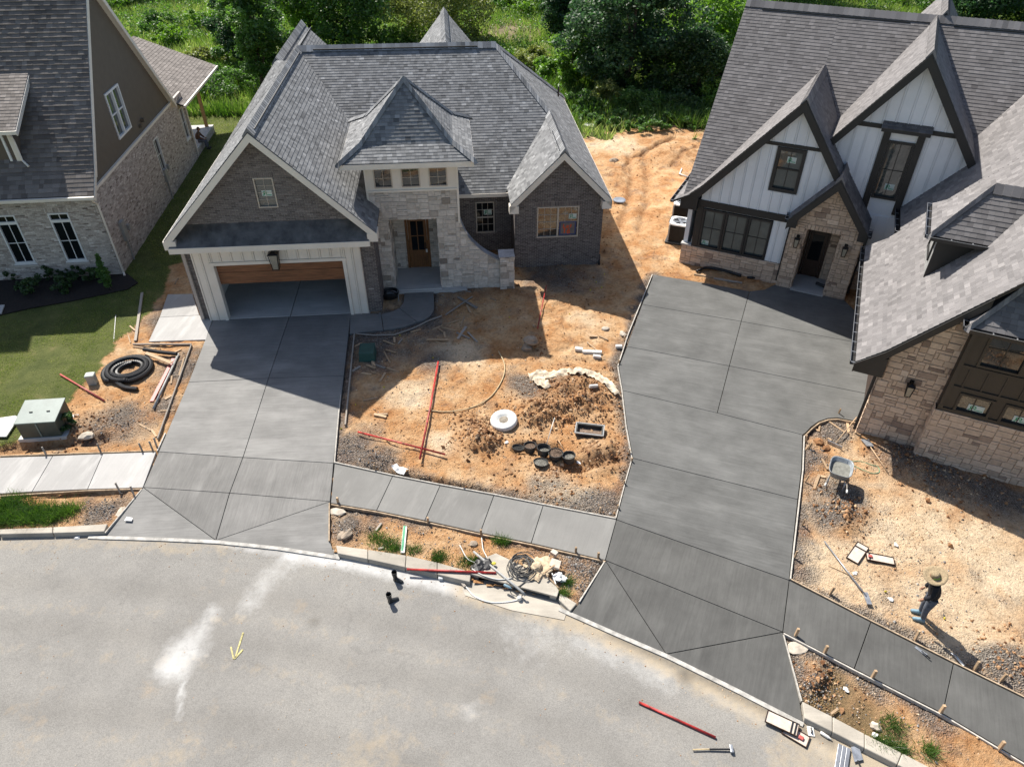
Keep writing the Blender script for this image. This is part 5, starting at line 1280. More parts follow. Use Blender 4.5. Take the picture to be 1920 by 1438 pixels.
# --- big gable wall
FB = FRONT(.90); BGP, BGS = (7.4, 9.4), 1.35
bz = lambda a: BGP[1] - BGS * abs(a - BGP[0])
reg = [(4.6, .0), (10.0, .0), (10.0, 5.62), (7.4, 9.15), (4.7, 5.5)]
hb = [(6.98, 4.02, 7.84, 6.22), (5.02, -1, 6.34, 2.74)]
bw = backing(FB, reg, hb, HR, 'big_gable_wall', 'white_siding')
hh = [(6.66, 3.3, 8.16, 6.9), (4, 6.62, 11, 6.78)]
siding(bw, FB, [(4.7, .8), (10.0, .8), (10.0, 5.6), (7.4, 9.1), (4.7, 5.5)], .42, 'white_siding', hh + [(5.0, 0, 6.4, 2.8)], x_off=.18)
board(bw, FB, [(5.50, 6.62), (9.34, 6.62), (9.22, 6.78), (5.62, 6.78)], .07, BT, 'band_board')
board(bw, FB, [(6.70, 3.45), (6.95, 3.45), (6.95, 6.72), (6.70, 6.72)], .09, BT, 'window_casing'); board(bw, FB, [(7.87, 3.45), (8.12, 3.45), (8.12, 6.72), (7.87, 6.72)], .09, BT, 'window_casing')
window(HR, FB, 6.96, 4.0, 7.86, 6.24, 2, 2, BT, 'pane_grey', .09, .025, depth=.08, muntin_mat=BT, sticker=[(7.32, 4.35, .34, .24)])
hood = MB(); hood.prism([FB.at(6.58, 6.60, 0), FB.at(8.24, 6.60, 0), FB.at(8.24, 6.60, .34), FB.at(6.58, 6.60, .34)], (0, 0, .12)); ho = hood.build('window_hood', BT, HR)
emit(shingles([FB.at(6.56, 6.73, .36), FB.at(8.26, 6.73, .36), FB.at(8.26, 6.92, .0), FB.at(6.56, 6.92, .0)], mu=.25), ho, 'shingle', 'shingle_right', 'shingle_courses', one_by_one=False)
# stone foot of the wall beside the garage
sb2 = FRONT(.82); rg = [(7.2, -.15), (8.9, -.15), (8.9, .8), (7.2, .8)]; w = backing(sb2, rg, [], HR, 'stone_base', 'mortar_sand', .2); emit(ashlar(sb2, rg, unit=.12, maxw=4, maxh=2, mort=.016), w, 'stone', 'sandstone', 'stone_courses', limit=12)
# --- stone entry porch
FE = FRONT(-.35); opn = (5.02, -1, 6.34, 2.74)
reg = [(4.43, -.15), (7.16, -.15), (7.16, 3.08), (5.76, 4.72), (4.43, 3.1)]
ew = backing(FE, reg, [opn], HR, 'stone_porch', 'mortar_sand', .3); stn = ashlar(FE, reg, [opn, (5.02, 2.74, 6.34, 2.97)], unit=.105, maxw=4, maxh=2, mort=.016, minw=1)
x = 5.02
while x < 6.30:      # soldier stones of the lintel
    wd = random.uniform(.12, .2); q = [(x + .01, 2.75), (min(6.34, x + wd) - .01, 2.75), (min(6.34, x + wd) - .01, 2.96), (x + .01, 2.96)]; V, F = piece_mesh(FE, q, .03, .03, 0, 1, chamfer=.012); stn.append((V, F, random.uniform(.3, .8))); x += wd
for pl, rg in ((LEFTW(4.43), [(-.0, -.15), (.35, -.15), (.35, 3.0), (-.0, 3.0)]), (RIGHTW(7.16), [(-.35, -.15), (.85, -.15), (.85, 3.0), (-.35, 3.0)]), (RIGHTW(5.02), [(-.35, 0), (1.0, 0), (1.0, 2.74), (-.35, 2.74)]), (LEFTW(6.34), [(-1.0, 0), (.35, 0), (.35, 2.74), (-1.0, 2.74)])):
    backing(pl, rg, [], ew, 'reveal', 'mortar_sand', .1); stn += ashlar(pl, rg, unit=.13, maxw=4, maxh=2, mort=.02, minw=1)
eb = FRONT(1.0); rg = [(5.02, 0), (6.34, 0), (6.34, 2.74), (5.02, 2.74)]; backing(eb, rg, [(5.08, -.1, 5.98, 2.2)], ew, 'reveal', 'mortar_sand', .1); stn += ashlar(eb, rg, [(5.08, -.1, 5.98, 2.2)], unit=.13, maxw=4, maxh=2, mort=.02, minw=1)
emit(stn, ew, 'stone', 'sandstone', 'stone_courses', limit=110)
dr = MB()
for (a0, a1, z0, z1, b0) in ((5.08, 5.16, .04, 2.2, .94), (5.90, 5.98, .04, 2.2, .94), (5.16, 5.90, 2.12, 2.2, .94), (5.18, 5.30, .06, 2.1, 1.0), (5.76, 5.88, .06, 2.1, 1.0), (5.30, 5.76, .06, .8, 1.01), (5.30, 5.76, 1.98, 2.1, 1.0)): dr.box((a0, b0, z0), (a1, b0 + .07, z1))
do = dr.build('front_door', 'dark_door', HR); m = MB(); m.box((5.30, 1.03, .8), (5.76, 1.045, 1.98)); m.build('pane', 'pane_dark', do)
m = MB(); m.box((5.02, -.5, -.1), (6.34, 1.0, .05)); m.build('porch_floor', 'concrete_floor', HR)
# --- garage wing
def ga(ap, b): return ap - .05 * (b + 9.2)      # the wing runs a little askew to the house
gz = lambda ap: 3.45 + 1.2 * (ap - 8.35)
FG = FRONT(-8.79)
reg = [(8.46, -.15), (10.3, -.15), (10.3, 5.55), (9.2, 4.32), (8.46, 3.42)]
gwl = backing(FG, reg, [], HR, 'garage_gable_wall', 'mortar_sand', .25); stn = ashlar(FG, reg, unit=.105, maxw=4, maxh=2, mort=.016, minw=1)
pl = LEFTW(8.46); rg = [(5.6, -.15), (8.79, -.15), (8.79, 3.2), (5.6, 3.2)]
stn2 = ashlar(LEFTW(8.46), [(8.1, -.15), (8.79, -.15), (8.79, 3.0), (8.1, 3.0)], unit=.105, maxw=4, maxh=2, mort=.016, minw=1)
lwl = backing(LEFTW(8.46), [(-.9, -.1), (8.79, -.1), (8.79, 3.2), (-.9, 3.2)], [(5.2, -1, 7.9, 2.3), (2.0, -1, 4.7, 2.3)], HR, 'garage_side_wall', 'mortar_sand', .2)
for b0, b1 in ((-7.9, -5.2), (-4.7, -2.0)):
    m = MB()
    for k in range(4): m.box((8.52, b0, .02 + k * .57), (8.56, b1, .57 + k * .57))
    m.build('garage_door', 'dark_door', HR)
emit(stn, gwl, 'stone', 'sandstone', 'stone_courses', limit=150); emit(stn2, lwl, 'stone', 'sandstone', 'stone_courses', limit=20)
# bay
BZ = -9.15; FY = FRONT(BZ); rg = [(10.18, -.2), (15.0, -.2), (15.0, 1.86), (10.18, 1.86)]
by = backing(FY, rg, [], HR, 'bay', 'mortar_sand', .3); stn = ashlar(FY, rg, unit=.105, maxw=4, maxh=2, mort=.016, minw=1)
pl = LEFTW(10.18); rg2 = [(8.8, -.2), (9.15, -.2), (9.15, 1.86), (8.8, 1.86)]; backing(pl, rg2, [], by, 'reveal', 'mortar_sand', .1); stn += ashlar(pl, rg2, unit=.12, maxw=3, maxh=2, mort=.016, minw=1)
emit(stn, by, 'stone', 'sandstone', 'stone_courses', limit=160)
wins = [(10.58, 1.95, 11.50, 2.62), (11.74, 1.95, 12.66, 2.62), (12.9, 1.95, 13.8, 2.62), (10.62, 3.58, 11.70, 4.86), (11.95, 3.58, 13.05, 4.86)]
FS = FRONT(BZ + .02); rs = [(10.20, 1.88), (15, 1.88), (15, 5.0), (10.20, 5.0)]
bs = backing(FS, rs, wins, HR, 'bay_siding', 'bronze_siding', .15)
for wn in wins: window(HR, FS, wn[0], wn[1], wn[2], wn[3], 2, 1 if wn[1] < 3 else 2, 'bronze_siding', 'pane_mirror', .07, .025, depth=.04, sticker=[(wn[0] + .34, wn[1] + .12, .42, .2)] if wn[1] < 3 else None)
battens(bs, FS, [(10.3, 2.75), (14.5, 2.75), (14.5, 3.5), (10.3, 3.5)], .47, mat='bronze_siding', w=.05, dep=.03, x_off=.25)
for y in (1.90, 2.72, 3.46): board(bs, FS, [(10.2, y), (15, y), (15, y + .09), (10.2, y + .09)], .045, 'bronze_siding', 'rail_board')
board(bs, FS, [(10.2, 1.99), (10.32, 1.99), (10.32, 5.0), (10.2, 5.0)], .06, 'bronze_siding', 'corner_board')
pl = LEFTW(10.20); backing(pl, [(8.79, 1.88), (9.13, 1.88), (9.13, 5.0), (8.79, 5.0)], [], bs, 'bay_cheek', 'bronze_siding', .1)
box_body(HR, 10.4, 14.5, -8.9, -8.8, 1.8, 5, 'interior_white', 'bay_inner_wall'); box_body(HR, 8.8, 15.2, -8.4, 4, -.1, 2.9, 'interior_white', 'inner_core'); box_body(HR, .6, 8.4, 1.4, 12.5, -.1, 2.9, 'interior_white', 'inner_core')

# --- roofs
mz = lambda b: 2.9 + .93 * (b + .3); RB_, RZ2 = 6.69, 9.4
M1 = [(-.16, -.3, 2.9), (16, -.3, 2.9), (16, RB_, RZ2), (-.16, RB_, RZ2)]; M2 = [(-.16, RB_, RZ2), (16, RB_, RZ2), (16, 13.7, 2.9), (-.16, 13.7, 2.9)]
# visible pieces of the main front slope: around the gables
MF = [[(-.16, -.16, mz(-.16)), (.56, .54, mz(.54)), (3.82, 4.75, mz(4.75)), (3.82, RB_, RZ2), (-.16, RB_, RZ2)], [(3.82, 4.75, mz(4.75)), (4.7, 3.5, mz(3.5)), (4.7, 2.76, mz(2.76)), (7.4, RB_, RZ2), (3.82, RB_, RZ2)], [(7.4, RB_, RZ2), (10.1, 2.76, mz(2.76)), (10.1, 1.2, mz(1.2)), (16, 1.2, mz(1.2)), (16, RB_, RZ2)]]
S_L = [(3.82, -.3, 7.6), (3.82, 4.75, 7.6), (.56, .54, 3.69), (.56, -.3, 3.69)]; S_F = [(.56, -.3, 3.69), (.56, .54, 3.69), (-.16, -.14, 3.03), (-.16, -.3, 3.03)]
S_R = [(3.82, -.3, 7.6), (7.2, -.3, 2.97), (7.2, -.2, 2.97), (3.82, 4.75, 7.6)]
B_L2 = [(7.4, .5, 9.4), (7.4, RB_, 9.4), (4.7, 2.76, 5.75), (4.7, .5, 5.75)]; B_R4 = [(7.4, .5, 9.4), (10.1, .5, 5.75), (10.1, 2.76, 5.75), (7.4, RB_, 9.4)]
E_L = [(5.76, -.75, 5.06), (5.76, 1.2, 5.06), (4.28, 1.2, 3.18), (4.28, -.75, 3.18)]; E_R = [(5.76, -.75, 5.06), (7.24, -.75, 3.12), (7.24, 1.2, 3.12), (5.76, 1.2, 5.06)]
gq = lambda ap, b, z=None: (ga(ap, b), b, gz(ap) if z is None else z)
GU = [gq(8.35, -9.2), gq(8.35, -1.3), gq(12.1, -1.3), gq(12.1, -9.2)]; GU2 = [gq(8.62, -1.3), gq(8.62, 1.2), gq(12.1, 4.6), gq(12.1, -1.3)]
GF = [gq(7.68, -9.2, 2.82), gq(7.68, -1.1, 2.82), gq(8.35, -1.35), gq(8.35, -9.2)]
GB = [gq(12.1, -9.2), gq(12.1, 4.6), gq(16, 4.6, 3.2), gq(16, -9.2, 3.2)]
PT = [(-.48, -.38, 2.92), (.14, -.38, 3.28), (.14, 3.6, 3.28), (-.48, 3.6, 2.92)]
d = deck(HR, MF + [M2, S_L, S_F, S_R, B_L2, B_R4], 'roof', BT, .12)
kw = dict(exposure=.155, widths=(.15, .24), thick=.017)
pc = []
for p in MF: pc += shingles(p, mu=.42, sd=.12, **kw)
for p in (S_L, S_F, S_R, B_L2, B_R4): pc += shingles(p, mu=.5, sd=.12, **kw)
pc += ridge_caps((3.82, -.3, 7.6), (3.82, 4.75, 7.6), (-1, 0, -1.2), (1, 0, -1.37)); pc += ridge_caps((7.4, .5, 9.4), (7.4, RB_, 9.4), (-1, 0, -1.35), (1, 0, -1.35)); pc += ridge_caps((-.16, RB_, RZ2), (16, RB_, RZ2), (0, -1, -.93), (0, 1, -.93))
emit(pc, d, 'shingle', 'shingle_right', 'shingle_courses', limit=60)
for seg in ((.6, 6.5), (8.1, 15)):
    m = MB(); m.beam((seg[0], RB_ - .24, RZ2 - .20), (seg[1], RB_ - .24, RZ2 - .20), .03, .05); m.build('ridge_vent', 'black_plastic', d)
for (a, z, b0, b1) in ((3.70, 7.47, .1, 2.4), (7.28, 9.26, .8, 4.6)):
    m = MB(); m.beam((a, b0, z), (a, b1, z), .03, .07); m.build('ridge_vent', 'black_plastic', d)
# rear cross gable seen over the ridge
RG1 = [(8.2, 6.0, 10.1), (8.2, 12, 10.1), (5.0, 12, 5.8), (5.0, 6.0, 5.8)]; RG2 = [(8.2, 6.0, 10.1), (11.4, 6.0, 5.8), (11.4, 12, 5.8), (8.2, 12, 10.1)]
RG1 = [(7.7, 6.7, 9.62), (7.7, 12.5, 9.62), (4.5, 12.5, 5.3), (4.5, 6.7, 5.3)]; RG2 = [(7.7, 6.7, 9.62), (10.9, 6.7, 5.3), (10.9, 12.5, 5.3), (7.7, 12.5, 9.62)]
d4 = deck(HR, [RG1, RG2], 'rear_roof', BT, .1); emit(shingles(RG1, mu=.5, **kw) + shingles(RG2, mu=.4, **kw) + ridge_caps((7.7, 6.7, 9.62), (7.7, 12.5, 9.62), (-1, 0, -1.35), (1, 0, -1.35)), d4, 'shingle', 'shingle_right', 'shingle_courses', one_by_one=False)
d5 = deck(HR, [E_L, E_R], 'porch_roof', BT, .14); emit(shingles(E_L, mu=.42, **kw) + shingles(E_R, mu=.38, **kw) + ridge_caps((5.76, -.75, 5.06), (5.76, 1.0, 5.06), (-1, 0, -1.27), (1, 0, -1.3)), d5, 'shingle', 'shingle_right', 'shingle_courses', limit=20)
d6 = deck(HR, [GU, GU2, GF, GB], 'garage_roof', BT, .12)
pc = shingles(GU, mu=.55, sd=.13, **kw) + shingles(GU2, mu=.55, sd=.13, **kw) + shingles(GF, mu=.55, sd=.13, **kw); emit(pc, d6, 'shingle', 'shingle_right', 'shingle_courses', limit=190)
d7 = deck(HR, [PT], 'pent_roof', BT, .08); emit(shingles(PT, mu=.5, **kw), d7, 'shingle', 'shingle_right', 'shingle_courses', one_by_one=False)
# bay hip roof
y0 = -9.62; ez = 4.98
BF = [(9.98, y0, ez), (15.5, y0, ez), (15.5, y0 + 2.2, ez + 2.2), (12.18, y0 + 2.2, ez + 2.2)]; BLh = [(9.98, y0, ez), (12.18, y0 + 2.2, ez + 2.2), (11.3, y0 + 2.2, ez + 1.3), (9.98, y0 + .75, ez)]
d8 = deck(HR, [BF, BLh], 'bay_roof', BT, .1); emit(shingles(BF, mu=.42, **kw) + shingles(BLh, mu=.55, **kw) + ridge_caps((9.98, y0, ez), (12.18, y0 + 2.2, ez + 2.2), (0, -1, -1), (-1, 0, -1), half=.17), d8, 'shingle', 'shingle_right', 'shingle_courses', limit=25)
# dormer in the garage roof, facing the drive
e0_, eb0, eb1, ezd, rzd, bm_ = 8.66, -6.22, -3.68, 5.86, 7.12, -4.95
DF = [(e0_, eb0, ezd), (10.35, eb0, ezd), (11.35, bm_, rzd), (9.92, bm_, rzd)]; DL = [(e0_, eb0, ezd), (9.92, bm_, rzd), (e0_, eb1, ezd)]; DK = [(e0_, eb1, ezd), (9.92, bm_, rzd), (11.35, bm_, rzd), (10.2, eb1, ezd)]
d9 = deck(HR, [DF, DL, DK], 'dormer_roof', BT, .09)
emit(shingles(DF, mu=.42, **kw) + shingles(DL, mu=.55, **kw) + shingles(DK, mu=.5, **kw) + ridge_caps((e0_, eb0, ezd), (9.92, bm_, rzd), (0, -1, -1), (-1, 0, -1), half=.16) + ridge_caps((9.92, bm_, rzd), (11.3, bm_, rzd), (0, -1, -1), (0, 1, -1)), d9, 'shingle', 'shingle_right', 'shingle_courses', limit=25)
m = MB(); m.prism([(8.93, -5.95, 4.2), (8.93, -5.95, 5.84), (10.35, -5.95, 5.84)], (0, .1, 0)); dm = m.build('dormer', BT, HR)
m = MB(); m.prism([(8.93, -3.95, 4.2), (8.93, -3.95, 5.84), (10.35, -3.95, 5.84)], (0, -.1, 0)); m.build('cheek', BT, dm)
m = MB(); m.box((8.93, -5.85, 4.1), (9.0, -4.05, 5.82)); m.build('face', 'grey_pipe', dm)
window(dm, LEFTW(8.93), 4.35, 4.75, 5.55, 5.7, 2, 1, BT, 'pane_mirror', .07, .025, depth=.05)
# rakes, fascia, gutters
def rk(p, q, b, wd=.34, t=.06): return rake(HR, p, q, b, wd, BT, t)
rk((-.20, 3.02), (.56, 3.66), -.34, .30); rk((.56, 3.66), (3.82, 7.57), -.34); rk((3.82, 7.57), (7.24, 2.92), -.34)
rk((4.68, 5.75), (7.4, 9.37), .46); rk((7.4, 9.37), (10.12, 5.72), .46)
rk((4.24, 3.14), (5.76, 5.02), -.80, .30); rk((5.76, 5.02), (7.28, 3.08), -.80, .30)
rk((7.66, 2.80), (8.35, 3.42), -9.25, .24); rk((8.35, 3.42), (10.3, 5.76), -9.25, .24)
for p, q, b0, b1 in (((.56, 3.50), (3.82, 7.42), -.3, .02), ((3.82, 7.42), (7.2, 2.8), -.3, .02), ((4.7, 5.55), (7.4, 9.2), .5, .9), ((7.4, 9.2), (10.1, 5.55), .5, .9), ((8.35, 3.3), (10.3, 5.62), -9.2, -8.79), ((7.7, 2.7), (8.45, 3.3), -9.2, -8.79), ((-.16, 2.86), (.56, 3.5), -.3, .02)):
    m = MB(); m.prism([(p[0], b0, p[1]), (q[0], b0, q[1]), (q[0], b1, q[1]), (p[0], b1, p[1])], (0, 0, -.03)); m.build('soffit', BT, HR)
m = MB(); m.prism([(-.2, -.33, 2.62), (.52, -.33, 2.62), (.52, -.33, 3.3), (-.2, -.33, 2.9)], (0, .35, 0)); m.build('eave_return', BT, HR)
m = MB(); m.prism([(7.68, -9.23, 2.5), (8.5, -9.23, 2.5), (8.5, -9.23, 3.2), (7.68, -9.23, 2.72)], (0, .44, 0)); m.build('eave_return', BT, HR)
m = MB(); m.prism([(4.28, -.78, 2.86), (4.62, -.78, 2.86), (4.62, -.78, 3.4), (4.28, -.78, 3.05)], (0, .4, 0)); m.build('eave_return', BT, HR); m = MB(); m.prism([(6.92, -.78, 2.8), (7.24, -.78, 2.8), (7.24, -.78, 3.0), (6.92, -.78, 3.3)], (0, .4, 0)); m.build('eave_return', BT, HR)
for p, q, b0, b1 in (((4.28, 3.05), (5.76, 4.92), -.76, -.34), ((5.76, 4.92), (7.24, 3.0), -.76, -.34)):
    m = MB(); m.prism([(p[0], b0, p[1]), (q[0], b0, q[1]), (q[0], b1, q[1]), (p[0], b1, p[1])], (0, 0, -.03)); m.build('soffit', 'gutter_metal', HR)
def gutter(p, q, out, parent=HR):
    """open trough: back, floor, front lip and hangers"""
    p, q, out = Vector(p), Vector(q), Vector(out).normalized(); up = Vector((0, 0, 1)); m = MB(); W_, H_ = .13, .11
    m.beam(p + out * .01 - up * .05, q + out * .01 - up * .05, .012, H_) if abs((q - p).normalized().z) < .9 else None
    m.prism([p - up * H_, q - up * H_, q - up * H_ + out * W_, p - up * H_ + out * W_], up * .012); m.prism([p - up * H_ + out * W_, q - up * H_ + out * W_, q + out * (W_ + .015), p + out * (W_ + .015)], out * .012)
    g = m.build('gutter', BT, parent, fixn=False)
    n = max(2, int((q - p).length / .55))
    for i in range(n + 1):
        a = p.lerp(q, i / n); h = MB(); h.beam(a - up * .01, a + out * W_ - up * .01, .03, .012); h.build('hanger', 'gutter_metal', g)
    m = MB(); m.prism([p + out * (W_ + .012), q + out * (W_ + .012), q + out * (W_ + .012) + up * .014, p + out * (W_ + .012) + up * .014], out * .012); m.build('lip', 'gutter_metal', g, fixn=False)
gutter(gq(7.68, -9.2, 2.80), gq(7.68, -1.1, 2.80), (-1, 0, 0)); gutter(gq(8.60, -1.25, 3.72), gq(8.60, 1.0, 3.72), (-1, 0, 0)); gutter((9.98, y0 + .7, ez), (9.98, y0, ez), (-1, 0, 0)); gutter((9.98, y0, ez), (15.5, y0, ez), (0, -1, 0))
gutter((e0_, eb1, ezd), (e0_, eb0, ezd), (-1, 0, 0)); gutter((e0_, eb0, ezd), (10.35, eb0, ezd), (0, -1, 0)); gutter((4.28, -.7, 3.16), (4.28, -.05, 3.16), (-1, 0, 0)); gutter((7.24, -.05, 3.1), (7.24, -.75, 3.1), (1, 0, 0)); gutter((-.48, 3.6, 2.92), (-.48, -.38, 2.92), (-1, 0, 0))
for pts in ([(4.38, -.12, 3.0), (4.38, -.12, .1)], [(7.28, -.3, 2.9), (7.24, .1, 2.6), (7.24, .1, .1)], [(7.9, -8.9, 2.7), (8.36, -8.86, 2.45), (8.36, -8.86, .12)]):
    m = MB(); m.tube(pts, .05, 6); m.build('downspout', BT, HR)
lantern(HR, FE, 4.78, 1.98, .44, .17); lantern(HR, FE, 6.62, 1.98, .44, .17); lantern(HR, FG, 9.36, 1.95, .46, .18)
# ================================================================== VEGETATION
def mesh_np(name, V, F, tint, mat, parent=None, kind=None, loc=None):
    n, k = F.shape
    me = bpy.data.meshes.new(name); me.vertices.add(len(V)); me.vertices.foreach_set('co', V.reshape(-1).astype(np.float32))
    me.loops.add(n * k); me.loops.foreach_set('vertex_index', F.reshape(-1).astype(np.int32)); me.polygons.add(n)
    me.polygons.foreach_set('loop_start', np.arange(0, n * k, k, dtype=np.int32)); me.polygons.foreach_set('loop_total', np.full(n, k, np.int32)); me.update()
    a = me.attributes.new('tint', 'FLOAT', 'FACE'); a.data.foreach_set('value', np.clip(tint, 0, 1).astype(np.float32))
    me.materials.append(MATS[mat]); o = bpy.data.objects.new(name, me); COL.objects.link(o)
    if parent is not None: o.parent = parent
    if loc is not None: o.location = loc
    if kind: o['kind'] = kind
    return o
def leaf_quads(C, size, rg, tint, droop=.0, aspect=.55, upbias=.5):
    """one small bent leaf per centre"""
    n = len(C); d = rg.normal(size=(n, 3)); d[:, 2] = d[:, 2] * .6 - droop; d /= np.linalg.norm(d, axis=1, keepdims=True)
    nn = rg.normal(size=(n, 3)); nn[:, 2] = np.abs(nn[:, 2]) + upbias
    r = np.cross(d, nn); r /= np.linalg.norm(r, axis=1, keepdims=True) + 1e-9
    s = (size * rg.uniform(.6, 1.35, n))[:, None]
    V = np.stack([C - d * s, C + r * s * aspect, C + d * s, C - r * s * aspect], 1).reshape(-1, 3)
    return V, np.arange(4 * n).reshape(n, 4), tint
def tree(name, label, cat, base, h, r, crown0, mat, n=9000, leaf=.13, seed=1, shape='round', clumps=70, group=None, trunk_r=.16, droop=0., limbs=6):
    rg = np.random.default_rng(seed); root = empty(name, base); tag(root, label, cat, group)
    n = int(n * 1.5); leaf = leaf * .82
    hc = h - crown0
    cc = []
    while len(cc) < clumps:
        p = rg.uniform(-1, 1, 3)
        q = np.linalg.norm(p)
        if q > 1 or q < .35: continue
        zz = (p[2] + 1) / 2
        if shape == 'cone': k = (1 - zz) * 1.05 + .05
        elif shape == 'spread': k = .65 + .5 * math.sin(math.pi * min(1, zz * .9 + .1))
        else: k = math.sqrt(max(.02, 1 - (2 * zz - .9) ** 2 * .8))
        a = math.atan2(p[1], p[0]); rr = math.hypot(p[0], p[1]); lump = 1 + .28 * math.sin(a * 3 + seed) + .18 * math.sin(a * 5 + seed * 2 + zz * 6)
        cc.append((p[0] * r * k * lump, p[1] * r * k * lump, crown0 + zz * hc, rg.uniform(.5, 1.25)))
    cc = np.array(cc)
    ci = rg.integers(0, clumps, n); rad = (r * .30 * cc[ci, 3])
    off = rg.normal(size=(n, 3)); off /= np.linalg.norm(off, axis=1, keepdims=True); off *= (rg.uniform(.25, 1, n) ** .5 * rad)[:, None]; off[:, 2] *= .75
    C = cc[ci, :3] + off
    tint = .45 + .22 * (cc[ci, 3] - .85) + rg.normal(0, .17, n) + .25 * (rg.uniform(0, 1, clumps)[ci] - .5)
    V, F, t = leaf_quads(C, leaf, rg, tint, droop)
    mesh_np('crown', V, F, t, mat, root)
    m = MB(); top = crown0 + hc * .75; wob = lambda: rg.normal(0, r * .04)
    tp = [(0, 0, -.3), (wob(), wob(), crown0 * .5 + .2), (wob(), wob(), crown0 + hc * .3), (wob(), wob(), top)]
    m.tube(tp, [trunk_r * 1.2, trunk_r, trunk_r * .7, trunk_r * .25], 8)
    for i in range(limbs):
        c = cc[rg.integers(0, clumps)]; z0 = crown0 * .7 + (c[2] - crown0) * .5; s = Vector((0, 0, max(.3, z0))); e = Vector(c[:3]); mm = s.lerp(e, .5) + Vector((0, 0, .15))
        m.tube([s, mm, e], [trunk_r * .5, trunk_r * .32, trunk_r * .1], 6)
    m.build('trunk', 'bark', root, smooth=True)
    return root
def at(px, py, z=-.1):
    p = G(px, py, z); return (p.x, p.y, z)
tree('tree', 'dark leafy tree draped with vine, behind the porch of the left house', 'tree', at(500, 180), 8.2, 2.3, .8, 'leaf_mid', 12000, .15, 3, clumps=80)
tree('tree', 'slim dark evergreen left of the vine-draped tree', 'tree', at(455, 130), 7.5, 1.9, .6, 'leaf_dark', 7000, .14, 4)
tree('tree', 'broad dark green tree above the left end of the middle roof', 'tree', at(660, 112), 9.5, 4.2, 1.0, 'leaf_mid', 16000, .17, 5, clumps=110)
tree('tree', 'yellow-green young tree between two dark trees left of the roof ridge', 'tree', at(590, 100), 7.0, 2.4, .8, 'leaf_bright', 7000, .16, 6)
tree('tree', 'feathery yellow-green tree behind the main ridge of the middle house', 'tree', at(825, 92), 8.0, 4.6, .4, 'leaf_yellow', 20000, .13, 7, 'spread', 110, droop=.3)
tree('tree', 'dark upright cedar beside the bare soil clearing', 'tree', at(1048, 80), 8.0, 2.6, .2, 'leaf_dark', 12000, .14, 8, 'cone', 100)
tree('tree', 'big dark tree between the houses, largest in the gap', 'tree', at(1175, 175), 8.8, 4.3, .6, 'leaf_dark', 26000, .16, 9, clumps=130, trunk_r=.22)
tree('tree', 'bright green vine-covered tree next to the right house roof', 'tree', at(1320, 135), 7.0, 4.2, .3, 'leaf_bright', 17000, .15, 10, 'spread', 110)
tree('tree', 'dark leafy tree under the vine-covered tree by the right house', 'tree', at(1300, 190), 4.6, 2.6, .2, 'leaf_shrub', 11000, .13, 11, 'spread', 80)
tree('sapling', 'pale yellow-green sapling in front of the big dark tree', 'tree', at(1072, 172), 4.4, 1.7, .7, 'leaf_bright', 5200, .17, 12, clumps=36, trunk_r=.05)
tree('tree', 'dark tree over the right house ridge, near the right edge', 'tree', at(1815, 52), 8.5, 4.8, .6, 'leaf_dark', 13000, .2, 13, clumps=90)
tree('tree', 'olive tree in the top right corner above the roof', 'tree', at(1935, 58), 7.5, 4.2, .4, 'leaf_mid', 10000, .2, 14, clumps=90)
tree('tree', 'tall tree beyond the field at the upper left, shading the grass', 'tree', (-46, 96, 0), 13, 6.5, 1.5, 'leaf_mid', 15000, .26, 15, clumps=100, trunk_r=.3)
tree('tree', 'second tall tree beyond the field at the upper left', 'tree', (-38, 99, 0), 11, 5.5, 1.5, 'leaf_dark', 12000, .26, 16, clumps=90, trunk_r=.3)
for i, (x, y, h_, r_, mt, lb) in enumerate(((-27, 88, 10, 5, 'leaf_mid', 'leafy tree at the field edge above the left roof gable'), (-17, 90, 11, 5, 'leaf_dark', 'dark tree at the field edge behind the broad green tree'), (-9, 92, 10, 4.5, 'leaf_mid', 'leafy tree at the field edge behind the feathery tree'), (11, 84, 10, 5, 'leaf_mid', 'leafy tree at the field edge right of the cedar'), (21, 82, 10, 5, 'leaf_dark', 'dark tree at the field edge behind the big dark tree'), (31, 88, 9, 4.5, 'leaf_bright', 'bright tree at the field edge above the right house roof'))):
    tree('tree', lb, 'tree', (x, y, 0), h_, r_, .6, mt, 9000, .24, 30 + i, clumps=80)
# shrubs
SH = [((430, 120), 2.6, 1.3, 'leaf_bright', 'spiky yellow-green shrub left of the vine-draped tree'), ((405, 178), 1.5, 1.5, 'leaf_mid', 'low green shrub at the lawn edge behind the porch post'), ((450, 172), 1.6, 1.4, 'leaf_mid', 'low green shrub at the lawn edge next to the middle roof'),
      ((1095, 212), 1.4, 1.1, 'leaf_mid', 'leafy shrub at the soil edge just right of the middle roof'), ((1135, 205), 1.9, 1.2, 'leaf_yellow', 'pale shrub below the sapling'), ((1180, 212), 1.6, 1.3, 'leaf_mid', 'rounded green shrub under the big dark tree'), ((1225, 215), 1.3, 1.3, 'leaf_mid', 'green shrub right of the rounded one under the big tree'), ((1270, 212), 1.5, 1.3, 'leaf_shrub', 'dark shrub midway between the houses'), ((1330, 205), 1.7, 1.5, 'leaf_bright', 'bright shrub touching the right house roof'), ((1120, 168), 1.9, 1.5, 'leaf_yellow', 'tan-green scrub beside the sapling'), ((1150, 178), 2.2, 1.5, 'leaf_mid', 'scrub at the foot of the big dark tree'), ((1240, 190), 2.0, 1.7, 'leaf_shrub', 'dark scrub in the shade of the big tree')]
for i, (px, h_, r_, mt, lb) in enumerate(SH): tree('shrub', lb, 'shrub', at(*px), h_, r_, .05, mt, 2600, .10, 60 + i, 'spread', 34, group='shrubs along the field edge', trunk_r=.03, limbs=4)
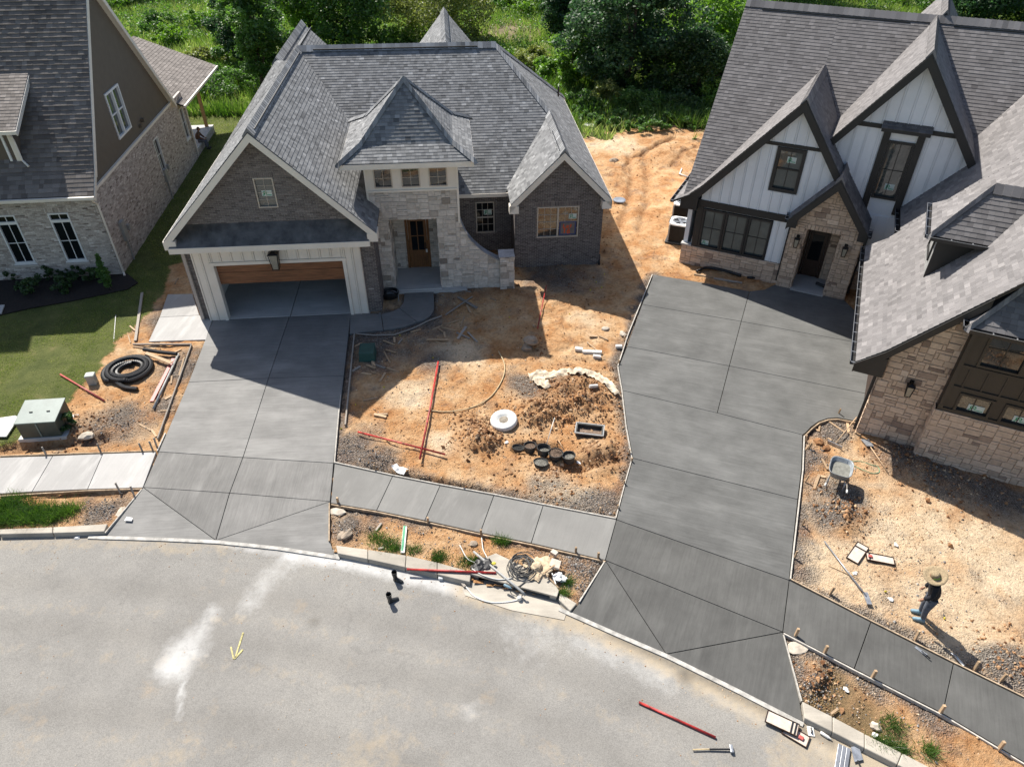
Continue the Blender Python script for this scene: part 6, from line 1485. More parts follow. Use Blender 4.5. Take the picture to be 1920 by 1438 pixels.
FS_ = [((225, 20), 2.2, 2.2), ((330, 85), 1.6, 1.6), ((380, 130), 1.5, 1.4), ((300, 60), 1.8, 1.8), ((395, 60), 2.2, 1.8), ((415, 160), 1.3, 1.3), ((560, 150), 2.4, 2.0), ((545, 120), 2.6, 2.0), ((610, 130), 2.4, 2.0), ((720, 112), 2.5, 2.2), ((770, 105), 2.4, 2.2), ((880, 105), 2.2, 2.0), ((925, 118), 1.6, 1.6), ((1000, 130), 1.6, 1.6), ((1035, 150), 1.5, 1.4), ((985, 30), 2.4, 2.2), ((935, 20), 2.4, 2.2), ((1110, 105), 2.6, 2.2), ((1120, 60), 2.8, 2.6), ((1240, 60), 3.0, 2.6), ((1380, 60), 3.2, 2.4), ((1395, 20), 3.2, 2.6), ((1365, 110), 2.6, 2.0), ((1560, 8), 2.4, 2.4), ((1680, 15), 2.4, 2.4), ((1740, 25), 2.4, 2.2)]
for i, (px, h_, r_) in enumerate(sorted(FS_)): tree('shrub', 'leafy wild shrub in the field behind the houses, %s from the left' % ORD[i], 'shrub', at(*px), h_, r_, .05, ('leaf_bright', 'leaf_mid', 'leaf_bright', 'leaf_yellow')[i % 4], 2600, .14, 200 + i, 'spread', 36, group='wild shrubs scattered through the field', trunk_r=.03, limbs=3)
CL = [((1118, 236), .5), ((1150, 240), .55), ((1165, 228), .6), ((1195, 238), .55), ((1215, 246), .6), ((1250, 232), .6), ((1290, 240), .55), ((1240, 245), .4), ((1100, 228), .5), ((1320, 225), .7), ((1180, 246), .4), ((1280, 222), .7)]
for i, (px, r_) in enumerate(sorted(CL)): tree('weed_clump', 'low weed clump in the bare soil behind the houses, %s from the left' % ORD[i], 'weed', at(*px, -.05), .55 + .3 * r_, r_, .02, 'leaf_mid', 700, .09, 90 + i, 'spread', 14, group='weed clumps at the back of the bare lot', trunk_r=.015, limbs=3)
# foundation shrubs and a thuja in the mulch bed
for i, (px, mt, lb) in enumerate((((35, 520), 'leaf_shrub', 'dark shrub under the leftmost window of the left house'), ((95, 522), 'leaf_shrub', 'dark shrub between the two front windows of the left house'), ((140, 520), 'leaf_shrub', 'dark shrub under the right front window of the left house'), ((178, 524), 'leaf_shrub', 'dark shrub beside the narrow thuja'), ((60, 548), 'leaf_shrub', 'low shrub at the front of the mulch bed, farther left'), ((120, 545), 'leaf_shrub', 'low shrub at the front of the mulch bed, farther right'))):
    tree('shrub', lb, 'shrub', at(*px, .02), .6, .45, .03, mt, 900, .06, 120 + i, 'spread', 22, group='shrubs in the mulch bed', trunk_r=.02, limbs=3)
tree('thuja', 'narrow upright thuja at the corner of the left house', 'tree', at(208, 543, .02), 1.75, .33, .02, 'leaf_mid', 2600, .055, 130, 'cone', 60, trunk_r=.03, limbs=2)
# shrub at the transformer
tree('weed_clump', 'dark leafy weed beside the green utility box', 'weed', at(128, 803, 0), .55, .32, .02, 'leaf_shrub', 700, .06, 131, 'spread', 14, trunk_r=.015, limbs=3)

# ---- grass
def blades(name, label, pts, hgt, wid, mat, rg, lean=.35, tint0=.5, sd=.2, z=None):
    n = len(pts); a = rg.uniform(0, 2 * np.pi, n); h = hgt * rg.uniform(.5, 1.3, n); w = wid * rg.uniform(.6, 1.3, n)
    l = rg.normal(0, lean, (n, 2)) * h[:, None]; dx, dy = np.cos(a) * w, np.sin(a) * w
    B = pts if pts.shape[1] == 3 else np.c_[pts, np.zeros(n)]
    V = np.stack([B + np.c_[dx, dy, np.zeros(n)], B - np.c_[dx, dy, np.zeros(n)], B + np.c_[l, h]], 1).reshape(-1, 3)
    tint = tint0 + rg.normal(0, sd, n) + (.7 * (fbm_pts(pts, .5, 77) - .5) + .6 * (fbm_pts(pts, 2, 78) - .5))
    o = mesh_np(name, V, np.arange(3 * n).reshape(n, 3), tint, mat, kind='stuff'); o['label'] = label; o['category'] = 'grass'
    return o
def fbm_pts(p, s, seed): return _fbm(p[:, 0], p[:, 1], s, 3, seed)
rg = np.random.default_rng(5)
# lawn of the left house
lx, ly, lg = GR
def sample_mask(n, x0, x1, y0, y1, test):
    p = np.c_[rg.uniform(x0, x1, n), rg.uniform(y0, y1, n)]; return p[test(p)]
def in_grass(p):
    i = np.clip(((p[:, 0] - lx[0]) / (lx[1] - lx[0])).astype(int), 0, lg.shape[0] - 1); j = np.clip(np.searchsorted(ly, p[:, 1]), 0, lg.shape[1] - 1); return lg[i, j] > .5
bed = [(-23.5, 26.6)] + [(G(*q).x, G(*q).y) for q in ((0, 592), (60, 578), (131, 566), (204, 551), (240, 543), (259, 531), (240, 515))] + [(-17.2, 27.7), (-24, 27.2)]
p = sample_mask(235000, -26, -11.5, 15.8, 30, lambda q: in_grass(q) & ~inside(q[:, 0], q[:, 1], bed))
thin = fbm_pts(p, .7, 91); p = p[(rg.random(len(p)) < .6 + (thin - .47) * 4)]
blades('lawn_grass', 'short mown lawn in front of the left house', np.c_[p, np.full(len(p), -.04)], .065, .011, 'grass_lawn', rg, tint0=.66)
p = sample_mask(90000, -26, -14.1, 30, 50, lambda q: (q[:, 0] > -18.7 - (q[:, 1] - 41) * .0) | (q[:, 1] > 42)); p = p[in_grass(p)]
blades('lawn_grass', 'mown lawn strip running back between the left and middle houses', np.c_[p, np.full(len(p), -.04)], .08, .018, 'grass_lawn', rg, tint0=.58)
# tall field grass and weeds
def zfield(q): return np.where(q[:, 1] > 62, -.2 + (q[:, 1] - 56) / 244 * 3.2, -.12)
p = sample_mask(280000, -62, 60, 44.5, 105, lambda q: (np.abs(q[:, 0]) < q[:, 1] * .78) & ((q[:, 1] > 49.5) | (q[:, 0] > 2) & ((q[:, 1] > 50) | in_grass(q))) & (fbm_pts(q, .22, 95) > .30) & ~((np.hypot((q[:, 0] + 0.3) / 2.8, (q[:, 1] - 74) / 4.6) < rg.uniform(.1, 1.2, len(q)))))
tall = fbm_pts(p, .18, 96)
blades('field_grass', 'rank green field grass and weeds behind the houses', np.c_[p, zfield(p)], .62, .055, 'grass_field', rg, lean=.45, tint0=.52, sd=.22)
p = sample_mask(80000, -30, 24, 44, 62, lambda q: (fbm_pts(q, .4, 97) > .52) & ((q[:, 0] < -14.5) & (q[:, 1] > 49) | (q[:, 0] > 2.5) & in_grass(q)))
blades('field_grass', 'taller dark weeds along the near edge of the field', np.c_[p, zfield(p)], .95, .05, 'grass_weed', rg, lean=.4, tint0=.45, sd=.25)
# broad-leaved weeds spread through the field as leaf clumps
n = 46000; c = sample_mask(2200, -40, 40, 47, 90, lambda q: (np.abs(q[:, 0]) < q[:, 1] * .7) & (fbm_pts(q, .25, 98) > .47) & ((q[:, 1] > 50) | (q[:, 0] > 2.5))); ci = rg.integers(0, len(c), n)
C = np.c_[c[ci], zfield(c[ci])] + np.c_[rg.normal(0, .35, (n, 2)), np.abs(rg.normal(.35, .28, n))]
V, F, t = leaf_quads(C, .11, rg, .5 + rg.normal(0, .2, n) + (.4 * (fbm_pts(c, .5, 99) - .5))[ci]); o = mesh_np('weeds', V, F, t, 'leaf_mid', kind='stuff'); o['label'] = 'mixed leafy weeds growing through the field grass'; o['category'] = 'weeds'
# rank grass in the strip by the left kerb and tufts elsewhere
def tufts(name, label, spots, k, hgt, wid, mat, spread=.12, tint0=.45, lean=.6):
    q = []
    for (px, r_) in spots:
        b = G(*px); q.append(np.c_[rg.normal(b.x, r_, k), rg.normal(b.y, r_ * .8, k), np.full(k, -.05)])
    return blades(name, label, np.concatenate(q), hgt, wid, mat, rg, lean=lean, tint0=tint0)
tufts('grass_tuft', 'rank green grass hanging over the left kerb', [((x, 958 + 14 * math.sin(x * 1.3)), .16) for x in range(-20, 150, 17)] + [((x, 976 - x * .04), .13) for x in range(-20, 110, 23)] + [((30, 940), .2), ((5, 945), .2)], 300, .24, .009, 'grass_weed', tint0=.5)
for lb, sp in (('green weeds in the strip beside the green and white board', [((705, 1008), .16), ((718, 1016), .14), ((735, 1020), .14), ((775, 1030), .11), ((742, 1028), .12)]), ('green weeds behind the kerb between the board and the coil', [((825, 1042), .13), ((870, 1055), .18), ((890, 1052), .12), ((820, 1048), .1)]), ('green weeds under the form board above the catch basin', [((935, 1013), .1), ((945, 1016), .08), ((1055, 1110), .09), ((1065, 1090), .07)]), ('green weeds behind the kerb at the lower right', [((1665, 1395), .12), ((1650, 1390), .1), ((1690, 1405), .12), ((1675, 1358), .14), ((1745, 1405), .1)])):
    tufts('grass_tuft', lb, sp, 260, .16, .008, 'grass_weed')
# bare soil clearing in the field
m = MB(); k = 22; m.add([(-.3 + math.cos(2 * math.pi * i / k) * 3.0 * (1 + .15 * math.sin(3 * i)), 74 + math.sin(2 * math.pi * i / k) * 5.0 * (1 + .12 * math.sin(2 * i + 1)), .09 + (math.sin(2 * math.pi * i / k) * 5.0) / 244 * 3.2) for i in range(k)], [tuple(range(k))]); plain('clearing_soil', (.18, .14, .075), .95, .3, .6, bumps=.5, bscale=3); structure(m.build('bare_soil', 'clearing_soil'))
# ================================================================== LOOSE THINGS
def gz_(px, py, dz=0):
    """point on the lot surface seen at a pixel"""
    p = G(px, py); h = max(-.12, ground_h(p.x, p.y)); p = G(px, py, h); return Vector((p.x, p.y, h + dz))
def bar(name, label, cat, p, q, w, h, mat, group=None, lift=.01, bev=.004):
    """a board, plank or stake lying from pixel p to q; its mesh is centred on the object"""
    a = gz_(*p) if len(p) == 2 else Vector(p); b = gz_(*q) if len(q) == 2 else Vector(q); a = a + Vector((0, 0, lift + h / 2)); b = b + Vector((0, 0, lift + h / 2))
    c = (a + b) / 2; L = (b - a).length; m = MB(); m.box((-L / 2, -w / 2, -h / 2), (L / 2, w / 2, h / 2))
    o = m.build(name, mat, bevel=bev); o.location = c; o.rotation_euler = (b - a).to_track_quat('X', 'Z').to_euler(); tag(o, label, cat, group); return o
def rod(name, label, cat, pts, r, mat, group=None, k=10, smooth=True):
    m = MB(); m.tube(pts, r, k); o = m.build(name, mat, smooth=smooth); tag(o, label, cat, group); return o
def spline(pts, n=8):
    """Catmull-Rom through points"""
    P = [Vector(p) for p in pts]; P = [P[0] * 2 - P[1]] + P + [P[-1] * 2 - P[-2]]; out = []
    for i in range(1, len(P) - 2):
        for j in range(n):
            t = j / n; a, b, c, d = P[i - 1], P[i], P[i + 1], P[i + 2]
            out.append(.5 * ((2 * b) + (c - a) * t + (2 * a - 5 * b + 4 * c - d) * t * t + (3 * b - a - 3 * c + d) * t ** 3))
    out.append(P[-2]); return out
def lump(name, label, cat, c, size, mat, seed=0, group=None, flat=.7, sub=2, rough=.35):
    """irregular stone or clod"""
    bm = bmesh.new(); bmesh.ops.create_icosphere(bm, subdivisions=sub, radius=1)
    for v in bm.verts:
        k = 1 + rough * mnoise.noise(v.co * 1.3 + Vector((seed * 3.1, seed, 0))) + rough * .4 * mnoise.noise(v.co * 3.1 + Vector((seed, 0, seed)))
        v.co = Vector((v.co.x * size[0] * k, v.co.y * size[1] * k, v.co.z * size[2] * k * flat))
    me = bpy.data.meshes.new(name); bm.to_mesh(me); bm.free(); me.materials.append(MATS[mat]); o = bpy.data.objects.new(name, me); COL.objects.link(o); o.location = c; o.rotation_euler = (0, 0, seed * 1.7)
    if label: tag(o, label, cat, group)
    return o

# ---- form boards along the fresh concrete
def form(pxs, label, mat='form_bleached', h=.10, w=.032, top=.012):
    P = gp(*pxs); m = MB()
    for a, b in zip(P[:-1], P[1:]): m.beam(Vector((a.x, a.y, top - h / 2)), Vector((b.x, b.y, top - h / 2)), w, h)
    o = m.build('form_board', mat, fixn=False); tag(o, label, 'board')
form([(627.5, 866.5), (736, 890.5), (825, 908), (926, 926.5), (1018, 945), (1155, 971.5)], 'pale form strip along the yard side of the middle sidewalk')
form([(621, 946), (706, 960), (797, 979), (901, 1002), (996, 1021.5), (1135, 1053)], 'brown form board along the street side of the middle sidewalk', 'form_wood', top=.02)
form([(1158.5, 687), (1166, 732), (1174, 800), (1185, 859), (1172, 905), (1154.5, 971)], 'white-edged form strip along the left side of the right driveway')
form([(1223, 515), (1178, 626), (1158.5, 686)], 'thin form strip along the upper left edge of the right driveway', 'form_bleached')
form([(1508, 817), (1505.5, 880), (1499, 936), (1490.5, 1010), (1482, 1086)], 'white-edged form strip along the right side of the right driveway')
form([(1604, 792), (1589, 789.5), (1571, 786), (1553, 787), (1536, 793), (1523, 803), (1509, 817)], 'curved dark form strip round the driveway corner by the garage', 'form_wood')
form([(1482, 1085), (1633, 1163), (1788, 1241), (1945, 1318)], 'thin form strip along the yard side of the right sidewalk', 'form_wood')
form([(1469, 1187.5), (1602, 1256.5), (1768, 1341), (1940, 1444)], 'bleached form board along the street side of the right sidewalk', 'form_bleached', top=.02)
form([(1134, 1052), (1086, 1128)], 'short form board on the left flank of the right apron', 'form_bleached'); form([(1469, 1190), (1503, 1314)], 'short form board on the right flank of the right apron', 'form_bleached')
form([(627, 868), (635, 775), (639, 740)], 'thin form strip along the lower right edge of the left driveway')
form([(617.5, 943), (617, 1014)], 'short form board on the right flank of the left apron', 'form_wood')
form([(0, 930), (160, 920), (266, 916.5)], 'thin form board along the street side of the left sidewalk', 'form_wood'); form([(266, 917), (197, 999)], 'short form board on the left flank of the left apron', 'form_bleached')
form([(0, 855), (190, 848.5), (291, 845)], 'thin form strip along the lawn side of the left sidewalk', 'form_wood'); form([(295, 845), (310, 812)], 'short white form strip by the left driveway corner', 'form_white')
# free-standing form boards by the left drive
bar('form_board', 'long grey form board lying parallel to the left driveway edge', 'board', (360, 650), (297, 826), .045, .09, 'wood_grey', lift=.02)
bar('form_board', 'grey form board lying across the front of the side pad', 'board', (250, 648), (360, 648), .045, .07, 'wood_grey', lift=.02)
bar('form_board', 'long pale form board along the right edge of the left driveway', 'board', (665, 629), (648, 800), .05, .09, 'wood_grey', lift=.02)
rod('form_board', 'bent brown form strip curving round the front walk', 'board', [gz_(*q, .06) for q in [(668, 628), (700, 631), (740, 630), (775, 618), (805, 603), (828, 595)]], .035, 'wood_grey', k=4, smooth=False)

# ---- stakes
def stake(px, label, group, lean=(0, 0), h=.26, mat='wood_raw', s=.042):
    b = gz_(*px); m = MB(); m.beam((0, 0, -.15), (lean[0], lean[1], h), s, s, up=(0, 1, 0)); o = m.build('stake', mat, bevel=.004); o.location = (b.x, b.y, 0); o.rotation_euler = (0, 0, random.uniform(-.3, .3)); tag(o, label, 'stake', group)
for i, px in enumerate(sorted(((703, 884), (786, 900), (868, 917), (1125, 960)))): stake(px, 'short wooden stake on the yard side of the middle sidewalk, %s from the left' % ORD[i], 'stakes behind the middle sidewalk', h=.16)
for i, px in enumerate(sorted(((635, 947), (803, 982), (902, 1004), (1079, 1040), (1121, 1050)))): stake(px, 'wooden stake on the street side of the middle sidewalk, %s from the left' % ORD[i], 'stakes in front of the middle sidewalk', h=.2, s=.055)
for i, px in enumerate(sorted(((1180, 852), (1184, 868), (1170, 910), (1158, 955), (1170, 640), (1160, 685)))): stake(px, 'small dark stake against the left edge of the right driveway, %s from the left' % ORD[i], 'stakes left of the right driveway', h=.14)
for i, px in enumerate(sorted(((1512, 830), (1515, 842), (1508, 905), (1503, 985), (1488, 1050), (1570, 779)))): stake(px, 'wooden stake against the right edge of the right driveway, %s from the left' % ORD[i], 'stakes right of the right driveway', lean=(random.uniform(-.06, .1), random.uniform(-.06, .04)), h=.22)
for i, px in enumerate(sorted(((1555, 1115), (1715, 1200), (1825, 1258), (1875, 1278)))): stake(px, 'wooden stake on the yard side of the right sidewalk, %s from the left' % ORD[i], 'stakes behind the right sidewalk', lean=(.05, .05), h=.22, s=.055)
for i, px in enumerate(sorted(((1489, 1196), (1544, 1228), (1632, 1276), (1760, 1340), (1872, 1406)))): stake(px, 'pale wooden stake on the street side of the right sidewalk, %s from the left' % ORD[i], 'stakes in front of the right sidewalk', lean=(.03, .04), h=.26, s=.06)
for i, px in enumerate(sorted(((268, 848), (287, 845), (294, 838), (88, 855), (190, 850), (226, 924), (252, 930)))): stake(px, 'grey stake beside the left sidewalk near the driveway corner, %s from the left' % ORD[i], 'stakes at the left sidewalk', lean=(-.05, .08), h=.28, mat='wood_grey')

# ---- wood scraps
def S2(x, y): return (640 + x * .16694, 520 + y * .1669)
scr = [((1310, 225), (1525, 350), .11), ((1170, 430), (1470, 225), .06), ((1410, 320), (1450, 400), .08), ((1265, 290), (1280, 325), .06), ((1340, 565), (1380, 450), .06), ((1200, 525), (1345, 478), .05), ((1310, 695), (1400, 560), .09), ((1295, 625), (1440, 690), .07), ((1420, 620), (1525, 730), .06), ((960, 705), (1210, 710), .075), ((1060, 730), (1190, 765), .06), ((970, 615), (1140, 545), .06), ((1085, 575), (1150, 625), .05), ((1130, 570), (1300, 605), .04), ((1155, 620), (1170, 685), .07), ((470, 715), (600, 765), .05), ((595, 680), (600, 740), .07), ((640, 755), (685, 700), .05), ((480, 840), (550, 970), .05), ((500, 820), (615, 855), .05), ((120, 1065), (215, 1005), .08), ((285, 990), (385, 1030), .09), ((340, 905), (365, 995), .10), ((375, 985), (495, 1025), .085), ((510, 1020), (650, 1072), .055), ((225, 1080), (340, 1095), .06), ((340, 1075), (390, 1080), .05), ((435, 1175), (495, 1075), .07), ((780, 620), (895, 590), .05), ((1295, 160), (1455, 168), .05), ((245, 1390), (415, 1355), .06), ((1675, 240), (1740, 262), .06), ((150, 785), (230, 745), .05)]
for i, (p, q, w_) in enumerate(sorted(scr)): bar('wood_scrap', 'shaded lumber offcut below the stone entry, %s from the left' % ORD[i], 'wood scrap', S2(*p), S2(*q), w_ * 1.15, .035, random.choice(('wood_grey', 'wood_raw', 'wood_raw')), 'lumber offcuts in the middle yard', lift=.0 + .02 * random.random())
S3 = lambda x, y: (620 + x * .3476, 500 + y * .3477)
for i, (p, q, w_) in enumerate(sorted([((235, 800), (300, 815), .1), ((255, 800), (308, 800), .08), ((1395, 378), (1438, 380), .1), ((1450, 380), (1495, 400), .07), ((1385, 415), (1440, 460), .05), ((215, 500), (240, 540), .06)])): bar('wood_scrap', 'small sunlit lumber offcut in the middle yard, %s from the left' % ORD[i], 'wood scrap', S3(*p), S3(*q), w_, .05, 'wood_raw', 'sunlit lumber offcuts')
S4 = lambda x, y: (0 + x * .292, 440 + y * .292)
bar('plank', 'long grey plank standing on edge in the grass by the side pad', 'plank', S4(915, 380), S4(872, 688), .10, .06, 'wood_grey'); bar('pipe', 'thin grey pipe in the shaded lawn', 'pipe', S4(745, 520), S4(732, 690), .03, .03, 'grey_pipe')
bar('plank', 'pale plank laid across the end of the black pipe coil', 'plank', gz_(*S4(945, 785), .16), gz_(*S4(1110, 850), .16), .14, .03, 'wood_raw'); bar('plank', 'reddish brown plank right of the black pipe coil', 'plank', S4(1115, 800), S4(975, 1075), .13, .035, 'red_pipe'); rod('pipe', 'grey plastic pipe between the brown plank and the form board', 'pipe', [gz_(*S4(1150, 775), .07), gz_(*S4(990, 1125), .07)], .04, 'grey_pipe')
for i, (p, q, w_) in enumerate(sorted([((1185, 790), (1150, 910), .06), ((1105, 910), (1100, 960), .06), ((1060, 1060), (1105, 1035), .11), ((895, 1220), (970, 1260), .06), ((835, 590), (870, 620), .06), ((825, 650), (840, 700), .05), ((1125, 320), (1145, 285), .06), ((855, 722), (950, 735), .05), ((1110, 765), (1165, 740), .05), ((1030, 1135), (1125, 1132), .05), ((975, 1255), (1005, 1300), .07)])): bar('wood_scrap', 'small lumber offcut near the black pipe coil, %s from the left' % ORD[i], 'wood scrap', S4(*p), S4(*q), w_, .03, 'wood_raw', 'offcuts near the pipe coil')
S5 = lambda x, y: (1480 + x * .13905, 770 + y * .13908)
for p, q, w_, lb in (((510, 140), (740, 300), .07, 'straight board lying under the rake by the garage corner'), ((330, 240), (565, 410), .07, 'pale straight board below the driveway curve'), ((410, 180), (395, 290), .06, 'short board wedged against the driveway curve'), ((770, 110), (800, 320), .09, 'wide board leaning by the garage corner'), ((820, 310), (830, 370), .06, 'board end beside the garage corner'), ((900, 270), (850, 380), .05, 'narrow stick at the foot of the garage corner'), ((265, 460), (205, 540), .06, 'short stick beside the driveway edge'), ((440, 660), (515, 800), .07, 'board poking out behind the wheelbarrow'), ((400, 870), (330, 1060), .09, 'flat board left of the wheelbarrow legs'), ((420, 890), (485, 905), .10, 'small block below the wheelbarrow handle')):
    bar('board', lb, 'board', S5(*p), S5(*q), w_ * .9, .035, 'wood_raw')
S6 = lambda x, y: (600 + x * .3125, 880 + y * .3125)
bb = bar('board', 'green and white painted board lying in the strip by the kerb', 'board', S6(512, 350), S6(497, 508), .11, .04, 'white_plastic', lift=.03); m = MB(); m.box((-.48, -.045, .021), (.40, .015, .026)); m.build('green_stripe', 'sticker_green', bb)
for i, (p, q) in enumerate(sorted([((335, 370), (370, 325)), ((385, 470), (350, 480)), ((160, 365), (185, 400))])): bar('wood_scrap', 'grey offcut in the kerb strip left of the coil, %s from the left' % ORD[i], 'wood scrap', S6(*p), S6(*q), .06, .03, 'wood_grey', 'offcuts in the kerb strip')
S7 = lambda x, y: (1060 + x * .4479, 1020 + y * .448)
bar('board', 'brown stick at the edge of the puddle', 'board', S7(1110, 712), S7(1140, 690), .05, .03, 'wood_raw')
S8 = lambda x, y: (1240 + x * .21875, 300 + y * .2188)
bar('board', 'yellow lumber plank lying in front of the right house stone base', 'board', S8(280, 985), S8(445, 1015), .10, .05, 'wood_raw'); bar('board', 'shaded plank in line with the yellow one by the right house', 'board', S8(450, 1020), S8(690, 1060), .10, .05, 'wood_grey')
rod('drain_pipe', 'black corrugated pipe along the stone base of the right house', 'pipe', spline([gz_(*S8(300, 970), .08), gz_(*S8(380, 945), .12), gz_(*S8(520, 965), .12), gz_(*S8(620, 990), .1), gz_(*S8(680, 1005), .08)]), .06, 'black_plastic'); rod('drain_pipe', 'short black pipe piece near the right house porch', 'pipe', [gz_(*S8(735, 1020), .07), gz_(*S8(825, 1020), .07)], .055, 'black_plastic')
rod('drain_pipe', 'curved black pipe lying in the porch of the right house', 'pipe', spline([Vector((13.0, 26.55, .14)), Vector((13.25, 26.3, .14)), Vector((13.6, 26.12, .14)), Vector((13.9, 26.1, .14))]), .06, 'black_plastic')

# ---- pipes, rods
rod('grade_rod', 'red rod standing nearly upright line across the middle yard', 'rod', [gz_(822, 683, 0.12), gz_(808, 765, 0.12), gz_(788, 866, 0.14)], .034, 'red_paint'); rod('grade_rod', 'red rod lying by the sidewalk trench in the middle yard', 'rod', [gz_(672, 815, 0.12), gz_(835, 857, 0.12)], .03, 'red_paint')
rod('grade_rod', 'red rod in the shade near the stone pillar', 'rod', [gz_(1024, 545, .25), gz_(1008, 618, .05)], .022, 'red_paint'); rod('grade_rod', 'red pole lying on the road in front of the right apron', 'rod', [G(1198, 1316, ROAD_Z + .035), G(1342, 1382, ROAD_Z + .035)], .028, 'red_paint'); rod('pipe', 'red pipe lying along the kerb by the catch basin', 'pipe', [G(763, 1067, .08), G(930, 1074, .10)], .03, 'red_paint'); rod('pipe', 'pale red pipe in the grass by the green utility box', 'pipe', [gz_(114, 704, .05), gz_(196, 753, .05)], .032, 'red_pipe')
rod('conduit', 'grey conduit leaning over the catch basin inlet', 'pipe', [G(888, 1034, .08), G(980, 1110, .12), G(985, 1116, .05)], .032, 'grey_pipe')
rod('flexible_hose', 'white flexible hose looping past the catch basin into the gutter', 'hose', spline([G(903, 1008, .05), G(906, 1030, .04), G(915, 1055, .03), G(880, 1050, .03), G(862, 1022, .03)]), .014, 'white_plastic'); rod('flexible_hose', 'white flexible hose lying on the road below the inlet', 'hose', spline([G(874, 1100, ROAD_Z + .04), G(890, 1118, ROAD_Z + .02), G(920, 1129, ROAD_Z + .02), G(955, 1128, ROAD_Z + .02), G(978, 1122, ROAD_Z + .03)]), .018, 'white_plastic')
rod('flexible_hose', 'white flexible hose across the catch basin slab', 'hose', spline([G(885, 1066, .10), G(905, 1078, .10), G(935, 1086, .10), G(962, 1083, .10)]), .014, 'white_plastic')
m = MB(); m.lathe([(.05, 0), (.06, .02), (.06, .10), (.045, .12)], k=10); o = m.build('hose_nozzle', 'white_plastic', smooth=True); o.location = G(974, 1124, ROAD_Z + .0); tag(o, 'small white fitting at the end of the road hose', 'hose fitting')
rod('garden_hose', 'yellowish hose curving over the middle yard', 'hose', spline([gz_(935, 660, .03), gz_(946, 685, .03), gz_(942, 712, .03), gz_(920, 745, .03), gz_(885, 765, .03), gz_(840, 773, .03), gz_(798, 770, .03)]), .02, 'hose_yellow')
rod('rope', 'pale green rope looped beside the wheelbarrow', 'rope', spline([gz_(*S5(830, 690), .03), gz_(*S5(960, 690), .02), gz_(*S5(1120, 740), .02), gz_(*S5(1190, 760), .02), gz_(*S5(1210, 830), .02), gz_(*S5(1120, 850), .02), gz_(*S5(980, 800), .02), gz_(*S5(850, 740), .02)]), .012, 'rope_green')

# ---- black pipe coil
co = []; c0 = gz_(243, 697); n = 130
for i in range(n + 1):
    t = i / n; a = R_(235) - t * 2 * math.pi * 3.4; r_ = .86 - .50 * t; co.append(c0 + Vector((math.cos(a) * r_, math.sin(a) * r_ * .98, .07 + .05 * math.sin(a * 1.3) * t + (.10 if .25 < t < .6 else .04))))
tail = [gz_(*S4(885, 1000), .06), gz_(*S4(800, 990), .07), gz_(*S4(735, 950), .08)]
m = MB(); path = spline(tail + [co[0]], 6)[:-1] + co
def corrug(path, r, step=.03):
    out = [path[0]]; L = 0
    for a, b in zip(path[:-1], path[1:]):
        d = (b - a).length; k = max(1, int(d / step))
        for j in range(1, k + 1): out.append(a.lerp(b, j / k))
    return out, [r * (1 + (.07 if i % 2 else -.05)) for i in range(len(out))]
pp_, rr_ = corrug(path, .08); m.tube(pp_, rr_, 8); o = m.build('drain_pipe_coil', 'black_plastic', smooth=False, fixn=False); tag(o, 'coil of black corrugated drain pipe beside the left driveway', 'pipe coil')
pp_, rr_ = corrug([gz_(*S4(930, 760), .17), gz_(*S4(1030, 775), .15), gz_(*S4(1140, 782), .12)], .07); m = MB(); m.tube(pp_, rr_, 8); m.build('loose_end', 'black_plastic', o)
# ---- transformer
def local_box(root, lo, hi, nm, mat, bev=.01): m = MB(); m.box(lo, hi); return m.build(nm, mat, root, bevel=bev)
p0, p1 = G(60, 815), G(128, 795)
tr = empty('utility_box', (G(92, 803).x, G(92, 803).y, -.02), R_(6)); tag(tr, 'pale green steel utility transformer box on a pad in the lawn', 'utility box')
local_box(tr, (-.74, -.52, -.08), (.74, .60, .06), 'pad', 'concrete_pad')
m = MB(); W_, D_ = .60, .48; V = [(-W_, -D_, .06), (W_, -D_, .06), (W_, D_, .06), (-W_, D_, .06), (-W_, -D_, .66), (W_, -D_, .66), (W_, D_, .80), (-W_, D_, .80)]
m.add(V, [(3, 2, 1, 0), (0, 1, 5, 4), (1, 2, 6, 5), (2, 3, 7, 6), (3, 0, 4, 7), (4, 5, 6, 7)]); m.build('cabinet', 'green_box', tr, bevel=.015)
m = MB(); m.add([(-W_ - .03, -D_ - .03, .66), (W_ + .03, -D_ - .03, .66), (W_ + .03, D_ + .03, .81), (-W_ - .03, D_ + .03, .81), (-W_ - .03, -D_ - .03, .70), (W_ + .03, -D_ - .03, .70), (W_ + .03, D_ + .03, .85), (-W_ - .03, D_ + .03, .85)], [(3, 2, 1, 0), (0, 1, 5, 4), (1, 2, 6, 5), (2, 3, 7, 6), (3, 0, 4, 7), (4, 5, 6, 7)]); ld = m.build('lid', 'green_lid_pale', tr, bevel=.01) if 'green_lid_pale' in MATS else None
if ld is None:
    plain('green_lid_pale', (.165, .21, .19), .5, .1, 3); ld = m.build('lid', 'green_lid_pale', tr, bevel=.01)
for x in (-.25, .28): local_box(ld, (x - .05, -.06, .775), (x + .05, -.03, .80), 'hinge', 'green_box', .003)
local_box(tr, (-.02, -.50, .08), (.02, -.481, .64), 'seam', 'green_lid_pale', .002)
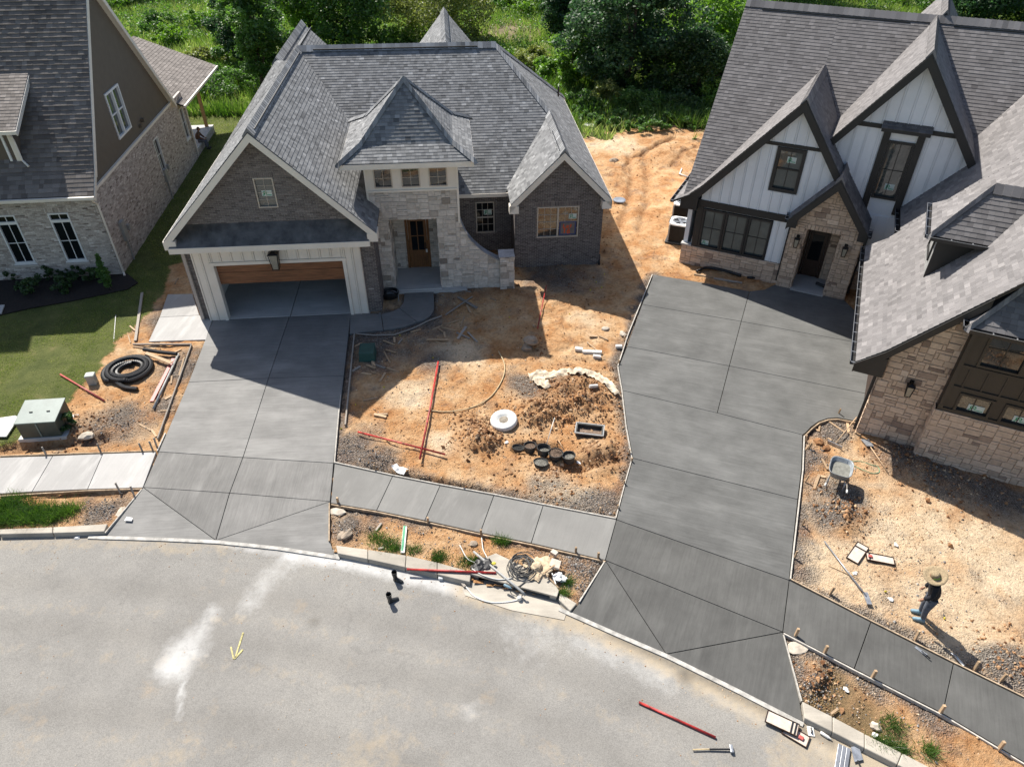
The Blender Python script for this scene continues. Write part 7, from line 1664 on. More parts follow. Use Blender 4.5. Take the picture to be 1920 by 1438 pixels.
# telecom pedestal
c = gz_(175, 718); pd_ = empty('pedestal', c, R_(10)); tag(pd_, 'small pale plastic utility pedestal beside the black pipe coil', 'pedestal'); m = MB(); m.box((-.15, -.13, -.05), (.15, .13, .34)); m.build('housing', 'pale_green_plastic', pd_, bevel=.04); m = MB(); m.box((-.165, -.145, .30), (.165, .145, .40)); m.build('cap', 'pale_green_plastic', pd_, bevel=.05)
m = MB(); P_ = gp((-10, 788), (32, 782), (37, 787), (14, 822), (-12, 822)); m.prism([Vector((p.x, p.y, .03)) for p in P_], (0, 0, .06)); o = m.build('meter_pad', 'white_plastic', bevel=.03); tag(o, 'white rounded cover plate in the lawn at the left edge', 'cover')
m = MB(); P_ = gp((-8, 575), (10, 574), (4, 590), (-8, 592)); m.prism([Vector((p.x, p.y, .02)) for p in P_], (0, 0, .05)); o = m.build('stepping_slab', 'concrete_pad'); tag(o, 'grey slab corner by the mulch bed at the left edge', 'slab')
# green valve box
gb = empty('valve_box', gz_(690, 668), R_(4)); tag(gb, 'teal plastic utility box in the shade beside the left driveway', 'utility box'); m = MB(); m.add([(-.30, -.36, 0), (.30, -.36, 0), (.30, .36, 0), (-.30, .36, 0), (-.26, -.31, .34), (.26, -.31, .34), (.26, .31, .34), (-.26, .31, .34)], [(4, 5, 6, 7), (0, 1, 5, 4), (1, 2, 6, 5), (2, 3, 7, 6), (3, 0, 4, 7)]); m.build('body', 'green_lid', gb, bevel=.03); local_box(gb, (-.28, -.33, .34), (.28, .33, .38), 'lid', 'green_lid', .02)
# ---- white round lid, buckets, meter box
ld = empty('round_lid', gz_(945, 792) + Vector((0, 0, .03))); ld.rotation_euler = (R_(6), R_(-5), 0); tag(ld, 'big white round plastic lid on the dirt mound', 'lid'); m = MB(); m.lathe([(.02, .10), (.20, .105), (.22, .135), (.40, .15), (.44, .13), (.46, .02), (.44, 0)], k=36); m.build('disc', 'white_plastic', ld, smooth=True); m = MB(); m.lathe([(.0, .112), (.15, .112)], k=24); m.build('dirty_centre', 'pale_rock', ld)
def pan(px, r_, h, lean, mat_in, label, fill=.35, nm='bucket'):
    c = gz_(*px); b = empty(nm, c + Vector((0, 0, .0))); b.rotation_euler = (lean[0], lean[1], 0); tag(b, label, 'bucket', 'black buckets by the pit')
    m = MB(); r_ *= 1.12; fill = .35 + fill * .6; m.lathe([(r_ * .82, 0), (r_, h), (r_ * 1.06, h), (r_ * 1.06, h - .03), (r_ * .97, h - .01), (r_ * .8, .03)], k=22); m.build('shell', 'dark_bucket', b, smooth=False); m = MB(); m.lathe([(.0, h * fill), (r_ * .88, h * fill)], k=20); m.build('contents', mat_in, b)
S9 = lambda x, y: (840 + x * .1875, 760 + y * .1875)
pan(S9(697, 450), .165, .12, (R_(-14), R_(8)), 'dark_bucket', 'flat tilted black bucket lid left of the buckets by the pit'); pan(S9(820, 460), .17, .26, (R_(-6), 0), 'bucket_mud', 'black bucket with brown water, second from the left by the pit', .7); pan(S9(950, 490), .185, .28, (R_(-6), R_(4)), 'bucket_inside', 'black bucket with grey inside, middle of the row by the pit', .3); pan(S9(1075, 530), .20, .24, (R_(-4), 0), 'bucket_mud', 'mud-covered bucket with a white spot by the pit', .95); pan(S9(1210, 560), .18, .26, (R_(-5), R_(-4)), 'bucket_inside', 'grey-lined bucket at the right end of the row by the pit', .5); pan(S9(925, 590), .20, .10, (R_(-10), R_(6)), 'bucket_inside', 'shallow lid lying in front of the bucket row', .4)
rod('stick', 'white stick standing behind the middle bucket', 'stick', [gz_(*S9(985, 430), .2), gz_(*S9(1060, 240), .5)], .012, 'white_plastic'); rod('stick', 'pale stick leaning on the muddy bucket', 'stick', [gz_(*S9(1100, 430), .35), gz_(*S9(1155, 500), .25)], .014, 'wood_raw')
mb_ = empty('meter_box', gz_(1105, 812) + Vector((0, 0, .02)), R_(-10)); tag(mb_, 'open rectangular black meter box sunk in the dirt mound', 'meter box')
for lo, hi in (((-.44, -.24, -.3), (.44, -.19, .16)), ((-.44, .19, -.3), (.44, .24, .16)), ((-.44, -.19, -.3), (-.39, .19, .16)), ((.39, -.19, -.3), (.44, .19, .16))): local_box(mb_, lo, hi, 'side', 'dark_bucket', .01)
local_box(mb_, (-.39, -.19, .0), (.39, .19, .02), 'water', 'bucket_mud', .0)
m = MB()
for lo, hi in (((-.47, -.27, .13), (.47, -.235, .17)), ((-.47, .235, .13), (.47, .27, .17)), ((-.47, -.235, .13), (-.435, .235, .17)), ((.435, -.235, .13), (.47, .235, .17))): m.box(lo, hi)
m.build('rim', 'grey_pipe', mb_)
# ---- fabric silt sock
def cloth_strip(pxs, w, label, name, mat, seed=1, lift=.05):
    P = spline([gz_(*q, lift) for q in pxs], 7); m = MB(); V = []; K = 7
    for i, p in enumerate(P):
        d = (P[min(i + 1, len(P) - 1)] - P[max(0, i - 1)]).normalized(); s = Vector((-d.y, d.x, 0)); ww = (w[0] + (w[1] - w[0]) * i / len(P)) * (1 + .35 * mnoise.noise(p * 2.1))
        for j in range(K):
            u_ = j / (K - 1) - .5; q = p + s * ww * u_; q.z += .13 * mnoise.noise(q * 7.5 + Vector((seed, 0, 0))) + .05 * math.cos(u_ * math.pi) + .03; V.append(q)
    m.add(V, [(i * K + j, i * K + j + 1, (i + 1) * K + j + 1, (i + 1) * K + j) for i in range(len(P) - 1) for j in range(K - 1)]); o = m.build(name, mat, smooth=True); tag(o, label, 'fabric'); return o
cloth_strip([(992, 710), (1010, 706), (1035, 706), (1060, 701), (1088, 698), (1115, 706), (1140, 722), (1158, 742)], (.45, .25), 'dirty white fabric sock draped over the dirt mound by the right driveway', 'silt_fabric', 'fabric_white'); cloth_strip([(1005, 708), (1018, 722), (1028, 730)], (.5, .2), 'crumpled corner of white fabric left of the mound', 'silt_fabric', 'fabric_white', 3)
cloth_strip([(738, 876), (748, 884), (762, 888)], (.22, .35), 'white plastic sheet scrap at the edge of the middle sidewalk', 'plastic_sheet', 'paper_white', 5)
# white blocks
for p, q, w_, lb in (((1078, 656), (1092, 658), .16, 'small white block left of the white beam'), ((1092, 662), (1128, 663), .13, 'long white foam beam by the right driveway'), ((1112, 670), (1126, 672), .12, 'broken white block below the white beam'), ((1154, 652), (1166, 652), .12, 'white chunk at the edge of the right driveway'), ((1105, 727), (1120, 726), .08, 'grey block on top of the dirt mound')): bar('foam_block', lb, 'block', p, q, w_, .10, 'white_plastic')
# rocks and clods
for i, (px, s_, mt, lb) in enumerate((((996, 640), (.30, .24, .22), 'rock', 'large brown boulder at the shadow edge of the middle yard'), ((988, 655), (.22, .2, .3), 'rock', 'earth-crusted rock below the large boulder'), ((1135, 617), (.16, .12, .10), 'pale_rock', 'pale stone upper right in the middle yard'), ((1168, 627), (.18, .13, .1), 'pale_rock', 'pale stone against the right driveway'), ((1150, 302), (.3, .24, .2), 'rock', 'brown stone by the middle house side wall'), ((1535, 830), (.17, .14, .14), 'clod', 'orange clod near the rake'), ((1549, 841), (.15, .12, .12), 'clod', 'orange clod touching the rake head'), ((1642, 1362), (.12, .1, .1), 'pale_rock', 'grey stone by the puddle'), ((652, 1002), (.22, .12, .10), 'rock', 'flat grey stone left in the kerb strip'), ((888, 1020), (.12, .1, .08), 'rock', 'brown stone pair in the kerb strip'), ((640, 1005), (.15, .12, .1), 'rock', 'dark cement chunk by the left apron'), ((632, 960), (.24, .14, .07), 'pale_rock', 'white cement lump at the corner of the left apron'), ((226, 960), (.22, .1, .06), 'pale_rock', 'white cement spill by the left apron form'), ((1495, 1215), (.28, .16, .035), 'pale_rock', 'white cement spill beside the right apron'), ((895, 935), (.14, .1, .09), 'rock', 'grey block near the sidewalk trench'), ((163, 818), (.25, .18, .14), 'pale_rock', 'pale rock below the green utility box'), ((60, 818), (.2, .14, .1), 'pale_rock', 'pale rock left of the utility pad'), ((1090, 742), (.1, .08, .07), 'pale_rock', 'small pale stone on the mound'))): lump('rock', lb, 'rock', gz_(*px, s_[2] * .15), s_, mt, i)
# loose clods as one mass
V, F, T_ = [], [], []; rgc = np.random.default_rng(3)
base_v = [Vector(v) for v in ((1, 0, 0), (-1, 0, 0), (0, 1, 0), (0, -1, 0), (0, 0, 1), (0, 0, -1))]; base_f = [(0, 2, 4), (2, 1, 4), (1, 3, 4), (3, 0, 4), (2, 0, 5), (1, 2, 5), (3, 1, 5), (0, 3, 5)]
def scatter(name, label, spots, mat, smin, smax):
    m = MB()
    for (px, r_, k) in spots:
        c = G(*px)
        for _ in range(k):
            x, y = c.x + rgc.normal(0, r_), c.y + rgc.normal(0, r_); s = rgc.uniform(smin, smax) * (1.8 if rgc.random() < .08 else 1)
            if any(_in(s_, x, y) for s_ in SLABS) or y < float(np.interp(x, EX, EY)) + .4: continue
            z = ground_h(x, y) + s * .2; rot = Matrix.Rotation(rgc.uniform(0, 6.3), 3, 'Z') @ Matrix.Rotation(rgc.uniform(0, 3), 3, 'X')
            m.add([rot @ Vector((v.x * s * rgc.uniform(.6, 1.3), v.y * s * rgc.uniform(.6, 1.3), v.z * s * rgc.uniform(.5, 1))) + Vector((x, y, z)) for v in base_v], base_f, 0, rgc.random())
    o = m.build(name, mat, kind='stuff', fixn=False); o['label'] = label; o['category'] = 'clods'
def _in(poly, x, y):
    r = False; n = len(poly)
    for i in range(n):
        x0, y0 = poly[i]; x1, y1 = poly[i - 1]
        if (y0 > y) != (y1 > y) and x < (x1 - x0) * (y - y0) / (y1 - y0) + x0: r = not r
    return r
tinted('clod_tint', [(0, (.14, .062, .028)), (.4, (.29, .145, .063)), (.75, (.43, .25, .13)), (1, (.56, .41, .26))], nscale=30, namt=.3)
tinted('gravel_tint', [(0, (.07, .066, .063)), (.5, (.19, .18, .168)), (1, (.44, .42, .39))], nscale=30, namt=.2)
scatter('soil_clods', 'loose clay clods on the dug-up mounds', [((1080, 735), .8, 900), ((1010, 770), .6, 500), ((905, 820), .4, 520), ((1130, 850), .5, 220), ((885, 790), .4, 120), ((1120, 790), .7, 260), ((1040, 870), .6, 160), ((1000, 900), .8, 150), ((1580, 960), .45, 240), ((1530, 1270), .3, 130), ((1690, 850), .8, 240), ((1800, 900), .9, 260), ((160, 800), .6, 160), ((100, 830), .8, 140), ((1000, 650), .3, 60), ((1210, 290), 1.6, 160), ((1150, 380), 1.2, 130), ((1900, 1240), .5, 150), ((1040, 540), 1.6, 160), ((1110, 470), 1.2, 140)], 'clod_tint', .018, .055)
tinted('crumb_tint', [(0, (.26, .13, .06)), (.4, (.42, .25, .13)), (.75, (.55, .38, .23)), (1, (.68, .54, .38))], nscale=30, namt=.25)
scatter('soil_crumbs', 'small crumbs and stones strewn over the bare lots', [((800, 800), 1.8, 840), ((900, 700), 1.8, 760), ((1060, 650), 1.6, 600), ((1000, 940), 1.4, 600), ((760, 860), .8, 320), ((1750, 1050), 2.4, 840), ((1650, 1000), 1.2, 320), ((1180, 330), 2.5, 840), ((1210, 420), 2.0, 600), ((1260, 480), .8, 240), ((900, 580), 1.8, 600), ((240, 770), 1.0, 440), ((760, 1000), 1.0, 400), ((900, 1030), 1.0, 320), ((1640, 1330), 1.0, 480)], 'crumb_tint', .008, .026)
scatter('gravel', 'crushed grey stone spilled along the concrete edges', [((660, 845), .45, 360), ((700, 870), .35, 240), ((1070, 962), .7, 380), ((1120, 955), .4, 260), ((1085, 1065), .4, 420), ((645, 990), .2, 160), ((225, 790), .5, 320), ((1520, 850), .3, 180), ((1560, 800), .4, 260), ((1570, 940), .5, 280), ((1525, 1285), .35, 260), ((190, 955), .3, 200), ((340, 690), .6, 260), ((720, 610), .8, 260), ((800, 590), .6, 240), ((820, 560), .4, 120), ((1780, 1010), 2.2, 420), ((1700, 1130), 1.0, 200), ((800, 740), 1.6, 320), ((900, 1030), 1.0, 240), ((760, 990), .8, 200), ((1650, 1330), .8, 200), ((690, 660), .7, 160)], 'gravel_tint', .010, .028)
m = MB()
for _ in range(520):
    x = rgc.uniform(-14, 8); y = rgc.uniform(1.5, 13); 
    if y > float(np.interp(x, EX, EY)) - .05: continue
    if rgc.random() < .5: y = float(np.interp(x, EX, EY)) - abs(rgc.normal(0, .45)) - .03
    s = rgc.uniform(.006, .02); m.add([Vector((v.x * s * rgc.uniform(.6, 1.4) + x, v.y * s * rgc.uniform(.6, 1.4) + y, v.z * s * .6 + ROAD_Z + .004)) for v in base_v], base_f, 0, rgc.random())
o = m.build('road_grit', 'crumb_tint', kind='stuff', fixn=False); o['label'] = 'grit and soil crumbs scattered over the road'; o['category'] = 'grit'
# ---- catch basin heap: cable coil, cloth, foam, sticks
coil = []; c0 = G(978, 1062, .11); rk_ = random.Random(4)
for i in range(300):
    a = i * .24; k = i / 300; rr = (.36 - .16 * k) * (1 + .14 * math.sin(i * .9 * .24 * 1.7 + k * 5)); coil.append(c0 + Vector((math.cos(a) * rr + .06 * math.sin(a * .31), math.sin(a) * rr * 1.0 + .05 * math.cos(a * .23), .02 + .09 * abs(math.sin(a * .37)) + .03 * k)))
m = MB(); m.tube(coil, .013, 5); o = m.build('cable_coil', 'cable', smooth=True, fixn=False); tag(o, 'tangled coil of dark cable on the catch basin slab', 'cable coil')
rod('cable', 'loose cable end trailing from the coil', 'cable', spline([G(985, 1090, .1), G(970, 1100, .1), G(955, 1098, .1), G(950, 1092, .1)]), .012, 'cable')
o = lump('cloth_heap', 'crumpled beige cloth heap beside the cable coil', 'cloth', G(1008, 1068, .10), (.34, .30, .2), 'cloth_beige', 5, rough=1.1, sub=4, flat=.6)
bar('foam_block', 'small cream foam block above the cloth heap', 'block', G(1034, 1037, .05), G(1044, 1043, .05), .13, .12, 'float_board'); bar('foam_block', 'cream foam slab leaning on the cloth heap', 'block', G(1032, 1056, .14), G(1050, 1062, .10), .26, .07, 'float_board')
bar('stick', 'wooden stick lying across the cloth heap', 'stick', G(1019, 1075, .26), G(1040, 1060, .26), .04, .03, 'wood_raw'); bar('stick', 'long stick below the cloth heap', 'stick', G(1025, 1080, .12), G(1047, 1103, .04), .035, .03, 'wood_raw'); bar('stick', 'white stick beside the cloth heap', 'stick', G(1035, 1075, .1), G(1042, 1096, .08), .03, .02, 'white_plastic')
lump('plastic_bag', 'white plastic bag right of the cloth heap', 'bag', G(1049, 1082, .05), (.12, .16, .1), 'paper_white', 8, rough=.9, sub=3); lump('tool_bag', 'black tool bag on the conduit by the catch basin', 'bag', G(905, 1060, .06), (.22, .2, .12), 'black_plastic', 9, rough=.8, sub=3); lump('cap', 'small yellow cap on the black tool bag', 'cap', G(926, 1056, .16), (.06, .05, .05), 'tape_yellow', 2)
m = MB(); m.lathe([(.03, 0), (.035, .02), (.035, .16), (.015, .2), (.015, .23)], k=12); o = m.build('bottle', 'boot_blue', smooth=True); o.location = G(945, 1096, .12); o.rotation_euler = (R_(90), 0, R_(60)); tag(o, 'clear blue bottle lying on the catch basin slab', 'bottle')
o = bar('mallet', 'rusty short block by the kerb gutter', 'tool', G(858, 1082, ROAD_Z), G(872, 1102, ROAD_Z), .07, .06, 'wood_grey')
m = MB(); m.box((-.05, -.04, 0), (.07, .05, .09)); o = m.build('paper_cup', 'paper_white', bevel=.02); o.location = G(826, 1086, ROAD_Z); tag(o, 'small white carton in the gutter by the kerb', 'carton')
# ---- boots
def boot(px, label, rz):
    root = empty('rubber_boot', G(px[0], px[1], ROAD_Z + .0), rz); tag(root, label, 'boot', 'black rubber boots on the road')
    m = MB(); prof = []; K = 14
    rings = [((0, 0), .048, .065, .0), ((0.0, 0), .05, .066, .04), ((0, 0), .055, .06, .09), ((-.01, 0), .06, .062, .16), ((-.012, 0), .068, .072, .25), ((-.012, 0), .074, .078, .33), ((-.012, 0), .070, .074, .335), ((-.012, 0), .066, .07, .25)]
    for (c, rx, ry, z) in rings:
        for j in range(K):
            t_ = 2 * math.pi * j / K; prof.append((c[0] + rx * math.cos(t_), c[1] + ry * math.sin(t_), z))
    m.add(prof, [(i * K + j, i * K + (j + 1) % K, (i + 1) * K + (j + 1) % K, (i + 1) * K + j) for i in range(len(rings) - 1) for j in range(K)]); m.build('shaft', 'boot_black', root, smooth=True)
    m = MB(); V = []; secs = [(-.06, .04, .06), (0, .05, .10), (.06, .052, .10), (.12, .054, .075), (.18, .05, .06), (.225, .035, .045)]
    for (x, w_, h_) in secs:
        for (a, b) in ((-1, 0), (-1, .6), (-.5, 1), (.5, 1), (1, .6), (1, 0)): V.append((x, a * w_, b * h_))
    m.add(V, [(i * 6 + j, i * 6 + (j + 1) % 6, (i + 1) * 6 + (j + 1) % 6, (i + 1) * 6 + j) for i in range(5) for j in range(6)] + [tuple(reversed(range(6))), tuple(range(30, 36))]); m.build('foot', 'boot_black', root, smooth=True, bevel=.008)
boot((742, 1087), 'upper black rubber boot standing on the road near the kerb', R_(-25)); boot((732, 1128), 'lower black rubber boot standing on the road', R_(25))
# small litter
m = MB(); P_ = gp((233, 976), (238, 969), (249, 971), (247, 977)); m.prism([Vector((p.x, p.y, .0)) for p in P_], (0, 0, .012)); o = m.build('paper', 'paper_white'); tag(o, 'scrap of white paper on the left driveway apron', 'paper')
for i, (px, lb) in enumerate((((145, 1008), 'white crumpled wrapper by the left kerb'), ((1585, 1292), 'red and white can beside the right apron'), ((1640, 1378), 'white litter scrap beside the puddle'), ((1680, 1022), 'white scrap on the soil above the person'), ((1602, 1075), 'white bottle near the bull float'), ((1670, 1125), 'white scrap on the soil left of the person'), ((960, 940), 'white litter by the sidewalk trench'), ((1085, 868), 'crumpled plastic beside the last bucket'), ((950, 830), 'white chip below the round lid'))): lump('litter', lb, 'litter', gz_(*px, .02) if px[1] < 1400 and px[0] > 200 else G(*px, ROAD_Z + .02), (.07, .05, .03), 'paper_white', i, rough=.8)
for i, px in enumerate(sorted([(1068, 590), (1118, 530), (1128, 540), (1133, 515), (955, 596), (812, 672), (667, 760), (720, 727), (750, 630), (1107, 545), (640, 805), (1770, 1160), (1660, 1110)])): lump('marker_flag', 'tiny yellow plastic marker on the soil, %s from the left' % ORD[i], 'marker', gz_(*px, .03), (.035, .02, .05), 'tape_yellow', i, 'yellow marker scraps')
# ---- shovel, rake, bull float
def tool_handle(root, p, q, mat='wood_raw', r=.016): m = MB(); m.tube([p, q], r, 8); return m.build('handle', mat, root, smooth=True)
sh = empty('shovel', gz_(*S5(1040, 440))); tag(sh, 'square steel shovel with wooden handle lying by the garage wall', 'shovel'); base = Vector(sh.location); q = gz_(*S5(1330, 860), .05) - base; pj = gz_(*S5(1085, 505), .06) - base; tool_handle(sh, pj, q)
d_ = (pj - (gz_(*S5(1010, 400), .04) - base)); s_ = Vector((-d_.y, d_.x, 0)).normalized() * .13; e_ = gz_(*S5(1010, 400), .04) - base; m = MB(); m.add([e_ - s_, e_ + s_, pj + s_ * .8, pj - s_ * .8, (e_ + pj) / 2 + Vector((0, 0, -.02)), e_ - s_ + Vector((0, 0, .012)), e_ + s_ + Vector((0, 0, .012)), pj + s_ * .8 + Vector((0, 0, .03)), pj - s_ * .8 + Vector((0, 0, .03))], [(0, 1, 2, 3), (5, 6, 7, 8), (0, 3, 8, 5), (1, 2, 7, 6)]); m.build('blade', 'steel', sh)
rk_o = empty('concrete_rake', gz_(*S5(605, 470))); tag(rk_o, 'long-handled concrete rake lying at the driveway curve', 'rake'); base = Vector(rk_o.location); tool_handle(rk_o, gz_(*S5(620, 455), .06) - base, gz_(*S5(870, 180), .30) - base); m = MB(); m.beam(gz_(*S5(510, 430), .06) - base, gz_(*S5(705, 520), .06) - base, .03, .10); m.build('blade', 'steel', rk_o)
S10 = lambda x, y: (1460 + x * .3755, 760 + y * .3755)
bf = empty('bull_float', gz_(*S10(440, 975))); tag(bf, 'bull float with long pale pole lying on the soil left of the person', 'bull float'); base = Vector(bf.location); tool_handle(bf, gz_(*S10(225, 685), .06) - base, gz_(*S10(432, 960), .08) - base, 'steel', .018); m = MB(); m.beam(gz_(*S10(428, 940), .06) - base, gz_(*S10(450, 1000), .06) - base, .12, .03); m.build('blade', 'steel', bf)
rod('stick', 'thin brown stick crossing the bull float pole', 'stick', [gz_(*S10(250, 802), .04), gz_(*S10(400, 872), .04)], .012, 'wood_raw')
tl = empty('edging_tool', gz_(1795, 1240)); tag(tl, 'white edging tool at the sidewalk edge below the person', 'tool'); base = Vector(tl.location); m = MB(); m.beam(gz_(1789, 1233, .08) - base, gz_(1806, 1250, .05) - base, .06, .02); m.build('blade', 'white_plastic', tl, bevel=.01); tool_handle(tl, gz_(1780, 1228, .10) - base, gz_(1792, 1236, .10) - base, 'steel', .015)
tw = empty('trowel', G(1735, 1225, .004)); tag(tw, 'dark trowel resting on the fresh right sidewalk', 'trowel'); base = Vector(tw.location); m = MB(); m.beam(G(1716, 1212, .01) - base, G(1738, 1228, .01) - base, .07, .006); m.build('blade', 'steel', tw); tool_handle(tw, G(1728, 1220, .06) - base, G(1744, 1234, .06) - base, 'black_plastic', .014)
def kneeboard(p, q, w, label, z0, bars, hnd=None, soil=True):
    """float board: pale board with upturned rim and cross bars"""
    a = gz_(*p) if soil else G(*p, ROAD_Z); b = gz_(*q) if soil else G(*q, ROAD_Z); c = (a + b) / 2; d = b - a; L = d.length; root = empty('kneeboard', c + Vector((0, 0, z0)), math.atan2(d.y, d.x)); tag(root, label, 'kneeboard')
    m = MB(); m.box((-L / 2, -w / 2, 0), (L / 2, w / 2, .025)); m.build('board', 'float_board', root, bevel=.008)
    m = MB(); e = .012
    for lo, hi in (((-L / 2 - e, -w / 2 - e, 0), (L / 2 + e, -w / 2, .045)), ((-L / 2 - e, w / 2, 0), (L / 2 + e, w / 2 + e, .045)), ((-L / 2 - e, -w / 2, 0), (-L / 2, w / 2, .045)), ((L / 2, -w / 2, 0), (L / 2 + e, w / 2, .045))): m.box(lo, hi)
    m.build('rim', 'dark_door', root)
    for x in bars: local_box(root, (x * L - .015, -w / 2, .027), (x * L + .015, w / 2, .05), 'strap', 'black_plastic', .003)
    if hnd is not None: local_box(root, (hnd * L - .05, -.05, .027), (hnd * L + .06, .04, .07), 'knee_pad', 'red_pipe', .015)
kneeboard((1597, 1052), (1617, 1024), .30, 'small kneeboard standing tilted on the soil above the bull float', .02, (.25,)); kneeboard((1624, 1044), (1675, 1054), .24, 'long kneeboard on the soil beside the smaller one', .02, (-.4,), -.38); kneeboard((1436, 1345), (1494, 1372), .28, 'kneeboard lying on top on the road by the right apron', .06, (.3, .42), soil=False); kneeboard((1470, 1366), (1514, 1392), .26, 'kneeboard underneath on the road by the right apron', .005, (), .2, soil=False)
ht = empty('hand_float', G(1520, 1371, ROAD_Z), R_(80)); tag(ht, 'small white hand float with black handle on the road', 'hand float'); local_box(ht, (-.11, -.07, 0), (.11, .07, .025), 'plate', 'white_plastic', .008); local_box(ht, (-.06, -.015, .05), (.06, .015, .085), 'grip', 'black_plastic', .01); local_box(ht, (-.05, -.012, .02), (-.03, .012, .06), 'post', 'black_plastic', .003)
m = MB(); m.lathe([(.03, 0), (.036, .02), (.036, .17), (.016, .22), (.016, .25)], k=12); o = m.build('bottle', 'white_plastic', smooth=True); o.location = G(1538, 1372, ROAD_Z + .036); o.rotation_euler = (R_(90), 0, R_(50)); tag(o, 'white bottle lying by the right kerb', 'bottle')
hm = empty('sledge_hammer', G(1338, 1404, ROAD_Z + .04)); tag(hm, 'sledge hammer with yellow and black handle lying on the road', 'hammer'); b_ = Vector(hm.location); m = MB(); m.tube([G(1299, 1405, ROAD_Z + .04) - b_, G(1330, 1404, ROAD_Z + .04) - b_], .016, 8); m.build('handle', 'hose_yellow', hm); m = MB(); m.tube([G(1330, 1404, ROAD_Z + .04) - b_, G(1370, 1404, ROAD_Z + .05) - b_], .019, 8); m.build('grip_sleeve', 'black_plastic', hm); m = MB(); m.beam(G(1370, 1396, ROAD_Z + .05) - b_, G(1373, 1411, ROAD_Z + .05) - b_, .07, .07); m.build('head', 'steel', hm, bevel=.012)
al = empty('aluminium_plank', G(1581, 1424, ROAD_Z + .03)); tag(al, 'ribbed aluminium plank at the bottom edge by the right kerb', 'plank'); b_ = Vector(al.location); e0 = G(1583, 1399, ROAD_Z + .03) - b_; e1 = G(1572, 1470, ROAD_Z + .03) - b_; d_ = (e1 - e0).normalized(); s_ = Vector((-d_.y, d_.x, 0))
for k in (-1, 0, 1): m = MB(); m.beam(e0 + s_ * k * .085, e1 + s_ * k * .085, .08, .05); m.build('rail', 'gutter_metal', al, bevel=.006)
s2 = empty('shovel', G(1605, 1410, ROAD_Z)); tag(s2, 'steel shovel blade on the road beside the aluminium plank', 'shovel'); b_ = Vector(s2.location); P_ = [G(1595, 1400, ROAD_Z + .05) - b_, G(1610, 1398, ROAD_Z + .06) - b_, G(1618, 1424, ROAD_Z + .04) - b_, G(1602, 1428, ROAD_Z + .04) - b_]; m = MB(); m.prism(P_, (0, 0, .012)); m.build('blade', 'steel', s2); tool_handle(s2, G(1608, 1425, ROAD_Z + .05) - b_, G(1630, 1470, ROAD_Z + .05) - b_, 'black_plastic', .018)
# front-yard tools left of porch: black tub and broom
tb = empty('rubber_tub', gz_(732, 556)); tag(tb, 'black tub of coiled hose beside the garage wall', 'tub'); m = MB(); m.lathe([(.30, 0), (.36, .22), (.38, .22), (.33, .02), (0, .02)], k=22); m.build('shell', 'black_plastic', tb); m = MB(); m.tube([Vector((math.cos(a * .3) * (.25 - .001 * a), math.sin(a * .3) * (.25 - .001 * a), .08 + .001 * a)) for a in range(80)], .02, 6); m.build('hose', 'cable', tb)
rod('broom', 'broom handle leaning at the stone entry', 'broom', [gz_(748, 566, .02), gz_(744, 528, .55)], .014, 'grey_pipe')
# ---- AC units
def ac(px, label, rz):
    c = G(*px); root = empty('air_conditioner', (c.x, c.y, -.02), rz); tag(root, label, 'air conditioner', 'condensers beside the right house'); local_box(root, (-.55, -.55, 0), (.55, .55, .08), 'pad', 'dark_bucket', .03)
    m = MB(); m.box((-.42, -.42, .08), (.42, .42, .88)); m.build('core', 'black_plastic', root)
    for s in range(4):
        for k in range(14):
            m = MB(); z = .12 + k * .054; mm = Matrix.Rotation(s * math.pi / 2, 4, 'Z'); m.box((-.43, -.445, z), (.43, -.42, z + .03), M=mm); m.build('louvre', 'black_metal', root)
    for sx in (-1, 1):
        for sy in (-1, 1): local_box(root, (sx * .43 - .03, sy * .43 - .03, .08), (sx * .43 + .03, sy * .43 + .03, .90), 'corner_post', 'grey_pipe', .01)
    m = MB(); K = 32; V = []
    for j in range(K):
        a = 2 * math.pi * j / K; x, y = math.cos(a), math.sin(a); q = .47 / max(abs(x), abs(y)); q = min(q, .58); V += [(x * q, y * q, .90), (x * q, y * q, .965), (x * .37, y * .37, .975), (x * .35, y * .35, .90)]
    m.add(V, [(4 * j + i, 4 * ((j + 1) % K) + i, 4 * ((j + 1) % K) + i + 1, 4 * j + i + 1) for j in range(K) for i in range(3)]); m.build('top_panel', 'white_window', root)
    m = MB(); m.lathe([(0, .905), (.355, .905)], k=28); m.build('fan_well', 'black_plastic', root)
    m = MB()
    for r_ in (.08, .15, .22, .29, .355):
        m.tube([(math.cos(a * .2244) * r_, math.sin(a * .2244) * r_, .975 + .03 * (1 - r_ / .36)) for a in range(29)], .005, 4, caps=False)
    m.build('guard', 'steel', root)
    for k in range(4):
        a = k * math.pi / 2 + .4; m = MB(); d_ = Vector((math.cos(a), math.sin(a), 0)); n_ = Vector((-d_.y, d_.x, 0)); m.prism([d_ * .06 - n_ * .05 + Vector((0, 0, .93)), d_ * .32 - n_ * .10 + Vector((0, 0, .93)), d_ * .32 + n_ * .08 + Vector((0, 0, .945)), d_ * .06 + n_ * .05 + Vector((0, 0, .945))], (0, 0, .006)); m.build('fan_blade', 'steel', root)
    m = MB(); m.lathe([(.07, .92), (.07, .96), (0, .965)], k=14); m.build('fan_hub', 'steel', root)
ac((1271, 449), 'nearer black air-conditioning condenser with pale top by the right house', R_(-20)); ac((1278, 412), 'farther air-conditioning condenser half hidden behind the nearer one', R_(-20))
rod('pvc_pipe', 'white angled plastic pipe on the soil above the condensers', 'pipe', [gz_(1278, 318, .05), gz_(1274, 328, .05), gz_(1290, 334, .05)], .04, 'white_plastic')
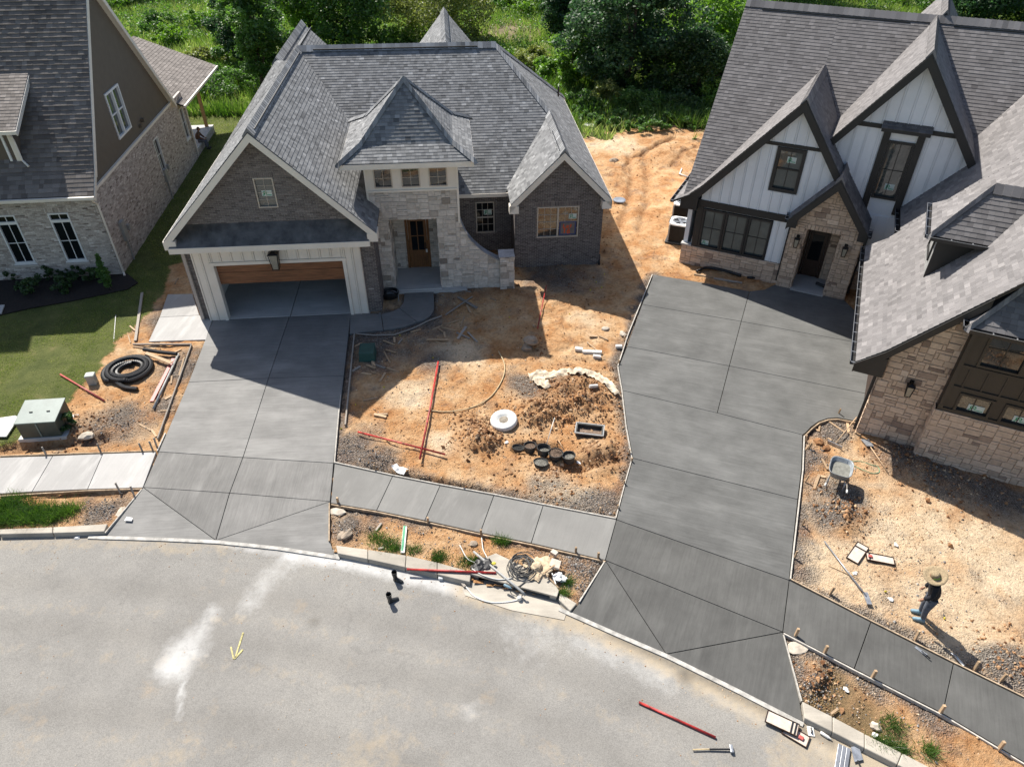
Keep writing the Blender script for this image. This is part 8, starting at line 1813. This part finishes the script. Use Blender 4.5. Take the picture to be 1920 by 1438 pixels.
m = MB(); m.lathe([(.32, 0), (.34, .05), (.32, .08), (.2, .09), (0, .09)], k=28); o = m.build('access_lid', 'flashing', smooth=False); o.location = gz_(1161, 378, .03); tag(o, 'grey round access lid by the side wall of the middle house', 'lid')
m = MB(); P_ = gp((1090, 236), (1100, 232), (1118, 233), (1112, 240)); m.prism([Vector((p.x, p.y, -.03)) for p in P_], (0, 0, .08)); o = m.build('step_slab', 'concrete_pad'); tag(o, 'pale concrete corner behind the middle house', 'slab')
rod('downspout_stub', 'black drain stub at the corner of the middle house right wall', 'pipe', [gz_(1123, 497, 0), gz_(1123, 490, .35)], .05, 'black_plastic')
# ---- wheelbarrow
wb = empty('wheelbarrow', gz_(1573, 900), 0); tag(wb, 'steel wheelbarrow with wet cement, parked right of the driveway', 'wheelbarrow')
def W3(x, y, z): b = Vector(wb.location); p = G(*S5(x, y), z); return Vector((p.x, p.y, z)) - Vector((b.x, b.y, 0))
ax = (W3(670, 950, 0) - W3(680, 650, 0)); ang = math.atan2(-ax.y, -ax.x)
# tray: rounded-square bowl, wide rim on top, long axis roughly along the photo's up direction
def rsq(w, l, z, k=28, p=4):
    out = []
    for j in range(k):
        a = 2 * math.pi * j / k; c, s = math.cos(a), math.sin(a); out.append(Vector((math.copysign(abs(c) ** (2 / p), c) * l, math.copysign(abs(s) ** (2 / p), s) * w, z)))
    return out
m = MB(); rings = [rsq(.20, .26, .34), rsq(.25, .32, .40), rsq(.31, .40, .62), rsq(.33, .42, .64), rsq(.325, .415, .655), rsq(.295, .385, .63), rsq(.24, .31, .42)]; K = 28; V = [v for r_ in rings for v in r_]
m.add(V, [(i * K + j, i * K + (j + 1) % K, (i + 1) * K + (j + 1) % K, (i + 1) * K + j) for i in range(len(rings) - 1) for j in range(K)] + [tuple(reversed(range(K))), tuple(range(6 * K, 7 * K))])
wb.rotation_euler = (0, 0, R_(62)); wb.location = (wb.location.x, wb.location.y, 0)
c_ = G(*S5(690, 790), .5); wb.location = (c_.x, c_.y, -.03)
m.build('tray', 'barrow_steel', wb, smooth=True); m = MB(); m.add(rsq(.262, .345, .52), [tuple(range(K))]); m.build('cement', 'wet_mix', wb)
for s in (-1, 1):
    m = MB(); m.tube([(.52, s * .06, .22), (.1, s * .16, .31), (-.55, s * .27, .48), (-.78, s * .29, .52)], .02, 8); m.build('handle', 'wood_grey', wb, smooth=True)
    m = MB(); m.tube([(-.78, s * .29, .52), (-.92, s * .30, .54)], .026, 8); m.build('grip', 'white_plastic', wb, smooth=True)
    m = MB(); m.tube([(-.12, s * .2, .34), (-.28, s * .24, .02), (-.38, s * .22, .02), (-.40, s * .23, .42)], .014, 6); m.build('leg', 'steel', wb, smooth=True)
m = MB(); m.lathe([(.12, -.045), (.17, -.045), (.2, -.02), (.2, .02), (.17, .045), (.12, .045)], M=Matrix.Rotation(R_(90), 4, 'X'), c=(.52, 0, .2), k=24); wh = m.build('wheel', 'black_plastic', wb, smooth=True); m = MB(); m.lathe([(0, -.03), (.12, -.035), (.12, .035), (0, .03)], M=Matrix.Rotation(R_(90), 4, 'X'), c=(.52, 0, .2), k=20); m.build('hub', 'steel', wh)
# ---- people
def skin_body(name, joints, edges, root_i, mat, parent=None, sub=2):
    me = bpy.data.meshes.new(name); me.from_pydata([j[0] for j in joints], edges, []); me.materials.append(MATS[mat]); o = bpy.data.objects.new(name, me); COL.objects.link(o); o.parent = parent
    sk = o.modifiers.new('skin', 'SKIN'); sk.use_smooth_shade = True
    for i, j in enumerate(joints):
        r_ = j[1]; v = me.skin_vertices[0].data[i]; k_ = 1.28; v.radius = (r_[0] * k_, r_[1] * k_) if isinstance(r_, tuple) else (r_ * k_, r_ * k_); v.use_root = (i == root_i)
    ss = o.modifiers.new('sub', 'SUBSURF'); ss.levels = sub; ss.render_levels = sub
    return o
def hand(parent, wrist, d, side, mat='skin', s=1.0):
    """palm and five curled fingers hanging along d"""
    d = Vector(d).normalized(); side = Vector(side).normalized(); n = d.cross(side).normalized(); w = Vector(wrist)
    m = MB(); m.tube([w, w + d * .045 * s, w + d * .085 * s], [.024 * s, .034 * s, .03 * s], 10)
    for k, (o_, L) in enumerate(((-.027, .062), (-.009, .072), (.009, .068), (.026, .052))):
        b = w + d * .08 * s + side * o_ * s; m.tube([b, b + d * L * .5 * s + n * .008 * s, b + d * L * .85 * s + n * .028 * s], [.0095 * s, .009 * s, .007 * s], 6)
    b = w + d * .03 * s - side * .03 * s; m.tube([b, b - side * .022 * s + d * .028 * s, b - side * .026 * s + d * .055 * s + n * .01], [.012 * s, .011 * s, .008 * s], 6)
    return m.build('hand', mat, parent, smooth=True)
# standing worker: faces left (toward -x), bent forward slightly
pr = empty('person', (G(1727, 1156).x, G(1727, 1156).y, -.03), R_(157)); tag(pr, 'person in straw hat, navy top, jeans and blue boots standing on the right lot', 'person')
# local: +x forward, +y left
J = [((.0, 0, .90), (.105, .095)), ((.0, .09, .80), .10), ((.03, .105, .46), .065), ((-.01, .11, .10), .048), ((.0, -.09, .80), .10), ((.05, -.11, .46), .065), ((.03, -.12, .10), .048)]
skin_body('trousers', J, [(0, 1), (1, 2), (2, 3), (0, 4), (4, 5), (5, 6)], 0, 'jeans', pr)
J = [((-.01, 0, .80), (.135, .115)), ((.03, 0, 1.06), (.15, .12)), ((.09, 0, 1.28), (.18, .125)), ((.13, 0, 1.38), (.11, .08)), ((.15, 0, 1.44), (.058, .058)), ((.10, .18, 1.33), .068), ((.10, .245, 1.08), .05), ((.22, .20, .90), .042), ((.10, -.18, 1.33), .068), ((.08, -.25, 1.08), .05), ((.18, -.22, .88), .042)]
skin_body('shirt', J, [(0, 1), (1, 2), (2, 3), (3, 4), (2, 5), (5, 6), (6, 7), (2, 8), (8, 9), (9, 10)], 0, 'shirt_navy', pr)
hand(pr, (.225, .195, .885), (.45, -.1, -.9), (.2, 1, 0)); hand(pr, (.19, -.215, .865), (.4, .1, -.9), (.2, 1, 0))
def head(parent, c, fwd_tilt, hair=True):
    """head with jaw, nose, ears, eyes and mouth; +x is forward"""
    bm = bmesh.new(); bmesh.ops.create_uvsphere(bm, u_segments=24, v_segments=18, radius=1)
    for v in bm.verts:
        x, y, z = v.co; kx = .098 * (1 - .10 * max(0, -z)); ky = .075 * (1 - .28 * max(0, -z - .1)); nose = .022 * math.exp(-((y / .22) ** 2 + ((z + .15) / .22) ** 2)) if x > .3 else 0; brow = .006 * math.exp(-(((z - .12) / .12) ** 2)) if x > .4 else 0; eye = -.008 * (math.exp(-(((abs(y) - .38) / .16) ** 2 + (z / .13) ** 2))) if x > .3 else 0
        v.co = Vector((x * kx + nose + brow + eye, y * ky, z * .118))
    me = bpy.data.meshes.new('head'); bm.to_mesh(me); bm.free(); me.materials.append(MATS['skin']); me.polygons.foreach_set('use_smooth', [True] * len(me.polygons)); o = bpy.data.objects.new('head', me); COL.objects.link(o); o.parent = parent; o.location = c; o.rotation_euler = (0, fwd_tilt, 0)
    m = MB()
    for s in (-1, 1): m.lathe([(0, .012), (.018, .006), (.02, -.006), (0, -.012)], M=Matrix.Rotation(R_(90), 4, 'X'), c=(-.005, s * .075, -.01), k=10, sy=1.5)
    m.build('ear', 'skin', o, smooth=True)
    m = MB(); m.box((.088, -.022, -.062), (.098, .022, -.056)); m.build('mouth', 'red_pipe', o)
    m = MB()
    for s in (-1, 1): m.lathe([(0, -.008), (.007, -.004), (.009, 0), (.007, .004), (0, .008)], c=(.083, s * .03, .0), k=8)
    m.build('eye', 'hair', o)
    if hair:
        m = MB(); m.lathe([(.079, -.05), (.083, .0), (.08, .05), (.06, .095), (.03, .118), (0, .125)], c=(-.022, 0, .0), k=20); m.build('hair', 'hair', o, smooth=True)
    return o
head(pr, (.20, 0, 1.53), R_(35))
ht = bpy.data.objects.new('straw_hat', None); COL.objects.link(ht); ht.parent = pr; ht.location = (.19, 0, 1.58); ht.rotation_euler = (R_(-14), R_(16), 0)
m = MB(); K = 36; V = []
for r_, z in ((.262, .012), (.255, .03), (.2, .012), (.14, .002), (.105, .004), (.10, .06), (.085, .105), (.055, .122), (.0001, .115)):
    for j in range(K): a = 2 * math.pi * j / K; V.append((r_ * math.cos(a), r_ * math.sin(a), z + (.018 * math.cos(2 * a) * (r_ / .26) ** 2 if r_ > .15 else 0)))
m.add(V, [(i * K + j, i * K + (j + 1) % K, (i + 1) * K + (j + 1) % K, (i + 1) * K + j) for i in range(8) for j in range(K)]); m.build('brim_and_crown', 'straw', ht, smooth=True)
m = MB(); m.lathe([(.107, .006), (.106, .035), (.103, .036)], k=30); m.build('hat_band', 'shirt_brown', ht); m = MB(); m.tube([Vector((math.cos(a) * .112, math.sin(a) * .112, .03)) for a in np.linspace(1.2, 2.6, 10)], .012, 6); m.build('band_ribbon', 'headband_green', ht)
for s, x0, y0 in ((1, -.01, .11), (-1, .03, -.12)):
    m = MB(); V = []; secs = [(-.075, .036, .05), (-.03, .045, .12), (.03, .05, .12), (.09, .052, .085), (.16, .048, .07), (.205, .03, .05)]
    for (x, w_, h_) in secs:
        for (a, b) in ((-1, 0), (-1, .55), (-.5, 1), (.5, 1), (1, .55), (1, 0)): V.append((x0 + x, y0 + a * w_, b * h_))
    m.add(V, [(i * 6 + j, i * 6 + (j + 1) % 6, (i + 1) * 6 + (j + 1) % 6, (i + 1) * 6 + j) for i in range(5) for j in range(6)] + [tuple(reversed(range(6))), tuple(range(30, 36))]); m.build('boot', 'boot_blue', pr, smooth=True)
# second person sitting on the porch edge behind the left house
MWL = parent_matrix(HL); sp_ = MWL @ Vector((-.10, 15.6, .42))
p2 = empty('person', (sp_.x, sp_.y, .42), R_(6.3)); tag(p2, 'person in brown top and jeans sitting on the porch edge of the left house', 'person')
skin_body('jeans', [((-.12, 0, .08), (.15, .12)), ((-.02, -.09, .09), .09), ((.30, -.12, .06), .07), ((.34, -.13, -.34), .05), ((-.02, .09, .09), .09), ((.30, .10, .06), .07), ((.36, .12, -.34), .05)], [(0, 1), (1, 2), (2, 3), (0, 4), (4, 5), (5, 6)], 0, 'jeans', p2)
skin_body('top', [((-.12, 0, .12), (.15, .12)), ((-.10, 0, .34), (.155, .12)), ((-.03, 0, .52), (.165, .11)), ((.02, 0, .62), (.07, .06)), ((-.03, .18, .52), .06), ((.10, .22, .30), .048), ((.26, .14, .20), .04), ((-.03, -.18, .52), .06), ((.10, -.22, .30), .048), ((.26, -.14, .20), .04)], [(0, 1), (1, 2), (2, 3), (2, 4), (4, 5), (5, 6), (2, 7), (7, 8), (8, 9)], 0, 'shirt_brown', p2)
head(p2, (.06, 0, .76), R_(25)); hand(p2, (.265, .14, .20), (1, -.2, -.3), (0, 1, 0)); hand(p2, (.265, -.14, .20), (1, .2, -.3), (0, 1, 0))
for y_ in (-.13, .12):
    m = MB(); m.box((.28, y_ - .05, -.44), (.54, y_ + .05, -.36)); m.build('shoe', 'boot_black', p2, bevel=.03)
